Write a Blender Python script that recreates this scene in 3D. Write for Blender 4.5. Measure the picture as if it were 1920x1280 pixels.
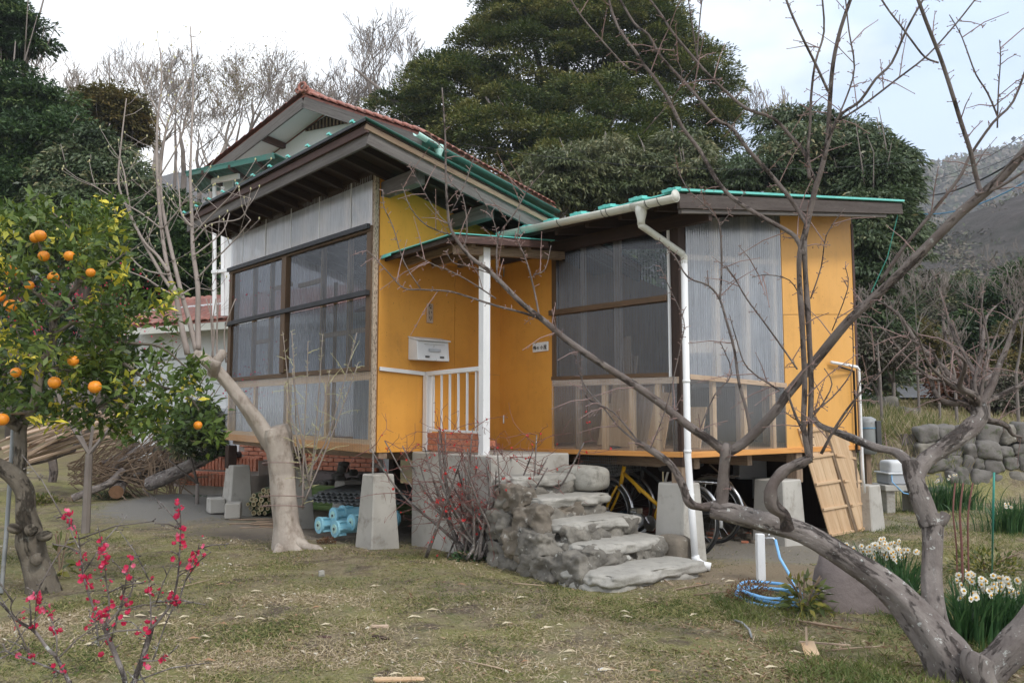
import bpy, math, random
import numpy as np
from mathutils import Vector, Matrix, noise
random.seed(7); RNG = np.random.default_rng(7)
S = bpy.context.scene
for o in list(bpy.data.objects): bpy.data.objects.remove(o)
COL = S.collection
V = Vector; PI = math.pi

# ---------------------------------------------------------------- camera, sky, sun, exposure
FPX = 1557.0; PITCH = 0.0908; EYE = 1.30
cam = bpy.data.objects.new('camera', bpy.data.cameras.new('camera')); COL.objects.link(cam)
cam.location = (0, 0, EYE); cam.rotation_euler = (PI/2 + PITCH, 0, 0)
cam.data.sensor_width = 36; cam.data.lens = FPX/1920*36
cam.data.clip_start = .05; cam.data.clip_end = 3000
S.camera = cam

SUN_EL, SUN_AZ = math.radians(46), math.radians(140)      # azimuth from +Y clockwise towards +X
w = bpy.data.worlds.new('World'); S.world = w; w.use_nodes = True
nt = w.node_tree; nt.nodes.clear()
def wn(t, **k):
    n = nt.nodes.new(t)
    for a, b in k.items(): setattr(n, a, b)
    return n
sky = wn('ShaderNodeTexSky', sky_type='NISHITA', sun_disc=False, sun_elevation=SUN_EL, sun_rotation=SUN_AZ, air_density=1.0, dust_density=1.5)
skm = wn('ShaderNodeVectorMath', operation='SCALE'); skm.inputs['Scale'].default_value = .11
nt.links.new(sky.outputs[0], skm.inputs[0])
tc = wn('ShaderNodeTexCoord')
mp = wn('ShaderNodeMapping'); mp.inputs['Scale'].default_value = (1.0, 1.0, 2.2); mp.inputs['Location'].default_value = (.35, .1, .2)
nz = wn('ShaderNodeTexNoise'); nz.inputs['Scale'].default_value = 1.7; nz.inputs['Detail'].default_value = 7; nz.inputs['Roughness'].default_value = .52
nt.links.new(tc.outputs['Generated'], mp.inputs[0]); nt.links.new(mp.outputs[0], nz.inputs['Vector'])
cr = wn('ShaderNodeValToRGB')
cr.color_ramp.elements[0].position = .36; cr.color_ramp.elements[0].color = (.56, .68, .88, 1)
cr.color_ramp.elements[1].position = .62; cr.color_ramp.elements[1].color = (1.12, 1.13, 1.15, 1)
e = cr.color_ramp.elements.new(.49); e.color = (.90, .94, 1.0, 1)
nt.links.new(nz.outputs[0], cr.inputs[0])
nz2 = wn('ShaderNodeTexNoise'); nz2.inputs['Scale'].default_value = 2.3; nz2.inputs['Detail'].default_value = 5
nt.links.new(mp.outputs[0], nz2.inputs['Vector'])
mr = wn('ShaderNodeMapRange'); mr.inputs[1].default_value = .36; mr.inputs[2].default_value = .5; mr.inputs[3].default_value = .72; mr.inputs[4].default_value = 1
nt.links.new(nz2.outputs[0], mr.inputs[0])
mx = wn('ShaderNodeMixRGB'); nt.links.new(mr.outputs[0], mx.inputs[0]); nt.links.new(skm.outputs[0], mx.inputs[1]); nt.links.new(cr.outputs[0], mx.inputs[2])
bg = wn('ShaderNodeBackground'); bg.inputs['Strength'].default_value = 1.0
nt.links.new(mx.outputs[0], bg.inputs[0])
wo = wn('ShaderNodeOutputWorld'); nt.links.new(bg.outputs[0], wo.inputs[0])

sun = bpy.data.objects.new('sun', bpy.data.lights.new('sun', 'SUN')); COL.objects.link(sun)
sun.data.energy = 1.5; sun.data.angle = math.radians(12); sun.data.color = (1, .96, .9)
sd = V((math.sin(SUN_AZ)*math.cos(SUN_EL), math.cos(SUN_AZ)*math.cos(SUN_EL), math.sin(SUN_EL)))
sun.rotation_euler = sd.to_track_quat('Z', 'Y').to_euler()

S.view_settings.view_transform = 'Standard'; S.view_settings.look = 'None'
S.view_settings.exposure = 0.58; S.view_settings.gamma = 1; S.view_settings.use_curve_mapping = False
S.render.engine = 'CYCLES'
S.cycles.max_bounces = 8; S.cycles.diffuse_bounces = 3; S.cycles.glossy_bounces = 3
S.cycles.transparent_max_bounces = 24; S.cycles.transmission_bounces = 4

# ---------------------------------------------------------------- measuring
CP, SP = math.cos(PITCH), math.sin(PITCH)
def at(px, py, Y):
    xc, yc = (px-960)/FPX, (640-py)/FPX
    t = Y/(CP - yc*SP)
    return V((xc*t, Y, EYE + t*(SP + yc*CP)))
def gnd(px, py, z=0.0):
    xc, yc = (px-960)/FPX, (640-py)/FPX
    t = (z-EYE)/(SP + yc*CP)
    return V((xc*t, t*(CP - yc*SP), z))
def zpx(x, y, py):
    yc = (640-py)/FPX
    return EYE + y/(CP - yc*SP)*(SP + yc*CP)
DA = V((-.6455, .7638, 0)); DB = V((.7638, .6455, 0)); C1 = V((-1.401, 8.412, 0))
def H(a, b, z=0.0):                                  # point in the yellow house's own frame
    p = C1 + DA*a + DB*b; p.z = z; return p
def HZ(a, b, py):
    p = H(a, b); p.z = zpx(p.x, p.y, py); return p

# ---------------------------------------------------------------- mesh builder
class MB:
    def __init__(s): s.v = []; s.f = []; s.g = []
    def add(s, vs, fs, gs=None):
        n = len(s.v)
        s.v += [tuple(p) for p in vs]
        s.g += [tuple(p) for p in (gs if gs else vs)]
        s.f += [tuple(i+n for i in f) for f in fs]
        return s
    def hexa(s, p, grain=None):                     # 8 points, bottom ring then top ring
        f = [(3,2,1,0),(4,5,6,7),(0,1,5,4),(1,2,6,5),(2,3,7,6),(3,0,4,7)]
        return s.add(p, f, grain)
    def bar(s, p0, p1, w, h, up=(0,0,1), c=(0,0)):  # box along a segment; w sideways, h along 'up'; c shifts (side, up) in units of w, h
        p0, p1 = V(p0), V(p1); d = (p1-p0); L = d.length; d.normalize(); up = V(up)
        sd_ = d.cross(up)
        if sd_.length < 1e-4: sd_ = d.cross(V((1,0,0)))
        sd_.normalize(); u = sd_.cross(d).normalized()
        r = random.random()*50
        q = []; g = []
        for (e, l) in ((p0, 0), (p1, L)):
            for (i, j) in ((-.5,-.5),(.5,-.5),(.5,.5),(-.5,.5)):
                q.append(e + sd_*w*(i+c[0]) + u*h*(j+c[1])); g.append((l+r, w*i+r, h*j))
        return s.hexa(q, g)
    def box(s, c, size, rz=0.0, rx=0.0, ry=0.0):
        M = Matrix.Translation(V(c)) @ Matrix.Rotation(rz, 4, 'Z') @ Matrix.Rotation(ry, 4, 'Y') @ Matrix.Rotation(rx, 4, 'X')
        x, y, z = V(size)/2; r = random.random()*50
        pts = [(-x,-y,-z),(x,-y,-z),(x,y,-z),(-x,y,-z),(-x,-y,z),(x,-y,z),(x,y,z),(-x,y,z)]
        k = max(range(3), key=lambda i: size[i])
        return s.hexa([M @ V(p) for p in pts], [(p[k]+r, p[(k+1)%3]+r, p[(k+2)%3]) for p in pts])
    def slab(s, a, b, c, d, t):                     # quad with thickness t (offset backwards along its normal)
        a, b, c, d = V(a), V(b), V(c), V(d)
        n = (b-a).cross(d-a).normalized()*t
        L1, L2 = (b-a).length, (d-a).length; r = random.random()*50
        g = [(r,0,0),(r,L1,0),(r+L2,L1,0),(r+L2,0,0)]
        return s.hexa([a-n, b-n, c-n, d-n, a, b, c, d], g+[(x,y,t) for x,y,z in g])
    def tube(s, P, R, n=8, cap=True, wob=0.0):
        P = [V(p) for p in P]; m = len(P)
        if not hasattr(R, '__len__'): R = [R]*m
        t = (P[1]-P[0]).normalized(); ref = V((0,0,1)) if abs(t.z) < .9 else V((1,0,0))
        u = t.cross(ref).normalized(); vs = []; gs = []; s_off = random.random()*20; L = random.random()*50
        for i in range(m):
            if i: L += (P[i]-P[i-1]).length
            t = (P[min(i+1, m-1)] - P[max(i-1, 0)]).normalized()
            u = (u - t*u.dot(t)); u = u.normalized() if u.length > 1e-6 else t.orthogonal().normalized()
            v_ = t.cross(u)
            for k in range(n):
                a = 2*PI*k/n; r = R[i]
                if wob: r *= 1 + wob*(noise.noise(V((math.cos(a)*1.3+s_off, math.sin(a)*1.3, L*1.6)))*1.1 + noise.noise(V((math.cos(a)*3.6, math.sin(a)*3.6+s_off, L*4)))*.6 - abs(noise.noise(V((math.cos(a)*8, math.sin(a)*8, L*5+s_off))))*.55)
                vs.append(P[i] + (u*math.cos(a) + v_*math.sin(a))*r); gs.append((L, math.cos(a)*R[i], math.sin(a)*R[i]))
        fs = [(i*n+k, i*n+(k+1)%n, (i+1)*n+(k+1)%n, (i+1)*n+k) for i in range(m-1) for k in range(n)]
        if cap: fs += [tuple(range(n-1, -1, -1)), tuple((m-1)*n+k for k in range(n))]
        return s.add(vs, fs, gs)
    def lathe(s, prof, c=(0,0,0), n=20, axis='Z', a0=0):
        M = {'Z': Matrix.Identity(3), 'X': Matrix.Rotation(PI/2, 3, 'Y'), 'Y': Matrix.Rotation(-PI/2, 3, 'X')}[axis]
        vs = [V(c) + M @ V((r*math.cos(2*PI*k/n+a0), r*math.sin(2*PI*k/n+a0), z)) for r, z in prof for k in range(n)]
        m = len(prof)
        fs = [(i*n+k, i*n+(k+1)%n, (i+1)*n+(k+1)%n, (i+1)*n+k) for i in range(m-1) for k in range(n)]
        fs += [tuple(range(n-1,-1,-1)), tuple((m-1)*n+k for k in range(n))]
        return s.add(vs, fs)
    def torus(s, c, R, r, axis, n=32, m=6, a0=0, a1=2*PI):
        ax = V(axis).normalized(); u = ax.orthogonal().normalized() if abs(ax.z) > .9 else V((0,0,1)).cross(ax).normalized(); w_ = ax.cross(u)
        full = abs(a1-a0-2*PI) < 1e-6; k = n if full else n+1
        vs = []
        for i in range(k):
            a = a0+(a1-a0)*i/n; d = u*math.cos(a)+w_*math.sin(a)
            for j in range(m):
                b = 2*PI*j/m; vs.append(V(c)+d*(R+r*math.cos(b))+ax*r*math.sin(b))
        fs = [(i*m+j, ((i+1)%k)*m+j, ((i+1)%k)*m+(j+1)%m, i*m+(j+1)%m) for i in range(n) for j in range(m)]
        return s.add(vs, fs)
    def build(s, name, mat, parent=None, **k): return obj(name, mesh_of(s, name, mat, parent, k.pop('smooth', False)), parent, **k)

def wloc(o):
    p = V((0,0,0))
    while o is not None: p = p + o.location; o = o.parent
    return p
def mesh_of(mb, name, mat, parent=None, smooth=False):
    me = bpy.data.meshes.new(name)
    off = wloc(parent)
    vs = [tuple(V(p)-off) for p in mb.v] if off.length > 0 else mb.v
    me.from_pydata(vs, [], mb.f)
    at_ = me.attributes.new('gc', 'FLOAT_VECTOR', 'POINT')
    at_.data.foreach_set('vector', np.array(mb.g, dtype=np.float32).ravel())
    me.materials.append(M[mat] if isinstance(mat, str) else mat)
    if smooth: me.polygons.foreach_set('use_smooth', [True]*len(me.polygons))
    me.update(); return me
def obj(name, me, parent=None, label=None, cat=None, group=None, kind=None, bevel=0, mtx=None, subd=0):
    o = bpy.data.objects.new(name, me); COL.objects.link(o)
    if parent is not None: o.parent = parent
    if mtx is not None: o.matrix_local = mtx
    if label: o['label'] = label
    if cat: o['category'] = cat
    if group: o['group'] = group
    if kind: o['kind'] = kind
    if bevel:
        m = o.modifiers.new('bevel', 'BEVEL'); m.width = bevel; m.segments = 1; m.limit_method = 'ANGLE'
    if subd:
        m = o.modifiers.new('sub', 'SUBSURF'); m.levels = subd; m.render_levels = subd
    return o
def thing(name, label, cat, loc=(0,0,0), group=None):
    o = bpy.data.objects.new(name, None); COL.objects.link(o); o.location = loc; o.empty_display_size = .1
    o['label'] = label; o['category'] = cat
    if group: o['group'] = group
    return o
def kids(o): return [c for c in bpy.data.objects if c.parent == o]
def copy_tree(o, parent=None):
    c = o.copy(); COL.objects.link(c); c.parent = parent
    for ch in kids(o): copy_tree(ch, c)
    return c

# numpy mesh for foliage and litter
def np_mesh(name, verts, faces, mat, rnd=None, parent=None, smooth=False):
    me = bpy.data.meshes.new(name)
    off = wloc(parent)
    verts = verts - np.array(off, dtype=float)
    nv, nf, k = len(verts), len(faces), faces.shape[1]
    me.vertices.add(nv); me.vertices.foreach_set('co', verts.astype(np.float32).ravel())
    me.loops.add(nf*k); me.loops.foreach_set('vertex_index', faces.astype(np.int32).ravel())
    me.polygons.add(nf); me.polygons.foreach_set('loop_start', np.arange(0, nf*k, k, dtype=np.int32))
    me.update(calc_edges=True)
    if rnd is not None:
        a = me.attributes.new('rnd', 'FLOAT', 'FACE'); a.data.foreach_set('value', rnd.astype(np.float32))
    me.materials.append(M[mat]); me.validate(); return me

def leaves(pos, nrm, dirn, L, W, rnd, fold=.18):
    """rhombic leaves: pos (n,3) base, dirn length axis, nrm normal"""
    dirn = dirn/np.linalg.norm(dirn, axis=1, keepdims=True)
    side = np.cross(dirn, nrm); side /= (np.linalg.norm(side, axis=1, keepdims=True)+1e-9)
    nn = np.cross(side, dirn)
    L = L.reshape(-1,1); W = W.reshape(-1,1)
    p0 = pos; p2 = pos+dirn*L - nn*L*.12
    p1 = pos+dirn*L*.45+side*W*.5+nn*W*fold; p3 = pos+dirn*L*.45-side*W*.5+nn*W*fold
    v = np.stack([p0,p1,p2,p3], 1).reshape(-1,3)
    n = len(pos); f = np.arange(4*n).reshape(n,4)
    return v, f, rnd
def unit(n, rng=RNG):
    d = rng.normal(size=(n,3)); return d/np.linalg.norm(d, axis=1, keepdims=True)

# ---------------------------------------------------------------- materials
M = {}
def newmat(name):
    m = bpy.data.materials.new(name); m.use_nodes = True; m.node_tree.nodes.clear(); M[name] = m; return m
def N(m, t, ins=None, **k):
    n = m.node_tree.nodes.new(t)
    for a, b in k.items(): setattr(n, a, b)
    for a, b in (ins or {}).items():
        if hasattr(b, 'is_linked') or isinstance(b, bpy.types.NodeSocket): m.node_tree.links.new(b, n.inputs[a])
        else: n.inputs[a].default_value = b
    return n
def c4(c): return (c[0], c[1], c[2], 1)
def coords(m, src='obj', scale=(1,1,1)):
    if src == 'gc': o = N(m, 'ShaderNodeAttribute', attribute_name='gc').outputs['Vector']
    elif src == 'world': o = N(m, 'ShaderNodeNewGeometry').outputs['Position']
    else: o = N(m, 'ShaderNodeTexCoord').outputs['Object']
    return N(m, 'ShaderNodeMapping', {0: o, 'Scale': scale}).outputs[0]
def nois(m, vec, scale, detail=6, rough=.6): return N(m, 'ShaderNodeTexNoise', {'Vector': vec, 'Scale': scale, 'Detail': detail, 'Roughness': rough}).outputs[0]
def rng_(m, x, a, b, c=0, d=1): return N(m, 'ShaderNodeMapRange', {0: x, 1: a, 2: b, 3: c, 4: d}).outputs[0]
def mixc(m, f, a, b, mode='MIX'):
    n = N(m, 'ShaderNodeMixRGB', blend_type=mode)
    for i, x in ((0, f), (1, a), (2, b)):
        if isinstance(x, bpy.types.NodeSocket): m.node_tree.links.new(x, n.inputs[i])
        else: n.inputs[i].default_value = c4(x) if i else x
    return n.outputs[0]
def finish(m, col, rough=.7, h=None, bs=.3, bd=.01, metal=0, spec=.5, trans=0):
    ins = {'Roughness': rough, 'Metallic': metal, 'Specular IOR Level': spec}
    p = N(m, 'ShaderNodeBsdfPrincipled', ins)
    if isinstance(col, bpy.types.NodeSocket): m.node_tree.links.new(col, p.inputs['Base Color'])
    else: p.inputs['Base Color'].default_value = c4(col)
    if h is not None:
        b = N(m, 'ShaderNodeBump', {'Strength': bs, 'Distance': bd, 'Height': h}); m.node_tree.links.new(b.outputs[0], p.inputs['Normal'])
    out = p.outputs[0]
    if trans:
        t = N(m, 'ShaderNodeBsdfTranslucent')
        if isinstance(col, bpy.types.NodeSocket): m.node_tree.links.new(col, t.inputs[0])
        else: t.inputs[0].default_value = c4(col)
        out = N(m, 'ShaderNodeMixShader', {0: trans, 1: out, 2: t.outputs[0]}).outputs[0]
    N(m, 'ShaderNodeOutputMaterial', {0: out})
    return m
def mottled(name, c1, c2, scale=3, c3=None, s3=20, t3=(.55,.7), rough=.75, bs=.3, bscale=30, bd=.01, src='obj', stretch=(1,1,1), lo=.35, hi=.65, spec=.4, metal=0, trans=0):
    m = newmat(name); v = coords(m, src, stretch)
    col = mixc(m, rng_(m, nois(m, v, scale), lo, hi), c1, c2)
    if c3: col = mixc(m, rng_(m, nois(m, v, s3, 8, .65), t3[0], t3[1]), col, c3)
    return finish(m, col, rough, nois(m, v, bscale, 8, .7) if bs else None, bs, bd, metal, spec, trans)
def leafmat(name, ramp, trans=.3, rough=.45):
    m = newmat(name); a = N(m, 'ShaderNodeAttribute', attribute_name='rnd').outputs['Fac']
    r = N(m, 'ShaderNodeValToRGB', {0: a}); el = r.color_ramp.elements
    el[0].position, el[0].color = ramp[0][0], c4(ramp[0][1]); el[1].position, el[1].color = ramp[-1][0], c4(ramp[-1][1])
    for p, c in ramp[1:-1]: x = el.new(p); x.color = c4(c)
    return finish(m, r.outputs[0], rough, None, spec=.35, trans=trans)

# painted board: warm ochre with faint dirt streaks and stains
def paintboard(name, c1, c2):
    m = newmat(name); v = coords(m, 'world')
    col = mixc(m, rng_(m, nois(m, v, 1.3, 4), .35, .7), c1, c2)
    vs = coords(m, 'world', (9, 9, .7))
    col = mixc(m, rng_(m, nois(m, vs, 1.6, 6), .55, .8, 0, .3), col, tuple(x*.62 for x in c1))
    col = mixc(m, rng_(m, nois(m, v, 2.6, 9, .7), .50, .70, 0, .45), col, tuple(x*.78+.02 for x in c2))
    col = mixc(m, rng_(m, nois(m, coords(m, 'world', (1,1,.4)), 5.5, 9, .75), .60, .72, 0, .35), col, tuple(x*.5+.01 for x in c2))
    col = mixc(m, rng_(m, nois(m, v, 60, 2), .70, .74, 0, .8), col, (.12, .06, .02))
    return finish(m, col, .55, nois(m, v, 140, 5), .12, .004, spec=.35)
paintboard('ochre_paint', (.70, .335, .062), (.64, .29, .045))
paintboard('ochre_yellow_lifted', (.88, .42, .06), (.82, .38, .045))  # yellower upper boards; base colour brightened to make up for the eave's shade
paintboard('ochre_side', (.72, .385, .11), (.67, .345, .085))
mottled('weathered_wood', (.105,.093,.087), (.165,.15,.14), 2.5, (.05,.032,.027), 14, (.56,.70), .8, .6, 26, .004, 'gc', (.8,14,14))
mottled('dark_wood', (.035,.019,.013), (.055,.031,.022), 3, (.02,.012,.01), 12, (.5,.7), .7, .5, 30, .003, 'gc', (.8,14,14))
mottled('maroon_wood', (.075,.035,.028), (.11,.062,.05), 3, (.05,.03,.028), 9, (.45,.62), .7, .5, 30, .003, 'gc', (.8,14,14))
mottled('brown_frame', (.11,.065,.035), (.15,.09,.05), 3, (.06,.04,.025), 10, (.5,.7), .6, .4, 30, .003, 'gc', (.8,14,14))
mottled('black_frame', (.02,.02,.022), (.035,.035,.04), 3, rough=.5, bs=.1)
mottled('new_wood', (.55,.36,.20), (.66,.46,.28), 2.5, (.40,.22,.10), 10, (.56,.72), .65, .3, 30, .002, 'gc', (.8,12,12))
mottled('orange_wood', (.60,.26,.07), (.70,.34,.10), 2.5, (.45,.18,.05), 10, (.56,.75), .6, .25, 30, .002, 'gc', (.8,12,12))
mottled('panel_wood', (.50,.33,.19), (.62,.45,.29), 2.2, (.28,.14,.06), 7, (.56,.74), .7, .4, 24, .003, 'gc', (.5,7,7))
mottled('old_wood', (.22,.15,.10), (.32,.24,.17), 2.5, (.12,.08,.06), 9, (.5,.68), .85, .6, 26, .004, 'gc', (.8,10,10))
mottled('plank_pale', (.42,.30,.21), (.52,.40,.30), 2.5, (.22,.15,.11), 9, (.52,.7), .85, .5, 26, .004, 'gc', (.8,10,10))
mottled('plywood', (.36,.20,.10), (.44,.26,.14), 2, (.2,.1,.05), 6, (.55,.7), .75, .2, 30, .002, 'gc', (.6,6,6))
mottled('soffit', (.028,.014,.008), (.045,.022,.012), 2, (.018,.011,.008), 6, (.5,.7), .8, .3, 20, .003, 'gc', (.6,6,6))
mottled('weathered_dark', (.060,.045,.040), (.095,.078,.070), 2.5, (.035,.024,.02), 14, (.54,.68), .8, .6, 26, .004, 'gc', (.8,14,14))
mottled('white_paint', (.80,.80,.80), (.72,.73,.735), 3, (.42,.38,.33), 15, (.62,.78), .45, .2, 20, .002, 'gc', (1,5,5))
mottled('white_wall', (.74,.75,.76), (.68,.70,.70), 1.2, (.5,.5,.47), 5, (.6,.8), .8, .15, 40, .002)
mottled('cream_pipe', (.62,.62,.56), (.54,.54,.48), 3, (.35,.33,.28), 14, (.6,.75), .4, .1, 20, .001)
mottled('turquoise', (.12,.52,.46), (.16,.60,.54), 3, (.30,.55,.48), 12, (.6,.75), .4, .05, 20, .001)
mottled('pale_turquoise', (.40,.66,.60), (.5,.72,.66), 4, (.3,.42,.38), 14, (.55,.7), .45, .1, 20, .001)
mottled('green_tin', (.035,.13,.105), (.05,.17,.14), 2, (.08,.12,.10), 9, (.55,.7), .5, .1, 20, .001)
mottled('roof_tile', (.30,.105,.075), (.38,.16,.12), 6, (.16,.09,.08), 16, (.5,.66), .6, .3, 40, .003, 'world')
mottled('roof_tile_pale', (.40,.20,.16), (.34,.14,.11), 6, (.20,.13,.11), 16, (.5,.66), .6, .3, 40, .003, 'world')
mottled('brick', (.52,.20,.12), (.44,.16,.09), 5, (.58,.33,.24), 14, (.52,.66), .8, .5, 60, .003, 'world')
mottled('mortar', (.40,.37,.33), (.48,.44,.40), 8, rough=.9, bs=.4, bscale=80, bd=.003)
mottled('concrete', (.37,.35,.315), (.46,.44,.40), 2.6, (.24,.215,.18), 6, (.53,.72), .85, .25, 90, .004, 'world')
mottled('concrete_tread', (.40,.38,.34), (.31,.295,.265), 5, (.26,.25,.22), 16, (.52,.7), .9, .6, 45, .012, 'world')
mottled('rock_grey', (.25,.23,.195), (.12,.11,.095), 4, (.46,.45,.41), 11, (.615,.65), .9, .9, 14, .03, 'world')
mottled('rock_brown', (.22,.185,.145), (.14,.12,.095), 4, (.42,.40,.36), 13, (.58,.68), .9, .8, 16, .025, 'world')
mottled('rock_light', (.40,.385,.34), (.30,.285,.25), 4, (.2,.19,.165), 12, (.52,.66), .9, .7, 18, .02, 'world')
mottled('boulder', (.155,.125,.115), (.21,.175,.165), 3.5, (.46,.45,.43), 9, (.655,.68), .9, .9, 20, .015, 'world')
mottled('wall_stone', (.12,.11,.10), (.20,.185,.17), 3, (.09,.10,.06), 9, (.52,.66), .9, .8, 16, .02, 'world')
def bark(name, c1, c2, dark, lich, lt=(.60,.635), st=(.35,1,1), fs=60, amt=.85):
    m = newmat(name); v = coords(m, 'gc', st); vw = coords(m, 'world')
    n_ = nois(m, v, fs*.5, 10, .72); n3_ = nois(m, v, fs*.16, 6, .6)
    col = mixc(m, rng_(m, nois(m, vw, 7, 8, .65), .36, .64), c1, c2)
    crack = rng_(m, N(m, 'ShaderNodeMath', {0: n_, 1: n3_}, operation='ADD').outputs[0], .80, .93, 1, 0)
    col = mixc(m, N(m, 'ShaderNodeMath', {0: crack, 1: .75}, operation='MULTIPLY').outputs[0], col, dark)
    lf = rng_(m, nois(m, vw, 26, 8, .68), lt[0], lt[1], 0, amt)
    col = mixc(m, lf, col, lich)
    hgt = N(m, 'ShaderNodeMath', {0: n_, 1: crack}, operation='SUBTRACT').outputs[0]
    return finish(m, col, .9, hgt, 1.0, .02, spec=.2)
bark('bark_plum', (.15,.125,.115), (.26,.23,.21), (.055,.042,.037), (.52,.53,.50), (.60,.635))
bark('bark_plum_dark', (.125,.10,.09), (.205,.175,.158), (.055,.04,.035), (.36,.36,.33), (.63,.67), (.4,1,1), 70, .7)
mottled('twig', (.22,.14,.125), (.30,.21,.19), 5, rough=.8, bs=.2, bscale=40, bd=.002, src='gc')
mottled('bark_shoot', (.27,.225,.20), (.34,.29,.26), 6, rough=.8, bs=0)
mottled('bark_magnolia', (.44,.385,.33), (.33,.28,.24), 6, (.20,.155,.12), 9, (.50,.68), .85, .7, 22, .014, 'world', (1,1,.6))
bark('bark_citrus', (.12,.10,.08), (.19,.165,.13), (.05,.04,.03), (.27,.27,.23), (.58,.66), (.4,1,1), 45, .6)
mottled('bark_far', (.16,.135,.12), (.22,.19,.17), 2, rough=.9, bs=0)
mottled('bark_pale', (.32,.28,.25), (.26,.22,.195), 2, rough=.9, bs=0)
mottled('cut_wood', (.27,.15,.085), (.20,.11,.06), 12, (.16,.09,.05), 24, (.55,.7), .8, .3, 40, .002)
mottled('bamboo', (.10,.17,.05), (.16,.22,.08), 5, (.24,.24,.12), 14, (.55,.7), .45, .1, 30, .001)
mottled('bamboo_cut', (.66,.58,.38), (.58,.48,.28), 14, rough=.7, bs=.2)
mottled('blue_plastic', (.25,.55,.68), (.32,.62,.74), 4, (.2,.36,.42), 13, (.6,.72), .4, .1, 20, .001)
mottled('hose_blue', (.20,.46,.78), (.25,.52,.84), 4, rough=.35, bs=0)
mottled('black_rubber', (.018,.018,.018), (.03,.03,.03), 8, rough=.7, bs=.2)
mottled('steel', (.5,.5,.5), (.42,.42,.42), 8, (.25,.2,.15), 20, (.6,.75), .3, .1, 30, .001, metal=1)
mottled('bike_yellow', (.68,.37,.02), (.74,.42,.03), 6, (.35,.17,.03), 26, (.66,.74), .3, 0)
mottled('grey_metal', (.30,.31,.31), (.25,.26,.26), 4, (.16,.14,.12), 13, (.58,.72), .5, .15, 30, .001)
mottled('dark_metal', (.05,.05,.052), (.08,.08,.08), 4, rough=.5, bs=.1)
mottled('shiny_sheet', (.10,.11,.11), (.16,.17,.17), 4, (.05,.05,.05), 8, (.5,.7), .3, .1, 20, .002)
mottled('blue_tub', (.03,.08,.16), (.04,.10,.19), 4, rough=.5, bs=.1)
mottled('red_bag', (.14,.035,.02), (.10,.03,.02), 6, rough=.8, bs=.4)
mottled('ink', (.03,.025,.02), (.05,.04,.03), 8, rough=.7, bs=0)
mottled('cloth_pale', (.45,.47,.5), (.38,.40,.43), 2, rough=.9, bs=.2)
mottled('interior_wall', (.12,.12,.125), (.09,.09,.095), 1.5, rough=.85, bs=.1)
mottled('asphalt', (.13,.135,.145), (.17,.175,.185), 1.5, (.10,.10,.105), 9, (.5,.7), .9, .3, 60, .004)
mottled('cable', (.02,.02,.022), (.03,.03,.03), 8, rough=.5, bs=0)
mottled('cable_blue', (.10,.30,.5), (.12,.34,.55), 8, rough=.5, bs=0)
mottled('cable_green', (.04,.25,.2), (.05,.3,.24), 8, rough=.5, bs=0)
mottled('orange_peel', (.80,.24,.012), (.86,.32,.02), 8, (.7,.2,.01), 30, (.5,.7), .4, .5, 170, .002, spec=.5)
mottled('litter_pale', (.55,.48,.34), (.45,.38,.26), 30, rough=.8, bs=0)
mottled('litter_brown', (.33,.20,.11), (.25,.14,.08), 30, rough=.8, bs=0)
mottled('petal_pink', (.55,.018,.07), (.64,.05,.13), 40, rough=.6, bs=0, trans=.35)
mottled('petal_light', (.72,.10,.20), (.78,.22,.32), 60, rough=.6, bs=0, trans=.35)
mottled('petal_red', (.60,.03,.03), (.66,.06,.06), 30, rough=.6, bs=0, trans=.3)
mottled('petal_white', (.86,.86,.80), (.8,.8,.72), 30, rough=.6, bs=0, trans=.3)
mottled('cup_yellow', (.80,.42,.02), (.85,.5,.04), 30, rough=.6, bs=0, trans=.2)
mottled('bud', (.55,.52,.30), (.45,.42,.22), 20, rough=.7, bs=0)
mottled('plastic_white', (.70,.71,.72), (.64,.65,.66), 3, (.4,.4,.38), 14, (.62,.76), .4, .05)

def glaze(name, tint, milky, milk=(.75,.8,.86), refl=.16, rough=.18, dirt=.25):
    m = newmat(name); v = coords(m, 'world')
    d = N(m, 'ShaderNodeBsdfDiffuse', {0: c4(milk)}); t2 = N(m, 'ShaderNodeBsdfTranslucent', {0: c4(milk)})
    dm = N(m, 'ShaderNodeMixShader', {0: .5, 1: d.outputs[0], 2: t2.outputs[0]})
    tr = N(m, 'ShaderNodeBsdfTransparent', {0: c4(tint)})
    vs = N(m, 'ShaderNodeMapping', {0: v, 'Scale': (1,1,.045)}).outputs[0]
    st_ = rng_(m, nois(m, vs, 26, 5, .8), .34, .68, .78, 1.25)
    f0 = rng_(m, nois(m, v, 2.0, 6), .3, .75, milky*(1-dirt), milky*(1+dirt))
    f = N(m, 'ShaderNodeMath', {0: f0, 1: st_}, operation='MULTIPLY', use_clamp=True).outputs[0]
    m1 = N(m, 'ShaderNodeMixShader', {0: f, 1: tr.outputs[0], 2: dm.outputs[0]})
    g = N(m, 'ShaderNodeBsdfGlossy', {0: (1,1,1,1), 'Roughness': rough})
    lw = N(m, 'ShaderNodeLayerWeight', {0: .35})
    ff = rng_(m, lw.outputs['Facing'], 0, 1, refl, min(1, refl*3.6))
    m2 = N(m, 'ShaderNodeMixShader', {0: ff, 1: m1.outputs[0], 2: g.outputs[0]})
    N(m, 'ShaderNodeOutputMaterial', {0: m2.outputs[0]}); return m
glaze('sheet_milky', (.86,.89,.94), .56, (.92,.94,.98), refl=.10)
glaze('sheet_grey', (.42,.45,.50), .045, (.36,.42,.50), refl=.06, rough=.10)
glaze('sheet_clear', (.90,.91,.92), .10, (.7,.72,.74), refl=.06, rough=.12)
glaze('sheet_blue', (.66,.72,.80), .34, (.76,.84,.96), refl=.10, rough=.15)
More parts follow.
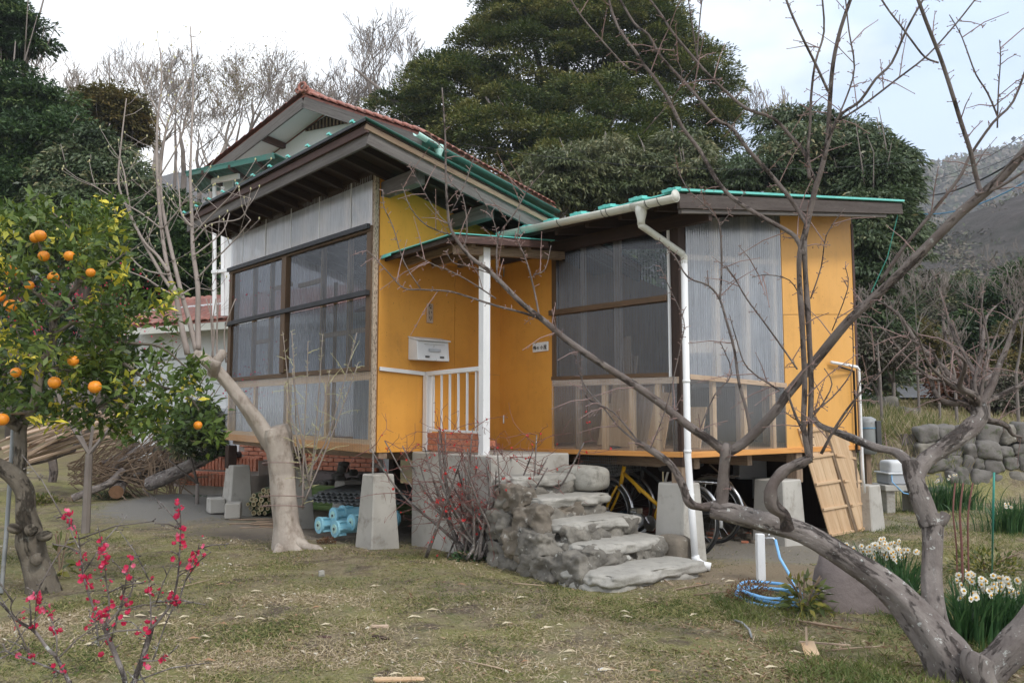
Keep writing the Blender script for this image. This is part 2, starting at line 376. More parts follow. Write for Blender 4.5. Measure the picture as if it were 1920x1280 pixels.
glaze('window_glass', (.8,.85,.88), .02, refl=.3, rough=.02)
# ---------------------------------------------------------------- terrain
def sst(x, a, b):
    t = np.clip((x-a)/(b-a), 0, 1); return t*t*(3-2*t)
def terr(x, y):
    x = np.asarray(x, float); y = np.asarray(y, float)
    z = .018*np.sin(x*1.7+.5)*np.cos(y*1.3) + .012*np.sin(x*4.1+y*3.3)
    z = z*sst(y, 2, 4)
    # terrace on the right behind the stone wall
    r = sst(x, 4.7, 6.6)
    z = z + r*(1.0*sst(y, 13.3, 14.0) + .13*np.clip(y-14, 0, 30)) + (1-r)*.10*np.clip(y-17, 0, 40)
    # grey hump left of the first pier
    z = z + .14*np.exp(-(((x+4.6)/1.1)**2 + ((y-12.6)/1.0)**2))
    z = z + .28*sst(-x, 4.5, 9)*sst(y, 9, 15)
    z = z + np.clip(y-45, 0, 60)*.10 + np.clip(y-110, 0, 1000)*.02
    return z
def axis_pts(a, b, c, d, fine, n_out):
    inner = np.arange(b, c, fine)
    lo = b - (np.geomspace(1, 1+(b-a), n_out)[1:]-1)[::-1]; hi = c + (np.geomspace(1, 1+(d-c), n_out)-1)
    return np.concatenate([lo, inner, hi])
xs = axis_pts(-900, -7, 8, 900, .09, 45); ys = axis_pts(-120, 2.5, 15, 1200, .09, 45)
X, Y = np.meshgrid(xs, ys); Z = terr(X, Y)
nn_ = np.array([[noise.fractal(V((x*2.2, y*2.2, 0)), 1, 2, 4) for x in xs] for y in ys])
Z += nn_*.012*np.exp(-((Y-8)/9)**2)
vts = np.stack([X, Y, Z], -1).reshape(-1, 3)
nx, ny = len(xs), len(ys)
idx = np.arange(nx*ny).reshape(ny, nx)
fcs = np.stack([idx[:-1,:-1], idx[:-1,1:], idx[1:,1:], idx[1:,:-1]], -1).reshape(-1, 4)
m = newmat('ground'); v = coords(m, 'world')
n1 = nois(m, v, .9, 8, .62); n2 = nois(m, v, 6, 8, .7); n3 = nois(m, v, 45, 6, .7)
col = mixc(m, rng_(m, n2, .36, .62), (.21, .155, .11), (.38, .325, .205))
col = mixc(m, rng_(m, n1, .42, .58, 0, .8), col, (.31, .30, .11))
col = mixc(m, rng_(m, nois(m, v, 2.3, 7, .65), .53, .64, 0, .95), col, (.15, .115, .09))
col = mixc(m, rng_(m, nois(m, v, 3.3, 7, .65), .54, .70, 0, .7), col, (.16, .21, .06))
col = mixc(m, rng_(m, n3, .52, .72, 0, .7), col, (.56, .48, .36))
col = mixc(m, rng_(m, nois(m, v, 30, 7, .75), .55, .68, 0, .7), col, (.11, .088, .062))
# bare pale sand in front of the steps and under the houses
sx = N(m, 'ShaderNodeSeparateXYZ', {0: v})
def blob(cx, cy, rx, ry, s=1.0):
    a = N(m, 'ShaderNodeVectorMath', {0: v, 1: (-cx, -cy, 0)}, operation='ADD')
    b = N(m, 'ShaderNodeVectorMath', {0: a.outputs[0], 1: (1/rx, 1/ry, 0)}, operation='MULTIPLY')
    l = N(m, 'ShaderNodeVectorMath', {0: b.outputs[0]}, operation='LENGTH')
    q = N(m, 'ShaderNodeMath', {0: l.outputs['Value'], 1: n2}, operation='ADD')
    return rng_(m, q.outputs[0], 1.25, 1.65, s, 0)
col = mixc(m, blob(.6, 10.6, 4.6, 2.0, .9), col, (.30, .265, .22))
col = mixc(m, blob(2.3, 6.95, 1.4, .55, .9), col, (.34, .27, .19))
col = mixc(m, blob(2.6, 8.3, 1.3, .9, .9), col, (.33, .30, .26))
col = mixc(m, blob(-2.2, 9.6, 1.6, .9, .8), col, (.24, .20, .165))
col = mixc(m, blob(-4.4, 12.0, 1.5, 1.6, 1), col, (.30, .285, .26))
# yellow-brown dead grass on the far slopes
col = mixc(m, rng_(m, sx.outputs[1], 14, 18, 0, .65), col, (.24, .19, .11))
finish(m, col, .95, n3, 1.0, .05, spec=.15)
gm = np_mesh('ground', vts, fcs, 'ground'); gm.polygons.foreach_set('use_smooth', [True]*len(gm.polygons))
obj('ground', gm, kind='structure')
def G(px, py):                                      # terrain point under a pixel
    p = gnd(px, py, 0)
    for _ in range(6): p = gnd(px, py, float(terr(p.x, p.y)))
    return p
def tz(x, y): return float(terr(x, y))

# ---------------------------------------------------------------- corrugated sheets
def corr(mb, a, b, c, d, pitch=.035, amp=.0062, rows=3, per=6, wob=.006):
    """a-b bottom, d-c top"""
    a, b, c, d = V(a), V(b), V(c), V(d)
    n = (b-a).cross(d-a).normalized(); L = (b-a).length; k = max(4, int(L/pitch))*per
    vs = []
    for j in range(rows+1):
        t = j/rows
        for i in range(k+1):
            s_ = i/k
            p = a.lerp(b, s_).lerp(d.lerp(c, s_), t)
            vs.append(p + n*(amp*math.sin(2*PI*i/per) + wob*noise.noise(V((s_*L*1.5, t*2, a.x)))))
    fs = [(j*(k+1)+i, j*(k+1)+i+1, (j+1)*(k+1)+i+1, (j+1)*(k+1)+i) for j in range(rows) for i in range(k)]
    mb.add(vs, fs); return mb

# ---------------------------------------------------------------- the yellow house
LA, LB, LC, LD = 3.783, 1.655, 2.571, 3.20
OUT_A = -DB          # outward normal of glazed front and door wall
OUT_B = -DA          # outward normal of yellow walls
hs = thing('yellow_house', 'small ochre yellow house on concrete piers with corrugated clear sheet windows', 'house', H(0, 0, .95))
def lerp(a, b, t): return a + (b-a)*t
# --- left glazed front (b = 0), heights from left and right ends
def FA(a, pyL, pyR, off=0.0):                       # point on left front; heights interpolated between its two ends
    zL = zpx(H(LA,0).x, H(LA,0).y, pyL); zR = zpx(H(0,0).x, H(0,0).y, pyR)
    p = H(a, -off); p.z = lerp(zR, zL, a/LA); return p
R_TOP, R_WT, R_WM, R_WB, R_S = (432, 318), (507, 423), (609, 549), (716, 695), (824, 849)
# yellow wall (a = 0)
def wall_panel(a0, b0, a1, b1, z00, z10, z11, z01, off, out, t=.012):
    return (H(a0,b0,z00)+out*off, H(a1,b1,z10)+out*off, H(a1,b1,z11)+out*off, H(a0,b0,z01)+out*off, t)
zs = .945
def zt_main(b): return 3.90 - .235*(b)              # wall top follows the roof
z_can = 2.95
splits = [.0+.012, .995, LB+.02]
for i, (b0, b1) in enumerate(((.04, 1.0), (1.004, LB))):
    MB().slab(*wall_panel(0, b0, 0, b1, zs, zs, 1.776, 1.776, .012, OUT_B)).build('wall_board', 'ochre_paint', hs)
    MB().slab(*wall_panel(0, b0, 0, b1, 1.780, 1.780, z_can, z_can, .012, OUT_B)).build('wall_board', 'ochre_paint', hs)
    MB().slab(*wall_panel(0, b0, 0, b1, z_can+.004, z_can+.004, zt_main(b1), zt_main(b0), .012, OUT_B)).build('wall_board', 'ochre_yellow_lifted', hs)
# inner structural wall behind the boards
MB().slab(*wall_panel(0, 0.02, 0, 5.0, zs+.01, zs+.01, 3.0, zt_main(0)-.1, -.004, OUT_B, .06)).build('wall_core', 'plywood', hs)
# corner post with peeling paint
mottled('peeling_wood', (.42,.34,.26), (.50,.40,.30), 3, (.10,.07,.05), 16, (.5,.6), .8, .6, 30, .004, 'gc', (2,8,8))
MB().bar(H(0.0,0,zs-.0)+OUT_B*.014+OUT_A*.012, H(0,0,3.88)+OUT_B*.014+OUT_A*.012, .042, .05, OUT_A).build('corner_post', 'peeling_wood', hs, bevel=.004)
# glazing of the left front
mbs = MB(); corr(mbs, FA(LA,*R_WT,.03), FA(.03,*R_WT,.03), FA(.03,*R_TOP,.03), FA(LA,*R_TOP,.03)); mbs.build('upper_sheet', 'sheet_milky', hs, smooth=True)
# studs and rails behind upper sheet
for a in np.linspace(.12, LA-.08, 8):
    MB().bar(FA(a, *R_WT, -.03), FA(a, *R_TOP, -.03), .045, .045, OUT_A).build('stud', 'new_wood', hs)
MB().bar(FA(0, *R_WT, -.03)+V((0,0,.06)), FA(LA, *R_WT, -.03)+V((0,0,.06)), .04, .09).build('rail', 'new_wood', hs)
MB().bar(FA(0, *R_TOP, .0)+V((0,0,-.03)), FA(LA+.1, *R_TOP, 0)+V((0,0,-.03)), .07, .16).build('wall_plate', 'dark_wood', hs)
for (a0, a1) in ((.25,.75),(1.5,1.0),(2.6,3.1)):
    MB().bar(FA(a0, *R_WT, -.07), FA(a1, *R_TOP, -.07), .03, .07, OUT_A).build('brace', 'new_wood', hs)
for k in range(5):
    a = lerp(.1, LA-.05, (k+.5)/5)
    p0, p1 = FA(a, *R_WT, .038), FA(a, *R_TOP, .038)
    MB().bar(p0, p1, .012, .006, OUT_A).build('sheet_lap', 'white_paint', hs)
# the window: frame, post, mid rail, two sashes of grey sheet in two heights
win = MB()
win.bar(FA(0,*R_WT,.02)+V((0,0,-.03)), FA(LA,*R_WT,.02)+V((0,0,-.03)), .07, .06)
win.bar(FA(0,*R_WB,.02)+V((0,0,.025)), FA(LA,*R_WB,.02)+V((0,0,.025)), .07, .05)
for a in (.05, LA-.06): win.bar(FA(a,*R_WB,.02)+V((0,0,.052)), FA(a,*R_WT,.02)+V((0,0,-.062)), .10, .06, OUT_A)
wf = win.build('window', 'brown_frame', hs, bevel=.003)
MB().bar(FA(2.0,*R_WB,.045)+V((0,0,.052)), FA(2.0,*R_WT,.045)+V((0,0,-.062)), .12, .07, OUT_A).build('mullion', 'brown_frame', wf, bevel=.004)
MB().bar(FA(0.02,*R_WM,.075), FA(LA-.02,*R_WM,.075), .05, .055).build('transom', 'black_frame', wf, bevel=.004)
MB().bar(FA(0.02,*R_WT,.075)+V((0,0,-.01)), FA(LA-.02,*R_WT,.075)+V((0,0,-.01)), .04, .05).build('head_trim', 'black_frame', wf)
for (a0, a1) in ((.10, 1.94), (2.06, LA-.12)):
    for (lo, hi, d0, d1) in ((R_WB, R_WM, .052, -.03), (R_WM, R_WT, .03, -.062)):
        q = MB(); up0, up1 = V((0,0,d0)), V((0,0,d1))
        corr(q, FA(a1,*lo,.012)+up0, FA(a0,*lo,.012)+up0, FA(a0,*hi,.012)+up1, FA(a1,*hi,.012)+up1)
        q.build('pane', 'sheet_grey', wf, smooth=True)
for a in (.62, 1.24, 2.62, 3.15):
    MB().bar(FA(a,*R_WB,-.06), FA(a,*R_WT,-.06), .05, .05, OUT_A).build('stud', 'new_wood', hs)
for (a0,a1,h_) in ((.15,1.2,.45),(1.25,1.9,1.1),(2.1,2.6,1.15),(2.65,3.1,.5)):
    MB().bar(FA(a0,*R_WB,-.08)+V((0,0,h_)), FA(a1,*R_WB,-.08)+V((0,0,h_)), .03, .05).build('cross_rail', 'new_wood', hs)
# lower clear skirt with new timber frame
for i_ in range(2):
    a0, a1 = ((.02, 1.9), (1.9, LA))[i_]
    q = MB(); corr(q, FA(a1,*R_S,.034+.006*i_), FA(a0,*R_S,.034+.006*i_), FA(a0,*R_WB,.034+.006*i_), FA(a1,*R_WB,.034+.006*i_)); q.build('skirt_sheet', 'sheet_clear', hs, smooth=True)
dn = V((0,0,-.045))
MB().bar(FA(0,*R_WB,0)+dn, FA(LA,*R_WB,0)+dn, .04, .085).build('skirt_rail', 'new_wood', hs)
MB().bar(FA(0,*R_S,0)-dn*2.3, FA(LA,*R_S,0)-dn*2.3, .04, .05).build('skirt_rail', 'new_wood', hs)
MB().bar(FA(-.02,*R_S,.012)-dn*.9, FA(LA+.03,*R_S,.012)-dn*.9, .034, .085).build('skirt_sill', 'orange_wood', hs, bevel=.003)
MB().bar(FA(0,*R_S,-.12), FA(LA,*R_S,-.12), .10, .12).build('floor_beam', 'old_wood', hs)
for a in (.03, .98, 1.93, 2.9, LA-.04):
    MB().bar(FA(a,*R_S,0)-dn*2.8, FA(a,*R_WB,0)+dn*1.9, .055, .04, OUT_A).build('skirt_stud', 'new_wood', hs)
# floor and back walls
MB().hexa([H(0.03,.15,.97),H(LA,.15,.97),H(LA,4.4,.97),H(0.03,4.4,.97),H(0.03,.15,1.01),H(LA,.15,1.01),H(LA,4.4,1.01),H(0.03,4.4,1.01)]).build('floor', 'plywood', hs)
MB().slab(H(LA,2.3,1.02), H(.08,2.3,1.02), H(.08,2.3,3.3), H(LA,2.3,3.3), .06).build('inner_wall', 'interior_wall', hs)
MB().slab(H(LA,2.235,1.1)+OUT_A*.02, H(2.6,2.235,1.1)+OUT_A*.02, H(2.6,2.235,2.7)+OUT_A*.02, H(LA,2.235,2.7)+OUT_A*.02, .015).build('inner_door', 'white_paint', hs)
MB().slab(H(1.6,1.2,1.02), H(1.1,1.25,1.02), H(1.1,1.25,2.45), H(1.6,1.2,2.45), .02).build('leaning_board', 'plastic_white', hs)
q = MB()                                            # hanging curtain folds
for i in range(24):
    a = .9+i*.028
q = MB(); n_ = 40; vs = []
for j in range(2):
    for i in range(n_+1): vs.append(H(.35+1.0*i/n_, .55+.035*math.sin(i*1.4), (1.05, 1.72)[j]))
q.add(vs, [(i, i+1, n_+2+i, n_+1+i) for i in range(n_)]); q.build('curtain', 'cloth_pale', hs, smooth=True)
# left end wall: glazed too
q = MB(); corr(q, H(LA,2.3,1.0), H(LA,.0,1.0), H(LA,.0,3.85), H(LA,2.3,3.4)); q.build('end_sheet', 'sheet_milky', hs, smooth=True)
for b in (.05, .8, 1.55, 2.25): MB().bar(H(LA-.05,b,1.0), H(LA-.05,b,3.3 if b > 1 else 3.6), .05, .05).build('stud', 'new_wood', hs)

# --- main shed roof
ro = dict(o=.81, b=-.60)
F0 = H(-.81, -.60); F0.z = zpx(F0.x, F0.y, 224)
F1 = H(4.02, -.60); F1.z = zpx(F1.x, F1.y, 404)
slope = .235
def RP(a, b, dz=0.0):                               # point on top plane of the main roof boarding
    t = (a+.81)/(4.02+.81); p = H(a, b); p.z = lerp(F0.z, F1.z, t) - slope*(b+.60) + dz; return p
rf = thing if 0 else None
BE = 3.2
mbs = MB().hexa([RP(-.81,-.6,-.03), RP(4.02,-.6,-.03), RP(4.02,BE,-.03), RP(-.81,BE,-.03), RP(-.81,-.6,-.012), RP(4.02,-.6,-.012), RP(4.02,BE,-.012), RP(-.81,BE,-.012)],
     [(b_*1.0,a_,0) for _ in (0,1) for a_,b_ in ((0,0),(4.8,0),(4.8,3.8),(0,3.8))])
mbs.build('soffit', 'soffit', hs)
roof = MB().hexa([RP(-.84,-.63,-.008), RP(4.05,-.63,-.008), RP(4.05,BE,-.008), RP(-.84,BE,-.008), RP(-.84,-.63,.002), RP(4.05,-.63,.002), RP(4.05,BE,.002), RP(-.84,BE,.002)]).build('roof', 'green_tin', hs)
MB().bar(RP(-.84,-.632,-.022), RP(4.05,-.632,-.022), .012, .028).build('drip_edge', 'black_frame', roof)
MB().bar(RP(-.842,-.63,.001), RP(-.842,BE,.001), .010, .007).build('verge_trim', 'green_tin', roof)
for i in range(11):                                 # raised seams, ends seen above the fascia
    a = -.62 + i*.455
    MB().bar(RP(a,-.64,.012), RP(a,BE,.012), .02, .02).bar(RP(a,-.655,.012), RP(a,-.64,.012), .05, .022).build('roof_seam', 'turquoise', roof)
MB().bar(RP(-.80,-.58,-.075), RP(4.02,-.58,-.075), .03, .075).build('fascia_upper', 'maroon_wood', hs, bevel=.003)
MB().bar(RP(-.76,-.55,-.155), RP(4.02,-.55,-.155), .03, .12).build('fascia_board', 'weathered_wood', hs, bevel=.003)
MB().bar(RP(-.79,-.6,-.06), RP(-.79,BE,-.06), .028, .055).build('barge_upper', 'old_wood', hs, bevel=.003)
MB().bar(RP(-.765,-.56,-.145), RP(-.765,BE,-.145), .03, .125).build('bargeboard', 'weathered_wood', hs, bevel=.003)
for i in range(13):                                 # rafters
    a = -.42 + i*.36
    MB().bar(RP(a,-.53,-.075), RP(a,2.2,-.075), .045, .085).build('rafter', 'dark_wood', hs)
for b in (.10, .98, 1.86):                          # beams poking out under the side eave
    z = RP(-.6, b).z-.125-.08
    p0, p1 = H(-.66, b, z), H(.6, b, z)
    MB().bar(p0, p1, .11, .15).build('purlin_end', 'weathered_wood', hs, bevel=.005)
q = MB().bar(H(0.02,-.03,3.875), H(LA+.08,-.03,3.89), .05, .15)
q.build('eave_board', 'dark_wood', hs)
# --- canopy over the door + right wing roof
Rf = H(-3.0, 1.15); zRf = 3.175
def WP(o, b, dz=0.0):                               # right wing roof top
    p = H(-o, b); z0 = zpx(*H(-3.02,1.15).xy, 357); z1 = zpx(*H(-3.02,5.2).xy, 377)
    p.z = lerp(z0, z1, (b-1.15)/4.05) + .02*(3.0-o)/3 + dz; return p
WB = 5.2
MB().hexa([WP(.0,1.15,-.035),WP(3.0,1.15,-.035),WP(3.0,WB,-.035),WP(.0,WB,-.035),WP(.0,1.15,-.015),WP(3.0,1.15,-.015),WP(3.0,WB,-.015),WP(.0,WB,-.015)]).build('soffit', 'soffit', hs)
r2 = MB().hexa([WP(.02,1.10,-.012),WP(3.04,1.10,-.012),WP(3.04,WB+.02,-.012),WP(.02,WB+.02,-.012),WP(.02,1.10,.0),WP(3.04,1.10,.0),WP(3.04,WB+.02,.0),WP(.02,WB+.02,.0)]).build('roof', 'turquoise', hs)
for i in range(7):
    o = .72 + i*.372
    MB().bar(WP(o,1.06,.016), WP(o,WB,.016), .03, .03).bar(WP(o,1.065,.014), WP(o,1.14,.014), .15, .026).build('roof_seam', 'turquoise', r2)
MB().bar(WP(3.045,1.10,.0), WP(3.045,WB+.02,.0), .014, .02).build('verge_trim', 'turquoise', r2)
MB().bar(WP(3.02,1.10,-.095), WP(3.02,WB,-.095), .03, .12).build('bargeboard', 'weathered_dark', hs, bevel=.003)
MB().bar(WP(2.99,1.16,-.175), WP(2.99,WB-.35,-.175), .04, .035).build('barge_lower', 'weathered_wood', hs, bevel=.003)
MB().bar(WP(.8,1.13,-.055), WP(3.03,1.13,-.055), .025, .06).build('fascia_board', 'dark_wood', hs, bevel=.003)
for o in np.arange(.2, 3.0, .42): MB().bar(WP(o,1.17,-.08), WP(o,4.9,-.08), .045, .085).build('rafter', 'dark_wood', hs)
q = MB().bar(WP(.1,1.60,-.19), WP(2.98,1.60,-.19), .05, .12); q.build('wall_plate', 'dark_wood', hs)
# canopy
def CPt(o, b, dz=0.0):
    p = H(-o, b); p.z = lerp(2.965, 2.99, o/1.25) + .085*(b-.1) + dz; return p
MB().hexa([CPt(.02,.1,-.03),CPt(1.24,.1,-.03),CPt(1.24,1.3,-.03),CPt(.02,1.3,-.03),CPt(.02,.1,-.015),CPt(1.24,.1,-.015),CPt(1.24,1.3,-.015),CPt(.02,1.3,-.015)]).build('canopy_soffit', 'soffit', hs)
cn = MB().hexa([CPt(.015,.06,-.013),CPt(1.27,.06,-.013),CPt(1.27,1.33,-.013),CPt(.015,1.33,-.013),CPt(.015,.06,-.004),CPt(1.27,.06,-.004),CPt(1.27,1.33,-.004),CPt(.015,1.33,-.004)]).build('canopy_roof', 'turquoise', hs)
MB().bar(CPt(.015,.055,-.03), CPt(.2,.055,-.022), .01, .03).build('flashing', 'turquoise', cn)
MB().bar(CPt(1.25,.1,-.06), CPt(1.25,1.25,-.055), .028, .07).build('canopy_fascia', 'maroon_wood', hs, bevel=.003)
MB().bar(CPt(.02,.11,-.045), CPt(1.23,.11,-.045), .028, .045).build('canopy_fascia', 'dark_wood', hs, bevel=.003)
for b in (.35, .7, 1.05): MB().bar(CPt(.02,b,-.07), CPt(1.2,b,-.07), .04, .07).build('canopy_rafter', 'old_wood', hs)
MB().bar(CPt(1.1,.2,-.13), CPt(1.1,1.6,-.13), .07, .08).build('canopy_beam', 'old_wood', hs)

# --- door wall and right wing front (b = LB)
def FB(o, pyI, pyR, off=0.0):                       # point on front of the right wing; pixel rows at o=.886 and o=LC
    a_, b_ = H(-.886, LB), H(-LC, LB)
    z0, z1 = zpx(a_.x, a_.y, pyI), zpx(b_.x, b_.y, pyR)
    p = H(-o, LB-off); p.z = lerp(z0, z1, (o-.886)/(LC-.886)); return p
Q_S, Q_WB, Q_WM, Q_WT = (842, 847), (713, 706), (588, 557), (452, 415)
MB().slab(FB(.0,*Q_S,.01), FB(.086,*Q_S,.01), FB(.086,452,430,.01), FB(.0,452,430,.01), .02).build('wall_board', 'ochre_paint', hs)
dr = MB().slab(FB(.092,*Q_S,.014), FB(.886,*Q_S,.014), FB(.886,440,430,.014), FB(.092,452,430,.014), .03).build('door', 'ochre_paint', hs)
for dz in (.28, 1.95): MB().bar(FB(.089,*Q_S,.02)+V((0,0,dz)), FB(.089,*Q_S,.02)+V((0,0,dz+.09)), .012, .012).build('hinge', 'steel', dr)
MB().bar(FB(.0,*Q_S,.02)+V((0,0,-.018)), FB(LC+.02,*Q_S,.02)+V((0,0,-.022)), .04, .05).build('sill_board', 'orange_wood', hs, bevel=.004)
MB().bar(FB(LC+.012,*Q_S,-.02)+V((0,0,-.03)), H(-LC-.015, LB, FB(LC,*Q_S).z-.03)+DB*LD, .04, .055).build('sill_board', 'orange_wood', hs, bevel=.004)
w2 = MB()
w2.bar(FB(.93,*Q_WB,.0)+V((0,0,.012)), FB(.93,*Q_WT,.0), .07, .05, OUT_A)
w2.bar(FB(.886,*Q_WB,.005)+V((0,0,.02)), FB(2.47,*Q_WB,.005)+V((0,0,.02)), .05, .04)
w2 = w2.build('window', 'brown_frame', hs, bevel=.003)
MB().bar(FB(.89,*Q_WM,.05), FB(2.47,*Q_WM,.05), .04, .055).build('transom', 'brown_frame', w2, bevel=.004)
for lo, hi, d0, d1 in ((Q_WB, Q_WM, .04, -.03), (Q_WM, Q_WT, .03, 0)):
    q = MB(); corr(q, FB(.96,*lo,.02)+V((0,0,d0)), FB(2.46,*lo,.02)+V((0,0,d0)), FB(2.46,*hi,.02)+V((0,0,d1)), FB(.96,*hi,.02)+V((0,0,d1))); q.build('pane', 'sheet_grey', w2, smooth=True)
MB().bar(FB(2.485,*Q_WB,.03), FB(2.485,*Q_WT,.03), .02, .02, OUT_A).build('white_strip', 'white_paint', w2)
q = MB(); corr(q, FB(.9,*Q_S,.035), FB(LC-.01,*Q_S,.035), FB(LC-.01,*Q_WB,.035), FB(.9,*Q_WB,.035)); q.build('skirt_sheet', 'sheet_clear', hs, smooth=True)
MB().bar(FB(.9,*Q_WB,0)-V((0,0,.03)), FB(LC,*Q_WB,0)-V((0,0,.03)), .04, .06).build('skirt_rail', 'plank_pale', hs)
for k in range(10):                                 # round washers along the foot of the sheet
    p = FB(1.0+k*.17,*Q_S,.045)+V((0,0,.05)); MB().lathe([(.0085,0),(.007,.004),(.002,.006)], n=8, axis='Y').build('washer', 'white_paint', hs, mtx=Matrix.Translation(p-wloc(hs)) @ Matrix.Rotation(math.atan2(OUT_A.y,OUT_A.x)+PI/2, 4, 'Z'))
for o in (1.25, 1.62, 1.98, 2.3):
    MB().bar(FB(o,*Q_S,-.02), FB(o,*Q_WB,-.02)-V((0,0,.06)), .055, .04, OUT_A).build('skirt_stud', 'old_wood' if o < 1.5 else 'panel_wood', hs)
for o in (1.30, 1.78):
    MB().bar(FB(o,*Q_WB,-.05), FB(o,*Q_WT,-.05), .05 if o < 1.5 else .08, .04, OUT_A).build('stud', 'plank_pale', hs)
# posts
MB().bar(H(-LC+.035, LB+.035, .86), H(-LC+.035, LB+.035, 3.12), .10, .10, OUT_A).build('corner_post', 'dark_wood', hs, bevel=.004)
# boards stood inside the right wing
for (o, b, z1, w_, lean) in ((1.33,.5,1.95,.30,.05),(1.55,.45,2.15,.09,-.12),(1.62,.6,1.62,.35,0),(1.85,.5,1.55,.22,.03),(1.15,.55,1.45,.3,0),(2.12,.7,1.4,.25,0)):
    p0 = H(-o, LB+b, 1.0); p1 = H(-o-lean, LB+b+.12, z1)
    MB().bar(p0, p1, w_, .018, OUT_A).build('stored_board', 'new_wood' if w_ < .31 else 'plank_pale', hs)
# --- right side (o = LC), b from LB to LB+LD
def FS(t, pyR, pyQ, off=0.0):
    a_, b_ = H(-LC, LB), H(-LC, LB+LD)
    z0, z1 = zpx(a_.x, a_.y, pyR), zpx(b_.x, b_.y, pyQ); p = H(-LC-off, LB+t); p.z = lerp(z0, z1, t/LD); return p
S_S, S_WB, S_T = (843, 841), (705, 735), (412, 398)
G0, G1 = .09, 1.68
q = MB(); corr(q, FS(G0,*S_WB,.02), FS(G1,*S_WB,.02), FS(G1,*S_T,.02), FS(G0,*S_T,.02)); q.build('side_sheet', 'sheet_blue', hs, smooth=True)
q = MB(); corr(q, FS(G0,*S_S,.03), FS(G1,*S_S,.03), FS(G1,*S_WB,.03), FS(G0,*S_WB,.03)); q.build('side_sheet', 'sheet_clear', hs, smooth=True)
MB().bar(FS(G0,*S_WB,.03), FS(G1,*S_WB,.03), .03, .045).build('side_rail', 'plank_pale', hs)
for k in range(9):
    p = FS(.17+k*.178,*S_S,.04)+V((0,0,.04)); MB().lathe([(.0085,0),(.007,.004),(.002,.006)], n=8, axis='Y').build('washer', 'white_paint', hs, mtx=Matrix.Translation(p-wloc(hs)) @ Matrix.Rotation(math.atan2(OUT_B.y,OUT_B.x)+PI/2, 4, 'Z'))
for t, w_ in ((.62,.07),(1.12,.07),(1.62,.05)):
    MB().bar(FS(t,*S_WB,-.05), FS(t,*S_T,-.05), w_, .05, OUT_B).build('stud', 'new_wood', hs)
    MB().bar(FS(t-.1,*S_S,-.03), FS(t-.1,*S_WB,-.03), .055, .04, OUT_B).build('skirt_stud', 'panel_wood', hs)
MB().bar(FS(.1,*S_S,-.03), FS(.1,*S_WB,-.03), .055, .04, OUT_B).build('skirt_stud', 'panel_wood', hs)
MB().bar(FS(.05,480,500,-.03), FS(G1,480,500,-.03), .04, .05).build('cross_rail', 'new_wood', hs)
MB().bar(FS(.05,650,650,-.08), FS(1.0,650,640,-.08), .04, .12).build('cross_rail', 'panel_wood', hs)
for t0, t1, mat in ((1.70, LD, 0),):
    MB().slab(FS(t0,*S_S,.014), FS(t1,*S_S,.014), FS(t1,590,590,.014), FS(t0,588,592,.014), .014).build('wall_board', 'ochre_side', hs)
    MB().slab(FS(t0,587,591,.013), FS(t1,589,589,.013), FS(t1,*S_T,.013), FS(t0,*S_T,.013), .014).build('wall_board', 'ochre_side', hs)
MB().bar(H(-LC-.005,LB+LD+.01,.92), H(-LC-.005,LB+LD+.01,3.55), .05, .03, OUT_B).build('corner_trim', 'maroon_wood', hs)
MB().hexa([H(-LC+.02,LB+.02,.93),H(-LC+.02,LB+LD,.93),H(0,LB+LD,.93),H(0,LB+.02,.93),H(-LC+.02,LB+.02,.99),H(-LC+.02,LB+LD,.99),H(0,LB+LD,.99),H(0,LB+.02,.99)]).build('floor', 'plywood', hs)
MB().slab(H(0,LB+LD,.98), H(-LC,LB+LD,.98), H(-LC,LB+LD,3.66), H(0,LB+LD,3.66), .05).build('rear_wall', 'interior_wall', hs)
MB().slab(H(-.3,LB+LD-.07,1.7), H(-2.2,LB+LD-.07,1.7), H(-2.2,LB+LD-.07,2.8), H(-.3,LB+LD-.07,2.8), .01).build('inner_board', 'cloth_pale', hs)
# table and shelf inside the right wing
q = MB().box(H(-1.5,LB+1.9,1.72), (1.3,.6,.04), math.atan2(DA.y,DA.x))
for dx in (-.55,.55):
    for dy in (-.25,.25): q.bar(H(-1.5+dx,LB+1.9+dy,1.0), H(-1.5+dx,LB+1.9+dy,1.70), .05, .05, DA)
q.build('inner_table', 'plank_pale', hs)
MB().bar(H(-LC+.4,LB+.35,3.0), H(-LC+.4,LB+3,3.3), .05, .1).build('rafter', 'dark_wood', hs)

MB().slab(H(.3,LB+LD+.02,-.05), H(-LC+.25,LB+LD+.02,-.05), H(-LC+.25,LB+LD+.02,.93), H(.3,LB+LD+.02,.93), .03).build('rear_skirt', 'dark_wood', hs)
MB().slab(H(1.0,LB+1.3,-.05), H(.25,LB+1.3,-.05), H(.25,LB+1.3,.93), H(1.0,LB+1.3,.93), .03).build('rear_skirt', 'dark_wood', hs)
MB().slab(H(.32,2.0,-.05), H(.32,LB+LD+.02,-.05), H(.32,LB+LD+.02,.93), H(.32,2.0,.93), .03).build('rear_skirt', 'dark_wood', hs)
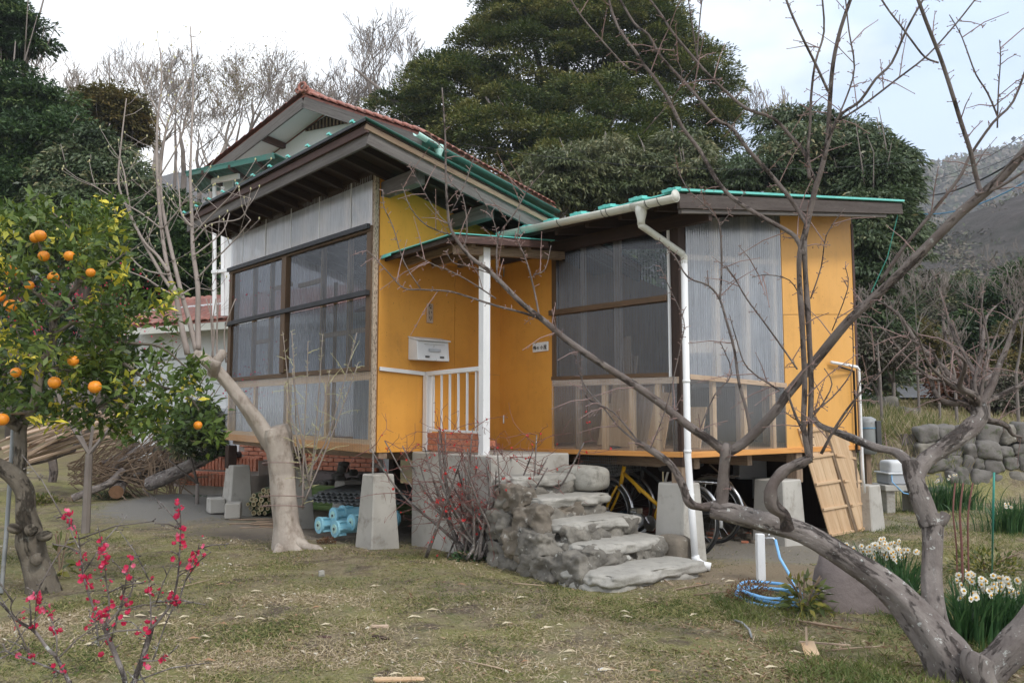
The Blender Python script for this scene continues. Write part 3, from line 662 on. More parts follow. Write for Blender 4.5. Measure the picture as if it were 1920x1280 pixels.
# posts of the house standing on the piers
for (a, b, z0, z1) in ((LA-.05,.03,.62,.92),(1.8,.03,.72,.90),(-LC+.06,LB+.06,.70,.86),(-LC+.06,LB+1.95,.62,.93),(-LC+.06,LB+LD-.1,.5,.93),(.1,LB+.8,.3,.93),(1.2,1.7,.3,.95),(2.6,1.9,.3,.95),(.35,1.3,.02,.95)):
    MB().bar(H(a,b,z0), H(a,b,z1), .12, .12, OUT_A).build('leg_post', 'old_wood' if a < 1 else 'dark_wood', hs, bevel=.005)
MB().tube([H(0.02,.02,.72), H(.02,.02,.96)], .012, 8).build('anchor_bolt', 'steel', hs)
for b in (.5, 1.6, 2.9): MB().bar(H(LA,b,.90), H(.1,b,.90), .08, .10).build('floor_joist', 'old_wood', hs)
for t in (.35, 1.2, 2.1, 3.0): MB().bar(H(-LC+.1,LB+t,.87), H(0,LB+t,.87), .08, .10).build('floor_joist', 'old_wood', hs)

# --- gutter and downpipe
gt = thing('rain_gutter', 'cream plastic gutter with bent white downpipe at right wing corner', 'gutter', H(-3.05, 1.05, 0))
def gpt(o, py): p = H(-o, 1.05); p.z = zpx(p.x, p.y, py); return p
gA, gB = gpt(3.04, 367), gpt(.80, 436)
def halfpipe(mb, p0, p1, r, n=8):
    d = (p1-p0).normalized(); sd_ = d.cross(V((0,0,1))).normalized(); up = sd_.cross(d)
    vs = []
    for rr in (r, r*.9):
        for p in (p0, p1):
            for k in range(n+1):
                a = PI + PI*k/n; vs.append(p + sd_*math.cos(a)*rr + up*math.sin(a)*rr)
    m_ = n+1; fs = []
    for k in range(n): fs += [(k, k+1, m_+k+1, m_+k), (2*m_+k+1, 2*m_+k, 3*m_+k, 3*m_+k+1), (k+1,k,2*m_+k,2*m_+k+1), (m_+k,m_+k+1,3*m_+k+1,3*m_+k)]
    fs += [(0,m_,3*m_,2*m_),(n,2*m_+n,3*m_+n,m_+n)]
    mb.add(vs, fs)
q = MB(); halfpipe(q, gA, gB, .055, 10); q.tube([gA+V((0,0,.0)), gA+(gB-gA)*.004], .052, 12); q.build('trough', 'cream_pipe', gt, smooth=True)
for t in (.07, .13, .335, .36, .62, .86):
    p = gA.lerp(gB, t); MB().torus(p, .057, .004, (gB-gA), 10, 4, PI, 2*PI).build('bracket', 'dark_metal', gt)
jp = gA.lerp(gB, .17)
q = MB(); halfpipe(q, jp-(gB-gA)*.035, jp+(gB-gA)*.035, .062, 10)
q.lathe([(.034,-.19),(.034,-.15),(.05,-.09),(.055,-.03)], jp, 14); q.build('outlet', 'cream_pipe', gt, smooth=True)
wtop = FS(.0,478,478,.08); wtop = V(H(-LC-.10, LB-.04, 0)); wtop.z = zpx(wtop.x, wtop.y, 478)
MB().tube([jp+V((0,0,-.17)), jp+V((0,0,-.20)), jp+(wtop-jp)*.06+V((0,0,-.185)), wtop+V((-.02,0,.015)), wtop+V((0,0,-.02)), wtop+V((0,0,-.08))], .031, 12).build('slant_pipe', 'cream_pipe', gt, smooth=True)
foot = H(-LC-.22, LB-.12, 0.03); foot.z = zpx(foot.x, foot.y, 1046)
mid1 = V(wtop); mid1.z = .95
MB().tube([wtop+V((0,0,-.05)), mid1, foot.lerp(mid1,.5), foot], .031, 12).build('downpipe', 'white_paint', gt, smooth=True)
MB().tube([foot+V((0,0,.02)), foot+V((0.01,-.005,-.02)), foot+V((.05,-.03,-.05)), foot+V((.12,-.05,-.065))], .036, 12).build('pipe_shoe', 'white_paint', gt, smooth=True)
for z in (1.62, 1.0, .62): MB().lathe([(.035,-.012),(.035,.012)], (lerp(foot.x, wtop.x, min(1,z/.95)), lerp(foot.y, wtop.y, min(1,z/.95)), z), 12).build('collar', 'white_paint', gt, smooth=True)

# --- railing, porch post
pr = thing('porch_railing', 'white wooden porch railing with thin balusters and tall canopy post', 'railing', H(-.6,.56,.95))
pb = V((-.265, 7.93, 0))
pt = V(pb); 
MB().bar((pb.x,pb.y,.94), (pb.x,pb.y,2.93), .082, .082, OUT_B).build('tall_post', 'white_paint', pr, bevel=.004)
p8 = H(-.06, .62)
MB().bar((p8.x,p8.y,.95), (p8.x,p8.y,1.74), .075, .075, OUT_B).build('short_post', 'white_paint', pr, bevel=.004)
MB().bar(H(-.03,.05,1.79), H(-.03,.62,1.755), .025, .04).build('wall_rail', 'white_paint', pr, bevel=.003)
MB().bar((p8.x,p8.y,1.755), (pb.x,pb.y,1.765), .045, .045).build('hand_rail', 'white_paint', pr, bevel=.004)
MB().bar((p8.x,p8.y,1.165), (pb.x,pb.y,1.155), .02, .025).build('foot_rail', 'white_paint', pr, bevel=.003)
for i in range(6):
    t = (i+.75)/6.6; x, y = lerp(p8.x,pb.x,t), lerp(p8.y,pb.y,t)
    MB().bar((x,y,1.16), (x,y,1.74), .018, .018, OUT_B).build('baluster', 'white_paint', pr)
# brick kerb under the railing
bk = thing('brick_kerb', 'low red brick kerb under the white porch railing', 'brick wall', H(-.6,.60,.94))
me_b = mesh_of(MB().box((0,0,0),(.195,.09,.055)), 'brick', 'brick')
ang = math.atan2(DA.y, DA.x)
for r in range(3):
    n_ = 6
    for i in range(n_):
        o = .10+(i+.5*(r%2))*.205
        if o > 1.06: continue
        p = H(-o, .64, .955+.0325+r*.062)-wloc(bk)
        obj('brick', me_b, bk, mtx=Matrix.Translation(p) @ Matrix.Rotation(ang+random.uniform(-.01,.01), 4, 'Z'), bevel=.004)
MB().bar(H(-.02,.645,.955+.09), H(-1.03,.645,.955+.09), .075, .175).build('mortar', 'mortar', bk)
for i in range(4):
    p = H(-.14, .8+i*.205, .985)-wloc(bk); obj('brick', me_b, bk, mtx=Matrix.Translation(p) @ Matrix.Rotation(ang+PI/2, 4, 'Z'), bevel=.004)

# --- letterbox and name plates
lb = thing('letterbox', 'white metal letterbox with small key lock on yellow wall', 'letterbox', H(-.12,.5,2.0))
pL = at(770, 662, H(0,.33).y); 
b0, b1, dth = .40, .80, .20
z0, z1 = 1.885, 2.10
q = MB().hexa([H(-.014,b0,z0+.01),H(-.014,b1,z0+.01),H(-dth,b1,z0),H(-dth,b0,z0),H(-.014,b0,z1+.03),H(-.014,b1,z1+.03),H(-dth+.02,b1,z1-.01),H(-dth+.02,b0,z1-.01)])
body = q.build('body', 'plastic_white', lb, bevel=.006)
MB().hexa([H(-.014,b0-.008,z1+.032),H(-.014,b1+.008,z1+.032),H(-dth-.012,b1+.008,z1-.012),H(-dth-.012,b0-.008,z1-.012),H(-.014,b0-.008,z1+.045),H(-.014,b1+.008,z1+.045),H(-dth-.012,b1+.008,z1+.002),H(-dth-.012,b0-.008,z1+.002)]).build('lid', 'plastic_white', lb, bevel=.003)
def fr(b, z, w_, h_, mat, name, par, off=.004):
    p = H(-dth-off+.0, b, z); MB().box(p, (w_, .006, h_), math.atan2(DB.y, DB.x)).build(name, mat, par)
fr(.515, 1.925, .05, .018, 'dark_metal', 'slot', lb); fr(.70, 1.925, .05, .018, 'dark_metal', 'slot', lb)
fr(.61, 2.055, .26, .003, 'grey_metal', 'seam', lb, .0); fr(.61, 1.995, .15, .03, 'cloth_pale', 'print_band', lb, .001)
MB().torus(H(-dth-.012,.61,1.90), .016, .003, DB, 12, 4, PI, 2*PI).build('handle', 'steel', lb)
MB().tube([H(-.1,b1,1.93), H(-.1,b1+.03,1.93)], .02, 10).torus(H(-.12,b1+.035,1.91), .016,.004, DB, 10, 4).box(H(-.09,b1+.04,1.905),(.03,.02,.035)).build('padlock', 'dark_metal', lb)

# name plates: brush strokes laid on the boards
KAN = {
 'ume': [[(.05,.72),(.42,.72)],[(.24,.95),(.24,.05)],[(.24,.70),(.04,.35)],[(.24,.68),(.42,.45)],[(.58,.95),(.48,.72)],[(.52,.82),(.95,.84)],[(.6,.65),(.54,.15)],[(.6,.65),(.9,.65),(.86,.12),(.78,.10)],[(.46,.40),(.98,.40)],[(.54,.15),(.85,.15)],[(.72,.58),(.74,.47)],[(.7,.33),(.72,.22)]],
 'no': [[(.52,.80),(.40,.40),(.22,.22),(.14,.45),(.30,.72),(.60,.80),(.84,.60),(.80,.32),(.58,.14)]],
 'ko': [[(.5,.92),(.5,.12),(.40,.18)],[(.28,.62),(.14,.32)],[(.72,.62),(.88,.34)]],
 'ya': [[(.16,.90),(.86,.90),(.84,.72),(.16,.72)],[(.16,.90),(.14,.45),(.03,.08)],[(.25,.58),(.92,.58)],[(.5,.58),(.34,.42),(.74,.42)],[(.66,.50),(.80,.38)],[(.30,.28),(.86,.28)],[(.56,.40),(.56,.08)],[(.20,.07),(.97,.07)]],
 'na': [[(.15,.74),(.55,.78)],[(.38,.95),(.18,.45)],[(.68,.80),(.82,.68)],[(.62,.62),(.62,.25),(.46,.14),(.36,.24),(.52,.32),(.82,.18)]],
 'i': [[(.22,.80),(.20,.35),(.34,.20)],[(.72,.76),(.82,.42)]],
 'ri': [[(.30,.85),(.26,.5),(.34,.45)],[(.68,.88),(.70,.45),(.48,.08)]]}
def strokes(mb, key, org, ux, uy, nrm, size, w_):
    for st in KAN[key]:
        P = [org + ux*(x*size) + uy*(y*size) + nrm*.004 for x, y in st]
        for a_, b_ in zip(P[:-1], P[1:]): mb.bar(a_, b_ + (b_-a_)*.05, w_, .002, nrm)
np1 = thing('name_plate', 'white painted name board with brushed Japanese characters on door', 'sign', at(1009, 651, H(-.7,LB).y))
o0, o1 = .60, .84
cz = zpx(*H(-.72,LB).xy, 651)
MB().slab(H(-o0,LB-.035,cz-.05), H(-o1,LB-.035,cz-.045), H(-o1,LB-.035,cz+.055), H(-o0,LB-.035,cz+.05), .018).build('board', 'white_paint', np1, bevel=.002)
q = MB()
for i, k in enumerate(('ume','no','ko','ya')): strokes(q, k, H(-(o0+.012+i*.056), LB-.035, cz-.028), OUT_B, V((0,0,1)), OUT_A, .05 if k != 'no' else .042, .0045)
q.build('lettering', 'ink', np1)
cz = zpx(*H(0,.62).xy, 587)
np2 = thing('name_plate', 'narrow vertical wooden name plate above the letterbox', 'sign', H(0,.62,cz))
MB().slab(H(-.035,.625,cz-.105), H(-.035,.70,cz-.105), H(-.035,.70,cz+.105), H(-.035,.625,cz+.105), .02).build('board', 'plank_pale', np2, bevel=.002)
q = MB()
for i, k in enumerate(('na','i','ri')): strokes(q, k, H(-.035, .632, cz+.040-i*.062), DB, V((0,0,1)), OUT_B, .055, .006)
q.build('lettering', 'ink', np2)
# vent pipe elbow on the right wall
vp = thing('wall_pipe', 'white and black bent pipe running down the far end of yellow side wall', 'pipe', FS(3.1,680,680,.05))
pA, pB_ = FS(2.55,681,679,.06), FS(3.12,690,688,.06)
MB().tube([pA, pB_, pB_+V((.02,0,-.03)), V((pB_.x+.02,pB_.y,.75)),V((pB_.x+.03,pB_.y,.45))], .017, 10).build('white_pipe', 'white_paint', vp, smooth=True)
MB().tube([pA+V((.08,-.02,-.05)), pB_+V((-.05,-.03,-.05)), V((pB_.x-.05,pB_.y-.03,.9))], .013, 8).build('black_hose', 'black_rubber', vp, smooth=True)
# ---------------------------------------------------------------- rough stone helpers
def rough(mb, c8, amp, seed, n=10, rnd=.35, flat_top=.35, freq=3.0):
    """rounded, noisy block inside 8 corners (bottom ring, top ring)"""
    c8 = [V(p) for p in c8]; vid = {}; vs = []; fs = []
    def tri(u, v_, w_):
        u, v_, w_ = (u+1)/2, (v_+1)/2, (w_+1)/2
        b = c8[0].lerp(c8[1], u).lerp(c8[3].lerp(c8[2], u), v_); t = c8[4].lerp(c8[5], u).lerp(c8[7].lerp(c8[6], u), v_)
        return b.lerp(t, w_)
    crag = freq > 4.9
    ctr = tri(0,0,0); ext = max((tri(1,1,1)-tri(-1,-1,-1)).length, .1)
    def vert(i, j, k):
        key = (i,j,k)
        if key in vid: return vid[key]
        u, v_, w_ = 2*i/n-1, 2*j/n-1, 2*k/n-1
        p = V((u,v_,w_)); s_ = p.normalized()*1.0
        L4 = (abs(u)**4+abs(v_)**4+abs(w_)**4)**.25
        q = p.lerp(p/L4 if L4 else p, rnd*1.6 if rnd < .6 else 1.0)
        if rnd >= .6: q = q.lerp(s_*1.05, (rnd-.6)*2)
        P = tri(*q); d = (P-ctr).normalized()
        f = noise.fractal(P*freq+V((seed*3.1,seed,0)), .9, 2.1, 4)*amp + noise.noise(P*freq*3.7+V((seed,0,seed)))*amp*.25
        if crag: f -= (abs(noise.noise(P*freq*1.3+V((seed,seed,0))))*1.3 + abs(noise.noise(P*freq*3.1+V((seed,seed,5))))*.55 - .35)*amp
        if w_ > .9: f *= flat_top
        vid[key] = len(vs); vs.append(P + d*f); return vid[key]
    for a in range(n):
        for b in range(n):
            fs += [tuple(vert(*x) for x in q_) for q_ in (
              ((a,b,0),(a,b+1,0),(a+1,b+1,0),(a+1,b,0)), ((a,b,n),(a+1,b,n),(a+1,b+1,n),(a,b+1,n)),
              ((a,0,b),(a+1,0,b),(a+1,0,b+1),(a,0,b+1)), ((a,n,b),(a,n,b+1),(a+1,n,b+1),(a+1,n,b)),
              ((0,a,b),(0,a,b+1),(0,a+1,b+1),(0,a+1,b)), ((n,a,b),(n,a+1,b),(n,a+1,b+1),(n,a,b+1)))]
    mb.add(vs, fs); return mb
def box8(c, size, rz=0, taper=1.0, tilt=0):
    Mx = Matrix.Translation(V(c)) @ Matrix.Rotation(rz,4,'Z') @ Matrix.Rotation(tilt,4,'Y'); x,y,z = [s/2 for s in size]
    return [Mx @ V(p) for p in [(-x,-y,-z),(x,-y,-z),(x,y,-z),(-x,y,-z),(-x*taper,-y*taper,z),(x*taper,-y*taper,z),(x*taper,y*taper,z),(-x*taper,y*taper,z)]]
def H8(o0, o1, b0, b1, z0, z1, sk=0):
    return [H(-o0,b0,z0),H(-o1,b0,z0),H(-o1,b1,z0),H(-o0,b1,z0),H(-o0,b0+sk,z1),H(-o1,b0+sk,z1),H(-o1,b1,z1),H(-o0,b1,z1)]
ANG = math.atan2(DA.y, DA.x)

# ---------------------------------------------------------------- concrete piers
def pier(a, b, top, wt, wb, label, z0=-.05):
    p = H(a, b); g = tz(p.x, p.y)+z0
    q = MB(); t, u = wt/2, wb/2
    q.hexa([H(a+x*u,b+y*u,g) for x,y in ((-1,-1),(1,-1),(1,1),(-1,1))][::-1] + [H(a+x*t,b+y*t,top) for x,y in ((-1,-1),(1,-1),(1,1),(-1,1))][::-1])
    o = q.build('concrete_pier', 'concrete', None, label=label, cat='pier', group='concrete piers under the house', bevel=.012)
    return o
pier(LA-.13, .10, zpx(*H(LA-.1,.1).xy, 871), .24, .33, 'concrete pier under the far left end of the house beside two blocks')
pier(1.95, .12, zpx(*H(1.95,.1).xy, 874), .24, .36, 'concrete pier standing right behind the pale tree trunk')
pier(.05, .10, zpx(*H(.05,-.05).xy, 889), .235, .335, 'concrete pier under the corner between glazed front and letterbox wall')
pier(-LC+.10, LB+.08, zpx(*H(-LC,LB).xy, 906), .27, .35, 'concrete pier beside the white downpipe foot')
pier(-LC+.12, LB+1.72, zpx(*H(-LC,LB+1.7).xy, 899), .34, .40, 'wide concrete pier between the bicycles and the leaning panels')
pier(-LC+.06, LB+LD+.22, .52, .26, .32, 'small concrete pier showing behind the leaning wooden panels')
pier(2.1, .9, .50, .24, .32, 'concrete pier deep in shade beside the rubble heap')
pier(.5, 2.0, .50, .24, .32, 'concrete pier deepest under the house behind the corner pier')

# ---------------------------------------------------------------- concrete porch block and stone steps
pb_ = MB().hexa(H8(.0, 1.33, .47, 1.46, -.05, .945)).build('porch_block', 'concrete', None, label='smooth grey concrete landing block in front of the door', cat='landing', bevel=.012)
st = thing('stone_steps', 'rough stone and concrete steps climbing to the porch landing', 'steps', H(-2.0,.9,0))
stps = [(1.25,1.64,.44,1.46,.40,.77),(1.3,1.96,.44,1.42,.24,.60),(1.35,2.28,.46,1.44,.08,.425),(1.5,2.60,.42,1.46,-.10,.27),(2.35,2.98,.22,1.42,-.16,.115)]
for i, (o0,o1,b0,b1,z0,z1) in enumerate(stps):
    q = MB(); rough(q, H8(o0,o1,b0,b1,z0,z1-.06,.05), .08 if i < 4 else .03, i*5+2, 26, .42, .2, 5.0)
    body_ = q.build('step', 'rock_grey' if i < 4 else 'concrete_tread', st, smooth=True)
    q = MB(); rough(q, H8(o0+.02,o1+.02,b0+.02,b1+.02,z1-.10,z1,.04), .045, i*7+1, 24, .34, .3, 5.2)
    q.build('tread', 'concrete_tread', body_, smooth=True)
fst = [(1.60,.52,.56,.42,.2,.24),(1.90,.46,.42,.40,.2,.24),(1.55,.50,.32,.40,.24,.28),(1.80,.44,.20,.38,.24,.26),(1.60,.48,.07,.44,.26,.24),(2.05,.38,.24,.40,.24,.26),(2.15,.36,.06,.46,.26,.24),(2.50,.38,.10,.34,.24,.26),
       (2.56,.62,.15,.16,.50,.2),(2.22,.74,.30,.14,.50,.2),(2.56,1.18,.15,.14,.46,.18),(1.90,.80,.48,.12,.5,.18),(2.24,1.25,.31,.12,.3,.16)]
for i, (o, b, z, lo_, lb_, hz) in enumerate(fst):
    q = MB(); p = H(-o, b, z)
    rough(q, box8(p, (lo_, lb_, hz), ANG+random.uniform(-.15,.15), .9, random.uniform(-.12,.12)), .06, i+30, 20, .34, .8, 5.2)
    q.build('boulder', random.choice(['rock_grey','rock_grey','rock_grey','rock_brown']), st, smooth=True)
q = MB(); rough(q, box8(H(-1.60,1.38,.72),(.50,.34,.24),ANG+.1), .02, 77, 12, .62, .8, 3); q.build('boulder', 'rock_light', st, smooth=True)
q = MB(); rough(q, box8(H(-2.58,1.50,.14),(.30,.24,.26),ANG), .02, 79, 12, .62, .8, 3); q.build('boulder', 'rock_brown', st, smooth=True)

# ---------------------------------------------------------------- bicycles under the right wing
def bicycle(name, label, paint, basket=True):
    """front wheel at origin, runs along +x; wheel radius .335"""
    t = thing(name, label, 'bicycle', (0,0,0), 'bicycles under the house')
    R = .325; FW, RW = V((0,0,R)), V((1.06,0,R))
    for nm, c in (('front_wheel', FW), ('rear_wheel', RW)):
        wh = MB().torus(c, R-.012, .017, (0,1,0), 44, 8).build(nm, 'black_rubber', t, smooth=True)
        MB().torus(c, R-.034, .011, (0,1,0), 44, 6).build('rim', 'steel', wh, smooth=True)
        MB().lathe([(.018,-.045),(.022,-.02),(.022,.02),(.018,.045)], c, 10, 'Y').build('hub', 'steel', wh)
        q = MB()
        for k in range(20):
            a = 2*PI*k/20; q.tube([c+V((math.cos(a+.25)*.02,.02*(-1)**k,math.sin(a+.25)*.02)), c+V((math.cos(a)*(R-.035),0,math.sin(a)*(R-.035)))], .0013, 3, False)
        q.build('spokes', 'steel', wh)
        q = MB(); q.torus(c, R+.022, .020, (0,1,0), 26, 6, PI*.30 if nm == 'front_wheel' else PI*.0, PI*1.02)
        q.build('mudguard', 'steel', t, smooth=True)
    q = MB()
    head_b, head_t = V((.185,0,.60)), V((.235,0,.80))
    for s_ in (-.045,.045): q.tube([FW+V((0,s_,0)), V((.03,s_,.36)), V((.10,s_,.48)), V((.165,s_*.6,.60))], .012, 8)
    q.build('fork', paint, t, smooth=True)
    bb = V((.62,0,.27)); seat_t = V((.76,0,.66))
    q = MB().tube([head_b, head_t], .021, 10).tube([V((.215,0,.74)), V((.45,0,.585)), V((.685,0,.44))], .019, 10).tube([bb, V((.69,0,.46)), seat_t], .016, 10)
    q.tube([V((.685,.0,.44)), V((.80,.03,.40)), RW+V((0,.05,0))], .010, 8).tube([V((.685,.0,.44)), V((.80,-.03,.40)), RW+V((0,-.05,0))], .010, 8)
    q.tube([bb, RW+V((0,.05,-.02))], .010, 8).tube([bb, RW+V((0,-.05,-.02))], .010, 8).tube([V((.36,0,.64)),V((.45,0,.55))], .010, 6)
    q.build('frame', paint, t, smooth=True)
    MB().tube([head_t, V((.25,0,.86)), V((.26,0,.96))], .013, 8).build('stem', 'dark_metal', t)
    q = MB()
    for s_ in (-1,1): q.tube([V((.26,0,.96)), V((.24,s_*.10,.99)), V((.26,s_*.22,.985)), V((.40,s_*.27,.965)), V((.50,s_*.275,.955))], .011, 8)
    hb = q.build('handlebar', 'dark_metal', t, smooth=True)
    for s_ in (-1,1): MB().tube([V((.40,s_*.27,.965)), V((.52,s_*.276,.953))], .016, 8).build('grip', 'black_rubber', hb)
    for s_ in (-1,1): MB().tube([V((.26,s_*.18,.97)), V((.12,s_*.12,.93)), V((.10,s_*.02,.72)), V((.18,0,.62))], .004, 5).build('brake_cable', 'black_rubber', t)
    MB().tube([seat_t, V((.80,0,.78))], .013, 8).build('seat_post', 'steel', t)
    q = MB(); rough(q, [V(p) for p in ((.70,-.03,.77),(.95,-.10,.77),(.95,.10,.77),(.70,.03,.77),(.68,-.025,.82),(.96,-.10,.85),(.96,.10,.85),(.68,.025,.82))], .005, 3, 8, .5)
    q.build('saddle', 'black_rubber', t, smooth=True)
    MB().lathe([(.02,-.02),(.075,-.012),(.075,.004),(.02,.012)], bb+V((0,-.05,0)), 20, 'Y').build('chainring', 'steel', t)
    q = MB().bar(bb+V((0,-.07,0)), bb+V((-.11,-.075,.11)), .018, .012).bar(bb+V((0,.07,0)), bb+V((.11,.075,-.11)), .018, .012); cr_ = q.build('crank', 'steel', t)
    for p in (bb+V((-.11,-.13,.115)), bb+V((.11,.13,-.115))):
        MB().box(p+V((0,0,.022)),(.085,.085,.008)).box(p-V((0,0,.022)),(.085,.085,.008)).box(p+V((.04,0,0)),(.008,.085,.05)).box(p-V((.04,0,0)),(.008,.085,.05)).build('pedal', 'steel', cr_)
    q = MB().tube([V((.98,-.06,.70)), V((1.36,-.06,.69))], .005, 6).tube([V((.98,.06,.70)), V((1.36,.06,.69))], .005, 6)
    for k in range(6): q.tube([V((1.0+k*.07,-.06,.70)), V((1.0+k*.07,.06,.70))], .004, 5)
    for s_ in (-.06,.06): q.tube([V((1.2,s_,.69)), RW+V((0,s_,0))], .005, 6)
    q.build('carrier', 'steel', t)
    if basket:
        q = MB(); x0,x1,y0,z0,z1 = -.20,.15,.17,.70,.93
        def ring(z, k): 
            e = (z-z0)/(z1-z0)*.03
            P = [V((x0-e,-y0-e,z)),V((x1+e,-y0-e,z)),V((x1+e,y0+e,z)),V((x0-e,y0+e,z))]
            for i in range(4): q.tube([P[i],P[(i+1)%4]], k, 4, False)
        for i in range(9): ring(z0+(z1-z0)*i/8, .0045 if i == 8 else .0020)
        for i in range(15):
            f = i/14
            for y_ in (-1,1): q.tube([V((lerp(x0,x1,f),y_*y0,z0)), V((lerp(x0-.03,x1+.03,f),y_*(y0+.03),z1))], .0020, 3, False)
            for x_, e in ((x0,-.03),(x1,.03)): q.tube([V((x_,lerp(-y0,y0,f),z0)), V((x_+e,lerp(-y0-.03,y0+.03,f),z1))], .0020, 3, False)
        for i in range(8): q.tube([V((x0,lerp(-y0,y0,i/7),z0)), V((x1,lerp(-y0,y0,i/7),z0))], .0022, 3, False)
        q.build('basket', 'grey_metal', t)
        MB().lathe([(.045,0),(.05,.03),(.03,.07)], (-.02,-.0,.60), 12, 'X').build('lamp', 'dark_metal', t, smooth=True)
    return t
b1 = bicycle('bicycle', 'yellow bicycle with wire basket parked under the right wing', 'bike_yellow')
pF = H(-1.33, 1.98); b1.location = (pF.x, pF.y, .005); b1.rotation_euler = (-.03, 0, math.atan2(-DA.y, -DA.x))
b2 = copy_tree(b1); b2['label'] = 'dark bicycle half hidden behind the yellow one and the pier'
for c in kids(b2):
    if c.data and c.data.materials and c.data.materials[0].name == 'bike_yellow':
        c.data = c.data.copy(); c.data.materials[0] = M['dark_metal']
pF = H(-.95, 2.75); b2.location = (pF.x, pF.y, .005); b2.rotation_euler = (.05, 0, math.atan2(-DA.y, -DA.x)+.12)
# other clutter there
q = MB().lathe([(.11,0),(.135,.22),(.14,.23),(.128,.225)], gnd(1193,1010)+V((0,.5,0)), 20); q.build('blue_bucket', 'blue_tub', None, label='dark blue bucket behind the front wheel of yellow bicycle', cat='bucket', smooth=True)
p = gnd(1222,1005)+V((0,.35,0)); q = MB(); rough(q, box8(p+V((.02,0,.14)),(.24,.20,.28),.2), .03, 5, 9, .5); q.build('red_bag', 'red_bag', None, label='dark red sack slumped against the pier beside bicycle', cat='bag', smooth=True)
p = gnd(1205,1010)+V((0,.3,0)); MB().lathe([(.0,0),(.10,.0),(.12,.02),(.12,.03),(.0,.03)], p+V((0,0,.12)), 20, 'Y').build('round_cover', 'plastic_white', None, label='round white disc cover propped between the blue bucket and red sack', cat='cover', smooth=True)
q = MB().bar(at(1450,935,10.2), at(1450,895,10.2), .5, .03, (0,1,0)).build('grey_board', 'grey_metal', None, label='grey green board stored upright behind the wide pier', cat='board')
p = at(1405,865,10.6); MB().box(p,(.35,.3,.42)).box(p+V((0,0,.22)),(.38,.33,.03)).build('white_cabinet', 'plastic_white', None, label='white cabinet stored in the shade beneath right wing floor', cat='cabinet', bevel=.01)
def hang(P, r, mat, name, label, cat, n=6, **k): 
    return MB().tube(P, r, n).build(name, mat, None, label=label, cat=cat, smooth=True, **k)
hang([at(1330,870,8.9),at(1370,905,8.9),at(1400,950,8.9),at(1412,985,8.9),gnd(1405,1000)], .010, 'old_wood', 'cane_stick', 'bent pale cane leaning in the dark beside bicycles', 'stick')
for i in range(26):                                 # broken tiles and rubble near the bicycles
    px, py = random.uniform(1330,1440), random.uniform(990,1022); p = gnd(px,py)
    q = MB(); s_ = random.uniform(.03,.08); rough(q, box8(p+V((0,0,s_*.3)),(s_*1.5,s_,s_*.5),random.uniform(0,3)), .01, i, 3, .4)
    q.build('rubble', random.choice(['brick','rock_brown','rock_light']), None, label='small broken tile or stone on bare sand beside bicycles', cat='rubble', group='rubble near the bicycles')

# ---------------------------------------------------------------- under the left bay
bam = thing('bamboo_bundle', '', '') if 0 else None
k = 0
dirB = V((.02,1,0)).normalized()
bp0 = gnd(487, 966)
axx = V((dirB.y, -dirB.x, 0))
for r in range(6):
    for c in range(5):
        if (r, c) in ((5,0),(5,4),(4,0),(5,1),(0,4)): continue
        rr = random.uniform(.024,.036)
        p = bp0 + axx*((c-2)*.078+(r%2)*.036+random.uniform(-.008,.008)) + V((0,0,.035+r*.058)) + dirB*random.uniform(-.05,.05)
        L = random.uniform(1.7,2.0)
        q = MB(); rings = []
        P = []; R = []
        for i in range(8):
            t_ = L*i/7; P += [p+dirB*t_]; R += [rr*(1.12 if i%2 else 1)]
        pole = q.tube(P, R, 10, False).build('bamboo_pole', 'bamboo', None, label='cut green bamboo pole in the bundle under the glazed bay', cat='bamboo pole', group='bamboo poles in the bundle')
        pole['kind'] = ''; del pole['kind']
        vs = MB(); n_ = 10; t_ = dirB; u_ = axx; w_ = t_.cross(u_)
        outer = [p-t_*.002+(u_*math.cos(2*PI*i/n_)+w_*math.sin(2*PI*i/n_))*rr for i in range(n_)]; inner = [p-t_*.002+(u_*math.cos(2*PI*i/n_)+w_*math.sin(2*PI*i/n_))*rr*.72 for i in range(n_)]
        deep = [x+t_*.05 for x in inner]
        vs.add(outer+inner+deep, [(i,(i+1)%n_,n_+(i+1)%n_,n_+i) for i in range(n_)]+[(n_+i,n_+(i+1)%n_,2*n_+(i+1)%n_,2*n_+i) for i in range(n_)]+[tuple(2*n_+i for i in range(n_))])
        vs.build('cut_end', 'bamboo_cut', pole)
for i in range(6):                                  # longer green poles lying across behind
    p0 = at(572,922+i*5,11.2); p0.z = .12+i*.05; p1 = p0 + V((2.2,-.9,0))
    MB().tube([p0,p0.lerp(p1,.5),p1], .04, 10).build('bamboo_pole', 'bamboo', None, label=('lowest','second lowest','third','fourth','second highest','highest')[i]+' of the long dark bamboo poles lying behind the blue tubes', cat='bamboo pole', group='long bamboo poles in the shade', smooth=True)
for i in range(4):                                  # dark shiny sheets
    p0 = at(572+i*8,955-i*4,9.7); z = .36+i*.03
    a_ = V((p0.x,p0.y-.1,z)); b_ = a_+V((1.75,-.55,.02*i)); q = MB()
    corr(q, a_, b_, b_+V((.35,.8,.03)), a_+V((.3,.9,.0)), .07, .012, 3, 4, .05)
    o = q.build('roofing_sheet', 'shiny_sheet', None, label=('lowest','second','third','topmost')[i]+' dark glossy corrugated sheet of the stack over the blue tubes', cat='sheet', group='stacked roofing sheets', smooth=True); md = o.modifiers.new('t','SOLIDIFY'); md.thickness = .004
bd = (DB*.9+V((.2,.2,0))).normalized()
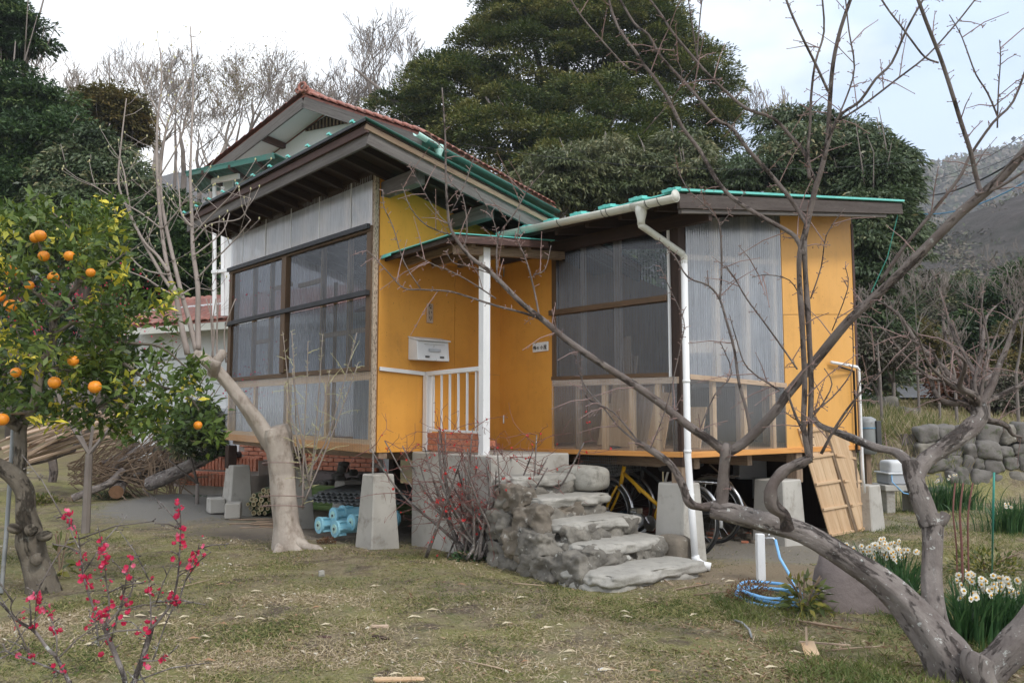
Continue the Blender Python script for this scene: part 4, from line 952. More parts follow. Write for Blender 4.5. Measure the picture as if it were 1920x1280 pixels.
def drum(px, py, Yd, r=.075, label=''):
    c = at(px, py, Yd); q = MB(); L = .55
    tq = thing('plastic_tube', label, 'tube', c, 'pale blue flanged tubes')
    u_ = V((bd.y,-bd.x,0)); w_ = V((0,0,1))
    def cyl(t0, t1, r0, n=18, mat='blue_plastic', nm='body'):
        return MB().tube([c+bd*t0, c+bd*t1], r0, n).build(nm, mat, tq, smooth=False)
    cyl(.02, L, r*.68); cyl(-.0, .025, r, nm='flange'); cyl(L, L+.025, r, nm='flange'); cyl(-.006, .001, r*.55, nm='end_cap', mat='pale_turquoise')
    cyl(-.012, .0, r*.16, nm='spindle', mat='dark_metal')
    for i in range(6):
        a = PI*i/3; d = u_*math.cos(a)+w_*math.sin(a)
        MB().bar(c+d*r*.72+bd*.02, c+d*r*.72+bd*.12, .012, r*.5, d).build('rib', 'blue_plastic', tq)
for px, py, Yd, lb_ in ((597,984,9.05,'leftmost blue flanged tube of five under the bay'),(624,966,9.2,'upper left blue flanged tube in the heap of five'),(640,962,9.3,'upper middle blue flanged tube in the heap of five'),
                     (627,991,8.85,'lowest blue flanged tube, front of the heap of five'),(658,979,8.95,'right hand blue flanged tube next to the corner pier')):
    drum(px, py, Yd, .088, lb_)
# low concrete hollow blocks beside the first pier
for i, (px, py, rz) in enumerate(((404,962,.5),(437,972,.25))):
    c = G(px, py); q = MB().box(c+V((0,0,.11)),(.19,.30,.19),rz)
    o = q.build('concrete_block', 'concrete', None, label=('left grey concrete block on the ground before the far pier','right grey concrete block on the ground before the far pier')[i], cat='concrete block', bevel=.01)
for i in range(14):                                 # thin sticks on the ground by the bamboo
    p = G(random.uniform(425,510), random.uniform(975,992)); d = V((random.uniform(.6,1),random.uniform(-.05,.25),0)).normalized()
    MB().tube([p+V((0,0,.01)), p+d*random.uniform(.25,.6)+V((0,0,.015))], .008, 5).build('dry_stick', 'old_wood', None, label='dry brown stick lying on bare soil before the bamboo bundle', cat='stick', group='dry sticks by the bamboo')

# ---------------------------------------------------------------- tiled house behind
gD, eD = V((.89,-.456,0)), V((.456,.89,0))
th = thing('tiled_house', 'white two storey house with red tiled gable roof behind the yellow house', 'house', (-3.5,15,0))
ap = at(571, 176, 14.0)
gr_ = ap + gD*2.46; gr_.z = at(800, 250, gr_.y).z
gl_ = ap - gD*2.62; gl_.z = gr_.z-.08
def TH(g, e, z): p = V((ap.x,ap.y,0)) + gD*g + eD*e; p.z = z; return p
Le = 5.2
drop = ap.z-gr_.z
for s_, E_ in ((1, gr_), (-1, gl_)):
    W_ = 2.46 if s_ > 0 else 2.62
    a0, a1, b0, b1 = TH(0,0,ap.z-.05), TH(0,Le,ap.z-.05), TH(s_*W_,0,E_.z-.05), TH(s_*W_,Le,E_.z-.05)
    MB().hexa([a0,b0,b1,a1,a0+V((0,0,.04)),b0+V((0,0,.04)),b1+V((0,0,.04)),a1+V((0,0,.04))]).build('roof_deck', 'roof_tile', th)
    MB().bar(TH(0,-.02,ap.z-.16), TH(s_*W_,-.02,E_.z-.15), .035, .19).build('bargeboard', 'weathered_wood', th, bevel=.003)
    MB().slab(*( [TH(0,.02,ap.z-.10),TH(s_*W_*.98,.02,E_.z-.10),TH(s_*W_*.98,.62,E_.z-.10),TH(0,.62,ap.z-.10)][::(1 if s_ < 0 else -1)]), .01).build('white_soffit', 'white_wall', th)
    for f in (.38,.72): MB().bar(TH(s_*W_*f,-.0,lerp(ap.z,E_.z,f)-.16), TH(s_*W_*f,.62,lerp(ap.z,E_.z,f)-.16), .09, .10).build('purlin', 'maroon_wood', th)
# curved tiles: verge rows and eave rows
tm = MB(); n_ = 5
vs_ = [(x, .11*math.sin(PI*k/n_-PI/2)*1.0, .035*math.cos(PI*k/n_-PI/2)+z_) for x, z_ in ((-.13,.012),(.13,-.012)) for k in range(n_+1)]
vs_ += [(x, y, z-.016) for x,y,z in vs_]
o_ = 2*(n_+1)
fs_ = [(k,k+1,n_+1+k+1,n_+1+k) for k in range(n_)]+[(o_+k+1,o_+k,o_+n_+1+k,o_+n_+2+k) for k in range(n_)]+[(k+1,k,o_+k,o_+k+1) for k in range(n_)]+[(n_+1+k,n_+2+k,o_+n_+2+k,o_+n_+1+k) for k in range(n_)]
tile_a = mesh_of(MB().add(vs_, fs_), 'tile', 'roof_tile'); tile_b = mesh_of(MB().add(vs_, fs_), 'tile', 'roof_tile_pale')
def place_tile(p, xdir, zdir, par, sc=1.0):
    x = V(xdir).normalized(); z = V(zdir).normalized(); y = z.cross(x).normalized(); z = x.cross(y)
    Mx = Matrix((x,y,z)).transposed().to_4x4() @ Matrix.Scale(sc,4)
    return obj('tile', random.choice([tile_a,tile_a,tile_b]), par, mtx=Matrix.Translation(V(p)-wloc(par)) @ Mx)
for s_, E_, W_ in ((1,gr_,2.46),(-1,gl_,2.62)):
    dn_ = (TH(s_*W_,0,E_.z)-TH(0,0,ap.z)).normalized(); nn2 = dn_.cross(eD) if s_ < 0 else eD.cross(dn_)
    if nn2.z < 0: nn2 = -nn2
    L_ = (TH(s_*W_,0,E_.z)-TH(0,0,ap.z)).length
    for k in range(int(L_/.21)+1):
        for col_ in range(2): place_tile(TH(0,.05+col_*.21,ap.z)+dn_*(.1+k*.21)+nn2*.035, dn_, nn2, th, 1.02)
    if s_ > 0:
        for k in range(2, 24): place_tile(TH(W_,.05+k*.21,E_.z)-dn_*.06+nn2*.035, dn_, nn2, th)
for k in range(5):                                  # ridge and its round end ornament
    MB().tube([TH(0,-.02+k*1.05,ap.z+.06), TH(0,1.0+k*1.05,ap.z+.06)], .085, 10).build('ridge_tile', 'roof_tile', th, smooth=True)
orn = MB().torus(TH(0,-.06,ap.z+.10), .075, .028, eD, 16, 6).torus(TH(.10,-.06,ap.z+.05), .04, .02, eD, 12, 5).torus(TH(-.10,-.06,ap.z+.05), .04, .02, eD, 12, 5).build('ridge_ornament', 'roof_tile', th, smooth=True)
gz = ap.z
MB().add([TH(-2.2,.6,2.9),TH(2.2,.6,2.9),TH(2.2,.6,gz-.16-drop*.9),TH(0,.6,gz-.16),TH(-2.2,.6,gz-.16-drop*.9)], [(0,1,2,3,4)]).build('gable_wall', 'white_wall', th)
MB().slab(TH(2.2,.6,3.0), TH(2.2,Le,3.0), TH(2.2,Le,gr_.z-.12), TH(2.2,.6,gr_.z-.12), .05).build('side_wall', 'green_tin', th)
MB().slab(TH(2.05,-.0,gr_.z-.5), TH(2.3,Le,gr_.z-.5), TH(2.44,Le,gr_.z-.10), TH(2.44,.0,gr_.z-.10), .03).build('eave_panel', 'green_tin', th)
MB().slab(TH(-2.2,Le,2.9), TH(-2.2,.6,2.9), TH(-2.2,.6,gl_.z-.1), TH(-2.2,Le,gl_.z-.1), .05).build('side_wall', 'white_wall', th)
vt = MB().add([TH(-.48,.585,gz-.42),TH(.55,.585,gz-.42),TH(.55,.585,gz-.36),TH(.05,.585,gz-.18),TH(-.48,.585,gz-.36)], [(0,1,2,3,4)]).build('gable_vent', 'dark_wood', th)
for i in range(13):
    g_ = -.45+i*.08; MB().bar(TH(g_,.57,gz-.42), TH(g_,.57,gz-.22-abs(g_)*.42), .03, .012, eD).build('slat', 'old_wood', vt)
gp0, gp1 = TH(2.50,.02,gr_.z-.10), TH(2.50,Le,gr_.z-.10)
q = MB(); halfpipe(q, gp0, gp1, .06); q.build('gutter', 'green_tin', th, smooth=True)
q = MB(); halfpipe(q, TH(2.50,-.25,gr_.z-.07), TH(2.50,.40,gr_.z-.10), .062); q.build('gutter_end', 'pale_turquoise', th, smooth=True)
q = MB().lathe([(.04,-.22),(.05,-.14),(.075,-.08),(.075,-.0)], TH(2.50,.42,gr_.z-.08), 12); q.tube([TH(2.5,.42,gr_.z-.26), TH(2.3,.1,gr_.z-.42), TH(2.05,-.35,gr_.z-.50)], .03, 8); q.build('gutter_outlet', 'pale_turquoise', th, smooth=True)
# lower storey, balcony, lean-to tiles
lw0, lw1 = V((-2.0,12.95,0)), V((-7.1,15.55,0)); ld = (lw1-lw0).normalized(); ln = V((ld.y,-ld.x,0)); ln = ln if ln.y < 0 else -ln
def LW(t, off, z): p = lw0 + ld*t + ln*off; p.z = z; return p
MB().slab(LW(5.7,0,0), LW(-.2,0,0), LW(-.2,0,3.0), LW(5.7,0,3.0), .1).build('lower_wall', 'white_wall', th)
MB().slab(LW(5.7,-5,0), LW(5.7,0,0), LW(5.7,0,3.0), LW(5.7,-5,3.0), .1).build('lower_wall', 'white_wall', th)
MB().bar(LW(5.7,.02,2.35), LW(0,.02,2.35), .02, .03).build('wall_seam', 'grey_metal', th)
er0, er1 = 2.92, 3.62
MB().hexa([LW(-.2,.55,er0-.06),LW(5.6,.55,er0-.06),LW(5.6,-1.0,er1-.06),LW(-.2,-1.0,er1-.06),LW(-.2,.55,er0),LW(5.6,.55,er0),LW(5.6,-1.0,er1),LW(-.2,-1.0,er1)]).build('lean_to_deck', 'roof_tile', th)
MB().bar(LW(-.2,.56,er0-.10), LW(5.65,.56,er0-.10), .03, .12).build('lean_to_fascia', 'cream_pipe', th)
MB().slab(LW(-.2,0,2.99), LW(-.2,.54,er0-.07), LW(5.6,.54,er0-.07), LW(5.6,0,2.99), .01).build('lean_to_soffit', 'weathered_wood', th)
up_ = (LW(0,-1.0,er1)-LW(0,.55,er0)).normalized(); nrm_ = ld.cross(up_); nrm_ = nrm_ if nrm_.z > 0 else -nrm_
for r in range(8):
    for k in range(25):
        place_tile(LW(1.0+.19*k,.55,er0)+up_*(.08+.20*r)+nrm_*.03, up_*-1, nrm_, th, .92)
MB().tube([LW(5.6,-.1,er0+.36), LW(3.2,-.25,er0+.42), LW(3.0,-.25,er0+.60)], .03, 8).build('white_pipe', 'white_paint', th, smooth=True)
Yb = 13.3
for px in (402, 418): MB().bar(at(px,592,Yb), at(px,350,Yb), .05, .05, (0,1,0)).build('balcony_post', 'white_paint', th)
MB().bar(at(428,592,Yb+.3), at(428,340,Yb+.3), .16, .05, (0,1,0)).build('balcony_panel', 'white_paint', th)
MB().bar(at(398,510,Yb), at(445,505,Yb-.2), .05, .05).build('balcony_rail', 'white_paint', th)
MB().bar(at(398,340,Yb), at(448,330,Yb-.2), .05, .08).build('balcony_rail', 'white_paint', th)
q = MB(); corr(q, at(346,322,13.0), at(516,287,12.6), at(516,287,12.6)+V((.4,1.6,.10)), at(346,322,13.0)+V((-.4,1.6,.10)), .07, .012, 2, 4)
cnp = q.build('balcony_canopy', 'green_tin', th, smooth=True); md = cnp.modifiers.new('t','SOLIDIFY'); md.thickness = .01
MB().bar(at(350,326,13.02), at(514,292,12.62), .03, .09).build('canopy_fascia', 'green_tin', th)
for f in (.2,.5,.8):
    p = at(346,330,13.0).lerp(at(516,295,12.6), f); MB().bar(p, p+V((0,1.5,.08)), .04, .06).build('canopy_rafter', 'dark_wood', th)
wq = MB().slab(LW(3.75,.05,.62), LW(2.95,.05,.62), LW(2.95,.05,1.5), LW(3.75,.05,1.5), .03).build('window', 'white_paint', th)
MB().slab(LW(3.68,.065,.68), LW(3.02,.065,.68), LW(3.02,.065,1.45), LW(3.68,.065,1.45), .01).build('pane', 'cloth_pale', wq)
# rubble heap, brick steps, base wall
ANL = math.atan2(ld.y, ld.x)
obm = mesh_of(MB().box((0,0,0),(.20,.095,.058)), 'brick', 'brick')
for i in range(60):
    x, y = random.uniform(-2.9,-2.05), random.uniform(11.7,12.5)
    s_ = random.uniform(.06,.15); z = random.uniform(.05,.62)*(1-abs(x+2.45))
    q = MB(); rough(q, box8((x,y,z),(s_*1.3,s_,s_*.8),random.uniform(0,3)), .02, i, 4, .5, 1, 4.5)
    q.build('stone', 'wall_stone', None, label='grey stone in the rubble heap under the glazed bay', cat='stone', group='stones of the rubble heap', smooth=True)
bs = thing('brick_steps', 'red brick steps up to back door under the glazed bay', 'steps', LW(2.9,.4,0))
for stp in range(2):
    zt_ = .60-.24*stp; of_ = .35+.28*stp
    MB().hexa([LW(2.2,0.0,0),LW(2.2,of_,0),LW(3.7,of_,0),LW(3.7,0.0,0),LW(2.2,0.0,zt_),LW(2.2,of_,zt_),LW(3.7,of_,zt_),LW(3.7,0.0,zt_)]).build('mortar', 'mortar', bs)
    for i in range(19): obj('brick', obm, bs, mtx=Matrix.Translation(LW(2.24+i*.077,of_+.01,zt_-.075)-wloc(bs)) @ Matrix.Rotation(ANL,4,'Z') @ Matrix.Rotation(PI/2,4,'Y'), bevel=.004)
    for i in range(7): obj('brick', obm, bs, mtx=Matrix.Translation(LW(2.3+i*.21,of_-.05,zt_+.02)-wloc(bs)) @ Matrix.Rotation(ANL,4,'Z'), bevel=.004)
bw = thing('brick_wall', 'red brick base wall of the white house behind the rubble heap', 'brick wall', LW(1.4,.05,.5))
MB().slab(LW(3.0,.02,.45), LW(0,.02,.45), LW(0,.02,1.02), LW(3.0,.02,1.02), .03).build('mortar', 'mortar', bw)
MB().slab(LW(5.75,.03,-.1), LW(-.1,.03,-.1), LW(-.1,.03,.46), LW(5.75,.03,.46), .04).build('footing', 'boulder', bw)
for r in range(8):
    for i in range(13): obj('brick', obm, bw, mtx=Matrix.Translation(LW(.15+i*.212+(r%2)*.105,.035,.49+r*.068)-wloc(bw)) @ Matrix.Rotation(ANL,4,'Z'), bevel=.004)
for k_ in range(2):
    c = LW(2.95-.32*k_, .42, .66); q = MB(); rough(q, box8(c+V((0,0,.03)),(.11,.26,.09),ANL+.3,.8), .006, 9, 8, .5); q.build('black_shoe', 'black_rubber', None, label=('left black shoe on the brick step','right black shoe on the brick step near the trunk')[k_], cat='shoe', smooth=True)


# ---------------------------------------------------------------- leaning wooden panels
def panel(c4_, label, nb=2):
    BL, BR, TR, TL = c4_
    t = thing('wooden_panel', label, 'wooden panel', BL, 'wooden panels leaning on the yellow side wall')
    for i in range(nb):
        f0, f1 = i/nb+.004, (i+1)/nb-.004
        MB().slab(BL.lerp(BR,f0), BL.lerp(BR,f1), TL.lerp(TR,f1), TL.lerp(TR,f0), .012).build('board', 'panel_wood', t, bevel=.001)
    n = (BR-BL).cross(TL-BL).normalized()
    for f in (.03,.27,.5,.74,.97):
        a, b = BL.lerp(TL,f), BR.lerp(TR,f); MB().bar(a+n*.012+(b-a)*.01, b+n*.012-(b-a)*.01, .028, .022, n).build('batten', 'panel_wood', t, bevel=.002)
    return t
pBL, pBR = gnd(1557,1009), gnd(1604,1000); pTL, pTR = at(1497,803,8.72), at(1544,797,9.05)
panel((pBL,pBR,pTR,pTL), 'left wooden panel with cross battens leaning on the yellow side wall')
pBL, pBR = gnd(1611,1000), gnd(1641,986); pTL, pTR = at(1549,800,9.07), at(1588,812,9.35)
panel((pBL,pBR,pTR,pTL), 'right wooden panel with cross battens leaning beside the dark gap', 1)
MB().bar(gnd(1607,1001), at(1546,799,9.06), .03, .02, (0,-1,0)).build('gap_lath', 'old_wood', None, label='dark grey lath standing between the two wooden panels', cat='lath')

# ---------------------------------------------------------------- machines, sink and stone wall on the right
mt = thing('meter_box', 'grey metal water heater box strapped with blue cord beside the far wall', 'heater box', at(1625,810,10.4))
c = at(1625,811,10.4); q = MB(); q.lathe([(.10,-.26),(.125,-.18),(.125,.12),(.11,.17),(.06,.20)], c, 16); q.build('body', 'grey_metal', mt, smooth=True)
MB().box(c+V((.10,-.10,-.02)),(.06,.06,.34)).build('side_slot', 'dark_metal', mt, bevel=.005); MB().torus(c+V((0,0,.06)), .128, .006, (0,0,1), 20, 5).build('strap', 'cable_blue', mt)
for z in (.35,): MB().bar((c.x,c.y,.0),(c.x,c.y,c.z-.25), .06,.06).build('stand', 'old_wood', mt)
sk = thing('garden_sink', 'pale grey washing tub with blue hose on a concrete bench', 'sink', gnd(1680,945))
Ys = 11.6
c = at(1683,893,Ys)
MB().box(c+V((0,0,-.02)),(.42,.42,.16)).build('tub', 'cloth_pale', sk, bevel=.02)
q = MB(); rough(q, box8(c+V((-.02,0,.14)),(.34,.36,.18)), .004, 3, 8, .45); q.build('cover', 'plastic_white', sk, smooth=True)
MB().box(c+V((0,.0,.055)),(.46,.46,.02)).build('rim', 'plastic_white', sk, bevel=.005)
MB().box(c+V((-.0,0,-.14)),(.58,.5,.08)).build('bench_top', 'concrete', sk, bevel=.008)
for dx in (-.2,.2): MB().box((c.x+dx,c.y,(c.z-.18)/2-.02),(.12,.42,c.z-.14)).build('bench_leg', 'concrete', sk, bevel=.008)
MB().box(c+V((.10,-.215,-.03)),(.09,.004,.07)).build('sticker', 'cable_green', sk)
q = MB()
for i in range(5): q.torus(c+V((.17,-.08,.12)), .055-.006*i, .006, (math.cos(i*.3),-.6,.2*i), 14, 5)
q.tube([c+V((-.17,-.2,.05)), c+V((-.19,-.24,-.05)), c+V((-.05,-.26,-.20)), c+V((.15,-.25,-.24))], .008, 6); q.build('hose', 'hose_blue', sk, smooth=True)
MB().tube([c+V((.20,.0,.05)), c+V((.20,.0,.22)), c+V((.16,-.06,.24))], .012, 8).build('tap', 'steel', sk)

rw = thing('stone_wall', 'dry stone retaining wall of rounded grey stones on the right', 'stone wall', (8.5,13.6,0))
random.seed(21)
x0w = 6.15; zrow = .0
MB().hexa([V(p) for p in ((6.2,13.75,-.1),(20,13.75,-.1),(20,14.2,-.1),(6.2,14.2,-.1),(6.5,13.85,1.02),(20,13.85,1.02),(20,14.2,1.02),(6.5,14.2,1.02))]).build('backfill', 'mortar' if 0 else 'boulder', rw)
for r in range(5):
    x = 6.1+random.uniform(0,.2)+ (.1*r)
    while x < 9.6:
        wd = random.uniform(.16,.44); ht = random.uniform(.17,.34)
        z = .06+r*.235; q = MB()
        rough(q, box8((x+wd/2, 13.62+.05*r+random.uniform(-.05,.05), z+random.uniform(-.03,.03)), (wd*1.0, .34, ht*1.1), random.uniform(-.15,.15), .92, random.uniform(-.25,.25)), .05, int(x*100), 8, .5, .8, 4)
        q.build('stone', 'wall_stone' if random.random() < .9 else 'rock_grey', rw, smooth=True); x += wd*.93
q = MB()
for i in range(26):                                 # the part that leaves the frame, joined
    pass
for px, py, w_, Yr, lb_ in ((1655,760,.7,17.5,'dark mossy rock on the slope below the road'),(1700,775,.45,16.8,'smaller grey rock beside the dark mossy one below the road'),(1672,800,.32,15.5,'upright grey rock among narcissus leaves near the heater box')):
    c = at(px,py,Yr); q = MB(); rough(q, box8((c.x,c.y,c.z),(w_,.45,w_*.55),.3,.8), .06, px, 10, .6, 1, 3); q.build('slope_rock', 'rock_grey', None, label=lb_, cat='rock', smooth=True)
# foreground boulder
c = G(1625,1150); q = MB(); rough(q, [V(p) for p in ((c.x-.34,c.y-.05,-.1),(c.x+.50,c.y-.10,-.1),(c.x+.6,c.y+.45,-.1),(c.x-.25,c.y+.45,-.1),(c.x-.30,c.y+.06,.42),(c.x+.12,c.y+.10,.30),(c.x+.15,c.y+.35,.26),(c.x-.2,c.y+.36,.40))], .035, 41, 20, .5, 1, 3)
q.build('boulder', 'boulder', None, label='large dark boulder with pale lichen spots behind the plum trunk', cat='boulder', smooth=True)

# ---------------------------------------------------------------- tap post and hose
tp = thing('tap_post', 'white painted wooden post carrying the garden tap', 'post', G(1427,1085))
g0 = G(1427,1087); MB().bar((g0.x,g0.y,-.05),(g0.x,g0.y,zpx(g0.x,g0.y,1000)), .062,.062).build('post', 'white_paint', tp, bevel=.004)
tpz = zpx(g0.x,g0.y,1008); MB().tube([(g0.x+.02,g0.y,tpz),(g0.x+.10,g0.y-.02,tpz),(g0.x+.12,g0.y-.03,tpz-.03)], .012, 8).tube([(g0.x+.07,g0.y-.01,tpz),(g0.x+.07,g0.y-.01,tpz+.04)], .008, 6).build('tap', 'steel', tp, smooth=True)
hp = [V((g0.x+.115,g0.y-.03,tpz-.01)), at(1462,1045,g0.y-.1), at(1485,1085,g0.y-.25), at(1492,1110,g0.y-.4)]
hc = G(1448,1122); 
def circ(cx, cy, rx, ry, z, a0, a1, n): return [V((cx+rx*math.cos(a0+(a1-a0)*i/n), cy+ry*math.sin(a0+(a1-a0)*i/n), z+.004*math.sin(i))) for i in range(n+1)]
P = hp + circ(hc.x-.02, hc.y, .205, .30, .07, .1, 2*PI+.1, 26) + circ(hc.x, hc.y-.03, .185, .25, .04, .1, 2*PI-.2, 24) + circ(hc.x-.02, hc.y+.01, .22, .33, .02, -.2, 2*PI, 26)
MB().tube(P, .0115, 8).build('garden_hose', 'hose_blue', None, label='light blue hose hanging from the tap and coiled on the ground', cat='hose', smooth=True)

# ---------------------------------------------------------------- road, overhead wires
q = MB(); pts = [(6.0,19.0),(7.2,20.2),(9.0,20.8),(14,21.0),(30,21.5)]
L_ = []; 
for x_, y_ in pts: L_ += [V((x_,y_-1.4,tz(x_,y_-1.4)+.05)), V((x_,y_+1.6,tz(x_,y_+1.6)+.10))]
q.add(L_, [(2*i,2*i+2,2*i+3,2*i+1) for i in range(len(pts)-1)]); q.build('road', 'asphalt', None, kind='structure')
for i, (p0, p1, r_, mt_, lb_) in enumerate(((at(1700,362,24),at(1960,262,12),.02,'cable','thickest black cable sloping up to the right beyond the roof'),
    (at(1690,331,26),at(1960,262,15),.006,'cable','upper thin wire above the thick cable'),(at(1690,341,26),at(1960,224,14),.006,'cable','steep thin wire crossing above the mountain ridge'),
    (at(1680,392,20),at(1960,318,12),.012,'cable_blue','blue cable across the mountain below the black one'),(at(870,270,17),at(1750,300,16),.006,'cable','faint wire across the dark trees above the roofs'))):
    P = [p0.lerp(p1, k/12)+V((0,0,-.35*4*(k/12)*(1-k/12))) for k in range(13)]
    MB().tube(P, r_, 5).build('overhead_wire', mt_, None, label=lb_, cat='wire')
e0 = WP(3.0, WB-.05, -.15); MB().tube([e0, e0+V((-.12,.05,-.5)), e0+V((-.3,.1,-.9))], .006, 5).build('green_cord', 'cable_green', None, label='green cord hanging from the far corner of the right roof', cat='cord')
e1 = FS(LD, 500, 500, -.06); MB().tube([V((e1.x+.06,e1.y+.05,2.9)),V((e1.x+.08,e1.y+.05,2.0)),V((e1.x+.12,e1.y+.06,1.5)),V((e1.x+.09,e1.y+.05,1.0)),V((e1.x+.10,e1.y+.05,.3))], .010, 6).build('wall_cable', 'grey_metal', None, label='loose grey cable hanging down the back corner of yellow side wall', cat='cable', smooth=True)
# ---------------------------------------------------------------- trees and hills
random.seed(5)
leafmat('leaf_dark', [(0,(0.020,0.044,0.017)),(.45,(0.037,0.076,0.024)),(.8,(0.076,0.127,0.037)),(1,(0.170,0.222,0.076))], .22, .42)
leafmat('leaf_central', [(0,(.025,.042,.012)),(.35,(.055,.085,.018)),(.7,(.13,.15,.035)),(1,(.30,.27,.09))], .25, .5)
leafmat('leaf_laurel', [(0,(0.035,0.054,0.022)),(.4,(0.095,0.119,0.048)),(.8,(0.178,0.191,0.095)),(1,(0.320,0.285,0.154))], .25, .38)
leafmat('leaf_oak', [(0,(0.031,0.054,0.024)),(.4,(0.068,0.102,0.043)),(.8,(0.136,0.171,0.085)),(1,(0.341,0.290,0.153))], .22, .4)
leafmat('leaf_rust', [(0,(0.057,0.057,0.017)),(.5,(0.115,0.103,0.029)),(1,(0.230,0.161,0.052))], .25, .5)
leafmat('leaf_citrus', [(0,(0.037,0.067,0.018)),(.55,(0.083,0.134,0.030)),(.82,(0.166,0.226,0.044)),(.86,(0.630,0.570,0.060)),(1,(0.930,0.780,0.106))], .3, .32)
leafmat('leaf_narcissus', [(0,(.03,.08,.03)),(.5,(.05,.12,.04)),(.9,(.09,.17,.06)),(1,(.3,.3,.12))], .3, .4)
leafmat('leaf_shrub', [(0,(.06,.09,.02)),(.6,(.14,.16,.04)),(1,(.30,.26,.05))], .3, .35)
leafmat('leaf_hill', [(0,(.06,.06,.045)),(.3,(.15,.125,.10)),(.55,(.075,.10,.045)),(.8,(.20,.165,.14)),(1,(.17,.14,.10))], .1, .8)
leafmat('leaf_reddish', [(0,(.10,.035,.02)),(.6,(.19,.08,.04)),(1,(.12,.11,.03))], .2, .6)
leafmat('grass', [(0,(.08,.12,.03)),(.4,(.19,.21,.06)),(.62,(.34,.30,.13)),(.8,(.42,.33,.21)),(1,(.58,.48,.34))], .3, .6)
leafmat('litter', [(0,(.16,.10,.06)),(.4,(.30,.19,.11)),(.75,(.45,.36,.25)),(1,(.62,.58,.48))], .1, .7)

def crown_leaves(lobes, nclump, per, csize, leaf, droop=.3, seed=1, aspect=.42, shell=.62, spiky=0.0, tone=(0,1)):
    """lobes: list of (centre, (rx,ry,rz)); leaf clumps spread through the outer volume of each lobe"""
    rg = np.random.default_rng(seed); vol = np.array([l[1][0]*l[1][2] for l in lobes]); vol = vol/vol.sum()
    P = []; Nn = []; D = []; Rn = []; Ls = []
    which = rg.choice(len(lobes), nclump, p=vol)
    for w_ in which:
        c, r = lobes[w_]; d = unit(1, rg)[0]
        if d[1] > .45: d[1] *= -1
        rad = shell + (1.06-shell)*rg.random()**.6
        cc = np.array(c) + d*np.array(r)*rad
        cs = csize*rg.uniform(.6, 1.35); k = int(per*rg.uniform(.7, 1.3))
        u = unit(k, rg); u[:,2] = np.abs(u[:,2])*.85 - .22
        rr = (rg.random(k)**.35)[:,None]
        p = cc + u*rr*np.array([cs, cs, cs*.74])
        P.append(p)
        dd = u*1.0 + unit(k, rg)*.7 + np.array([0,0,-droop]); dd += d*.3
        D.append(dd); nn = unit(k, rg)*.8 + np.array([0,-.25,.9]); Nn.append(nn)
        base = rg.uniform(tone[0], tone[1]); Rn.append(np.clip(base*.62 + rg.random(k)*.42 + (rg.random(k) < .03)*.3, 0, 1)); Ls.append(leaf*rg.uniform(.65, 1.35, k))
    P, Nn, D, Rn, Ls = map(np.concatenate, (P, Nn, D, Rn, Ls))
    return leaves(P, Nn, D, Ls, Ls*aspect, Rn)
def lobe(px, py, rx, ry, Y, depth=None):
    c = at(px, py, Y); s_ = Y/FPX; return (c, (rx*s_, (depth or max(rx, ry)*s_*.8), ry*s_))
def limb_tree(root, top_pts, base, r0, mat, nm='trunk'):
    q = MB(); base = V(base); fork = None
    ctr = sum((V(p) for p in top_pts), V((0,0,0)))/len(top_pts)
    fork = base.lerp(V((ctr.x, ctr.y, ctr.z)), .42)
    q.tube([base, base.lerp(fork,.5)+V((.08*r0,0,0)), fork], [r0*1.2, r0, r0*.85], 8)
    for p in top_pts:
        p = V(p); m_ = fork.lerp(p,.5)+V((random.uniform(-.4,.4),random.uniform(-.3,.3),random.uniform(0,.5)))
        q.tube([fork, m_, p, p+(p-m_)*.6], [r0*.6, r0*.38, r0*.2, r0*.06], 6)
        for k in range(3):
            e_ = p+V((random.uniform(-1,1),random.uniform(-1,.3),random.uniform(-.1,1.1)))*1.2; q.tube([m_.lerp(p,random.random()), (m_+e_)/2+V((0,0,.2)), e_], [r0*.2,r0*.12,r0*.04], 5)
    return q.build(nm, mat, root, smooth=True)
def leafy_tree(name, label, lobes, mat, nclump, per, cs, leaf, base, r0=.3, group=None, cat='tree', bark='bark_far', **k):
    base = V(base); base.z = tz(base.x, base.y)-.2
    t = thing(name, label, cat, base, group)
    v_, f_, r_ = crown_leaves(lobes, nclump, per, cs, leaf, **k)
    obj('crown', np_mesh('crown', v_, f_, mat, r_, t), t)
    limb_tree(t, [l[0] for l in lobes][:9], base, r0, bark)
    return t
# the big rounded evergreen behind the houses
leafy_tree('evergreen_tree', 'huge rounded dark evergreen tree rising behind both roofs', [
    lobe(1010,120,150,120,30), lobe(1150,90,150,120,30), lobe(1060,20,150,90,31), lobe(860,200,110,80,29), lobe(1260,190,120,120,30), lobe(960,260,140,90,28), lobe(1130,240,150,90,28),
    lobe(770,215,70,38,28.5), lobe(1330,240,60,60,29.5), lobe(890,110,60,70,29.5), lobe(1215,60,70,80,30), lobe(1300,130,45,50,30.5), lobe(830,150,50,45,29), lobe(1080,310,180,60,27), lobe(1010,0,120,50,30), lobe(1120,-20,110,40,30)],
    'leaf_central', 1200, 260, .60, .13, (3, 31, 0), .5, seed=11, droop=-.1, aspect=.36, shell=.55)
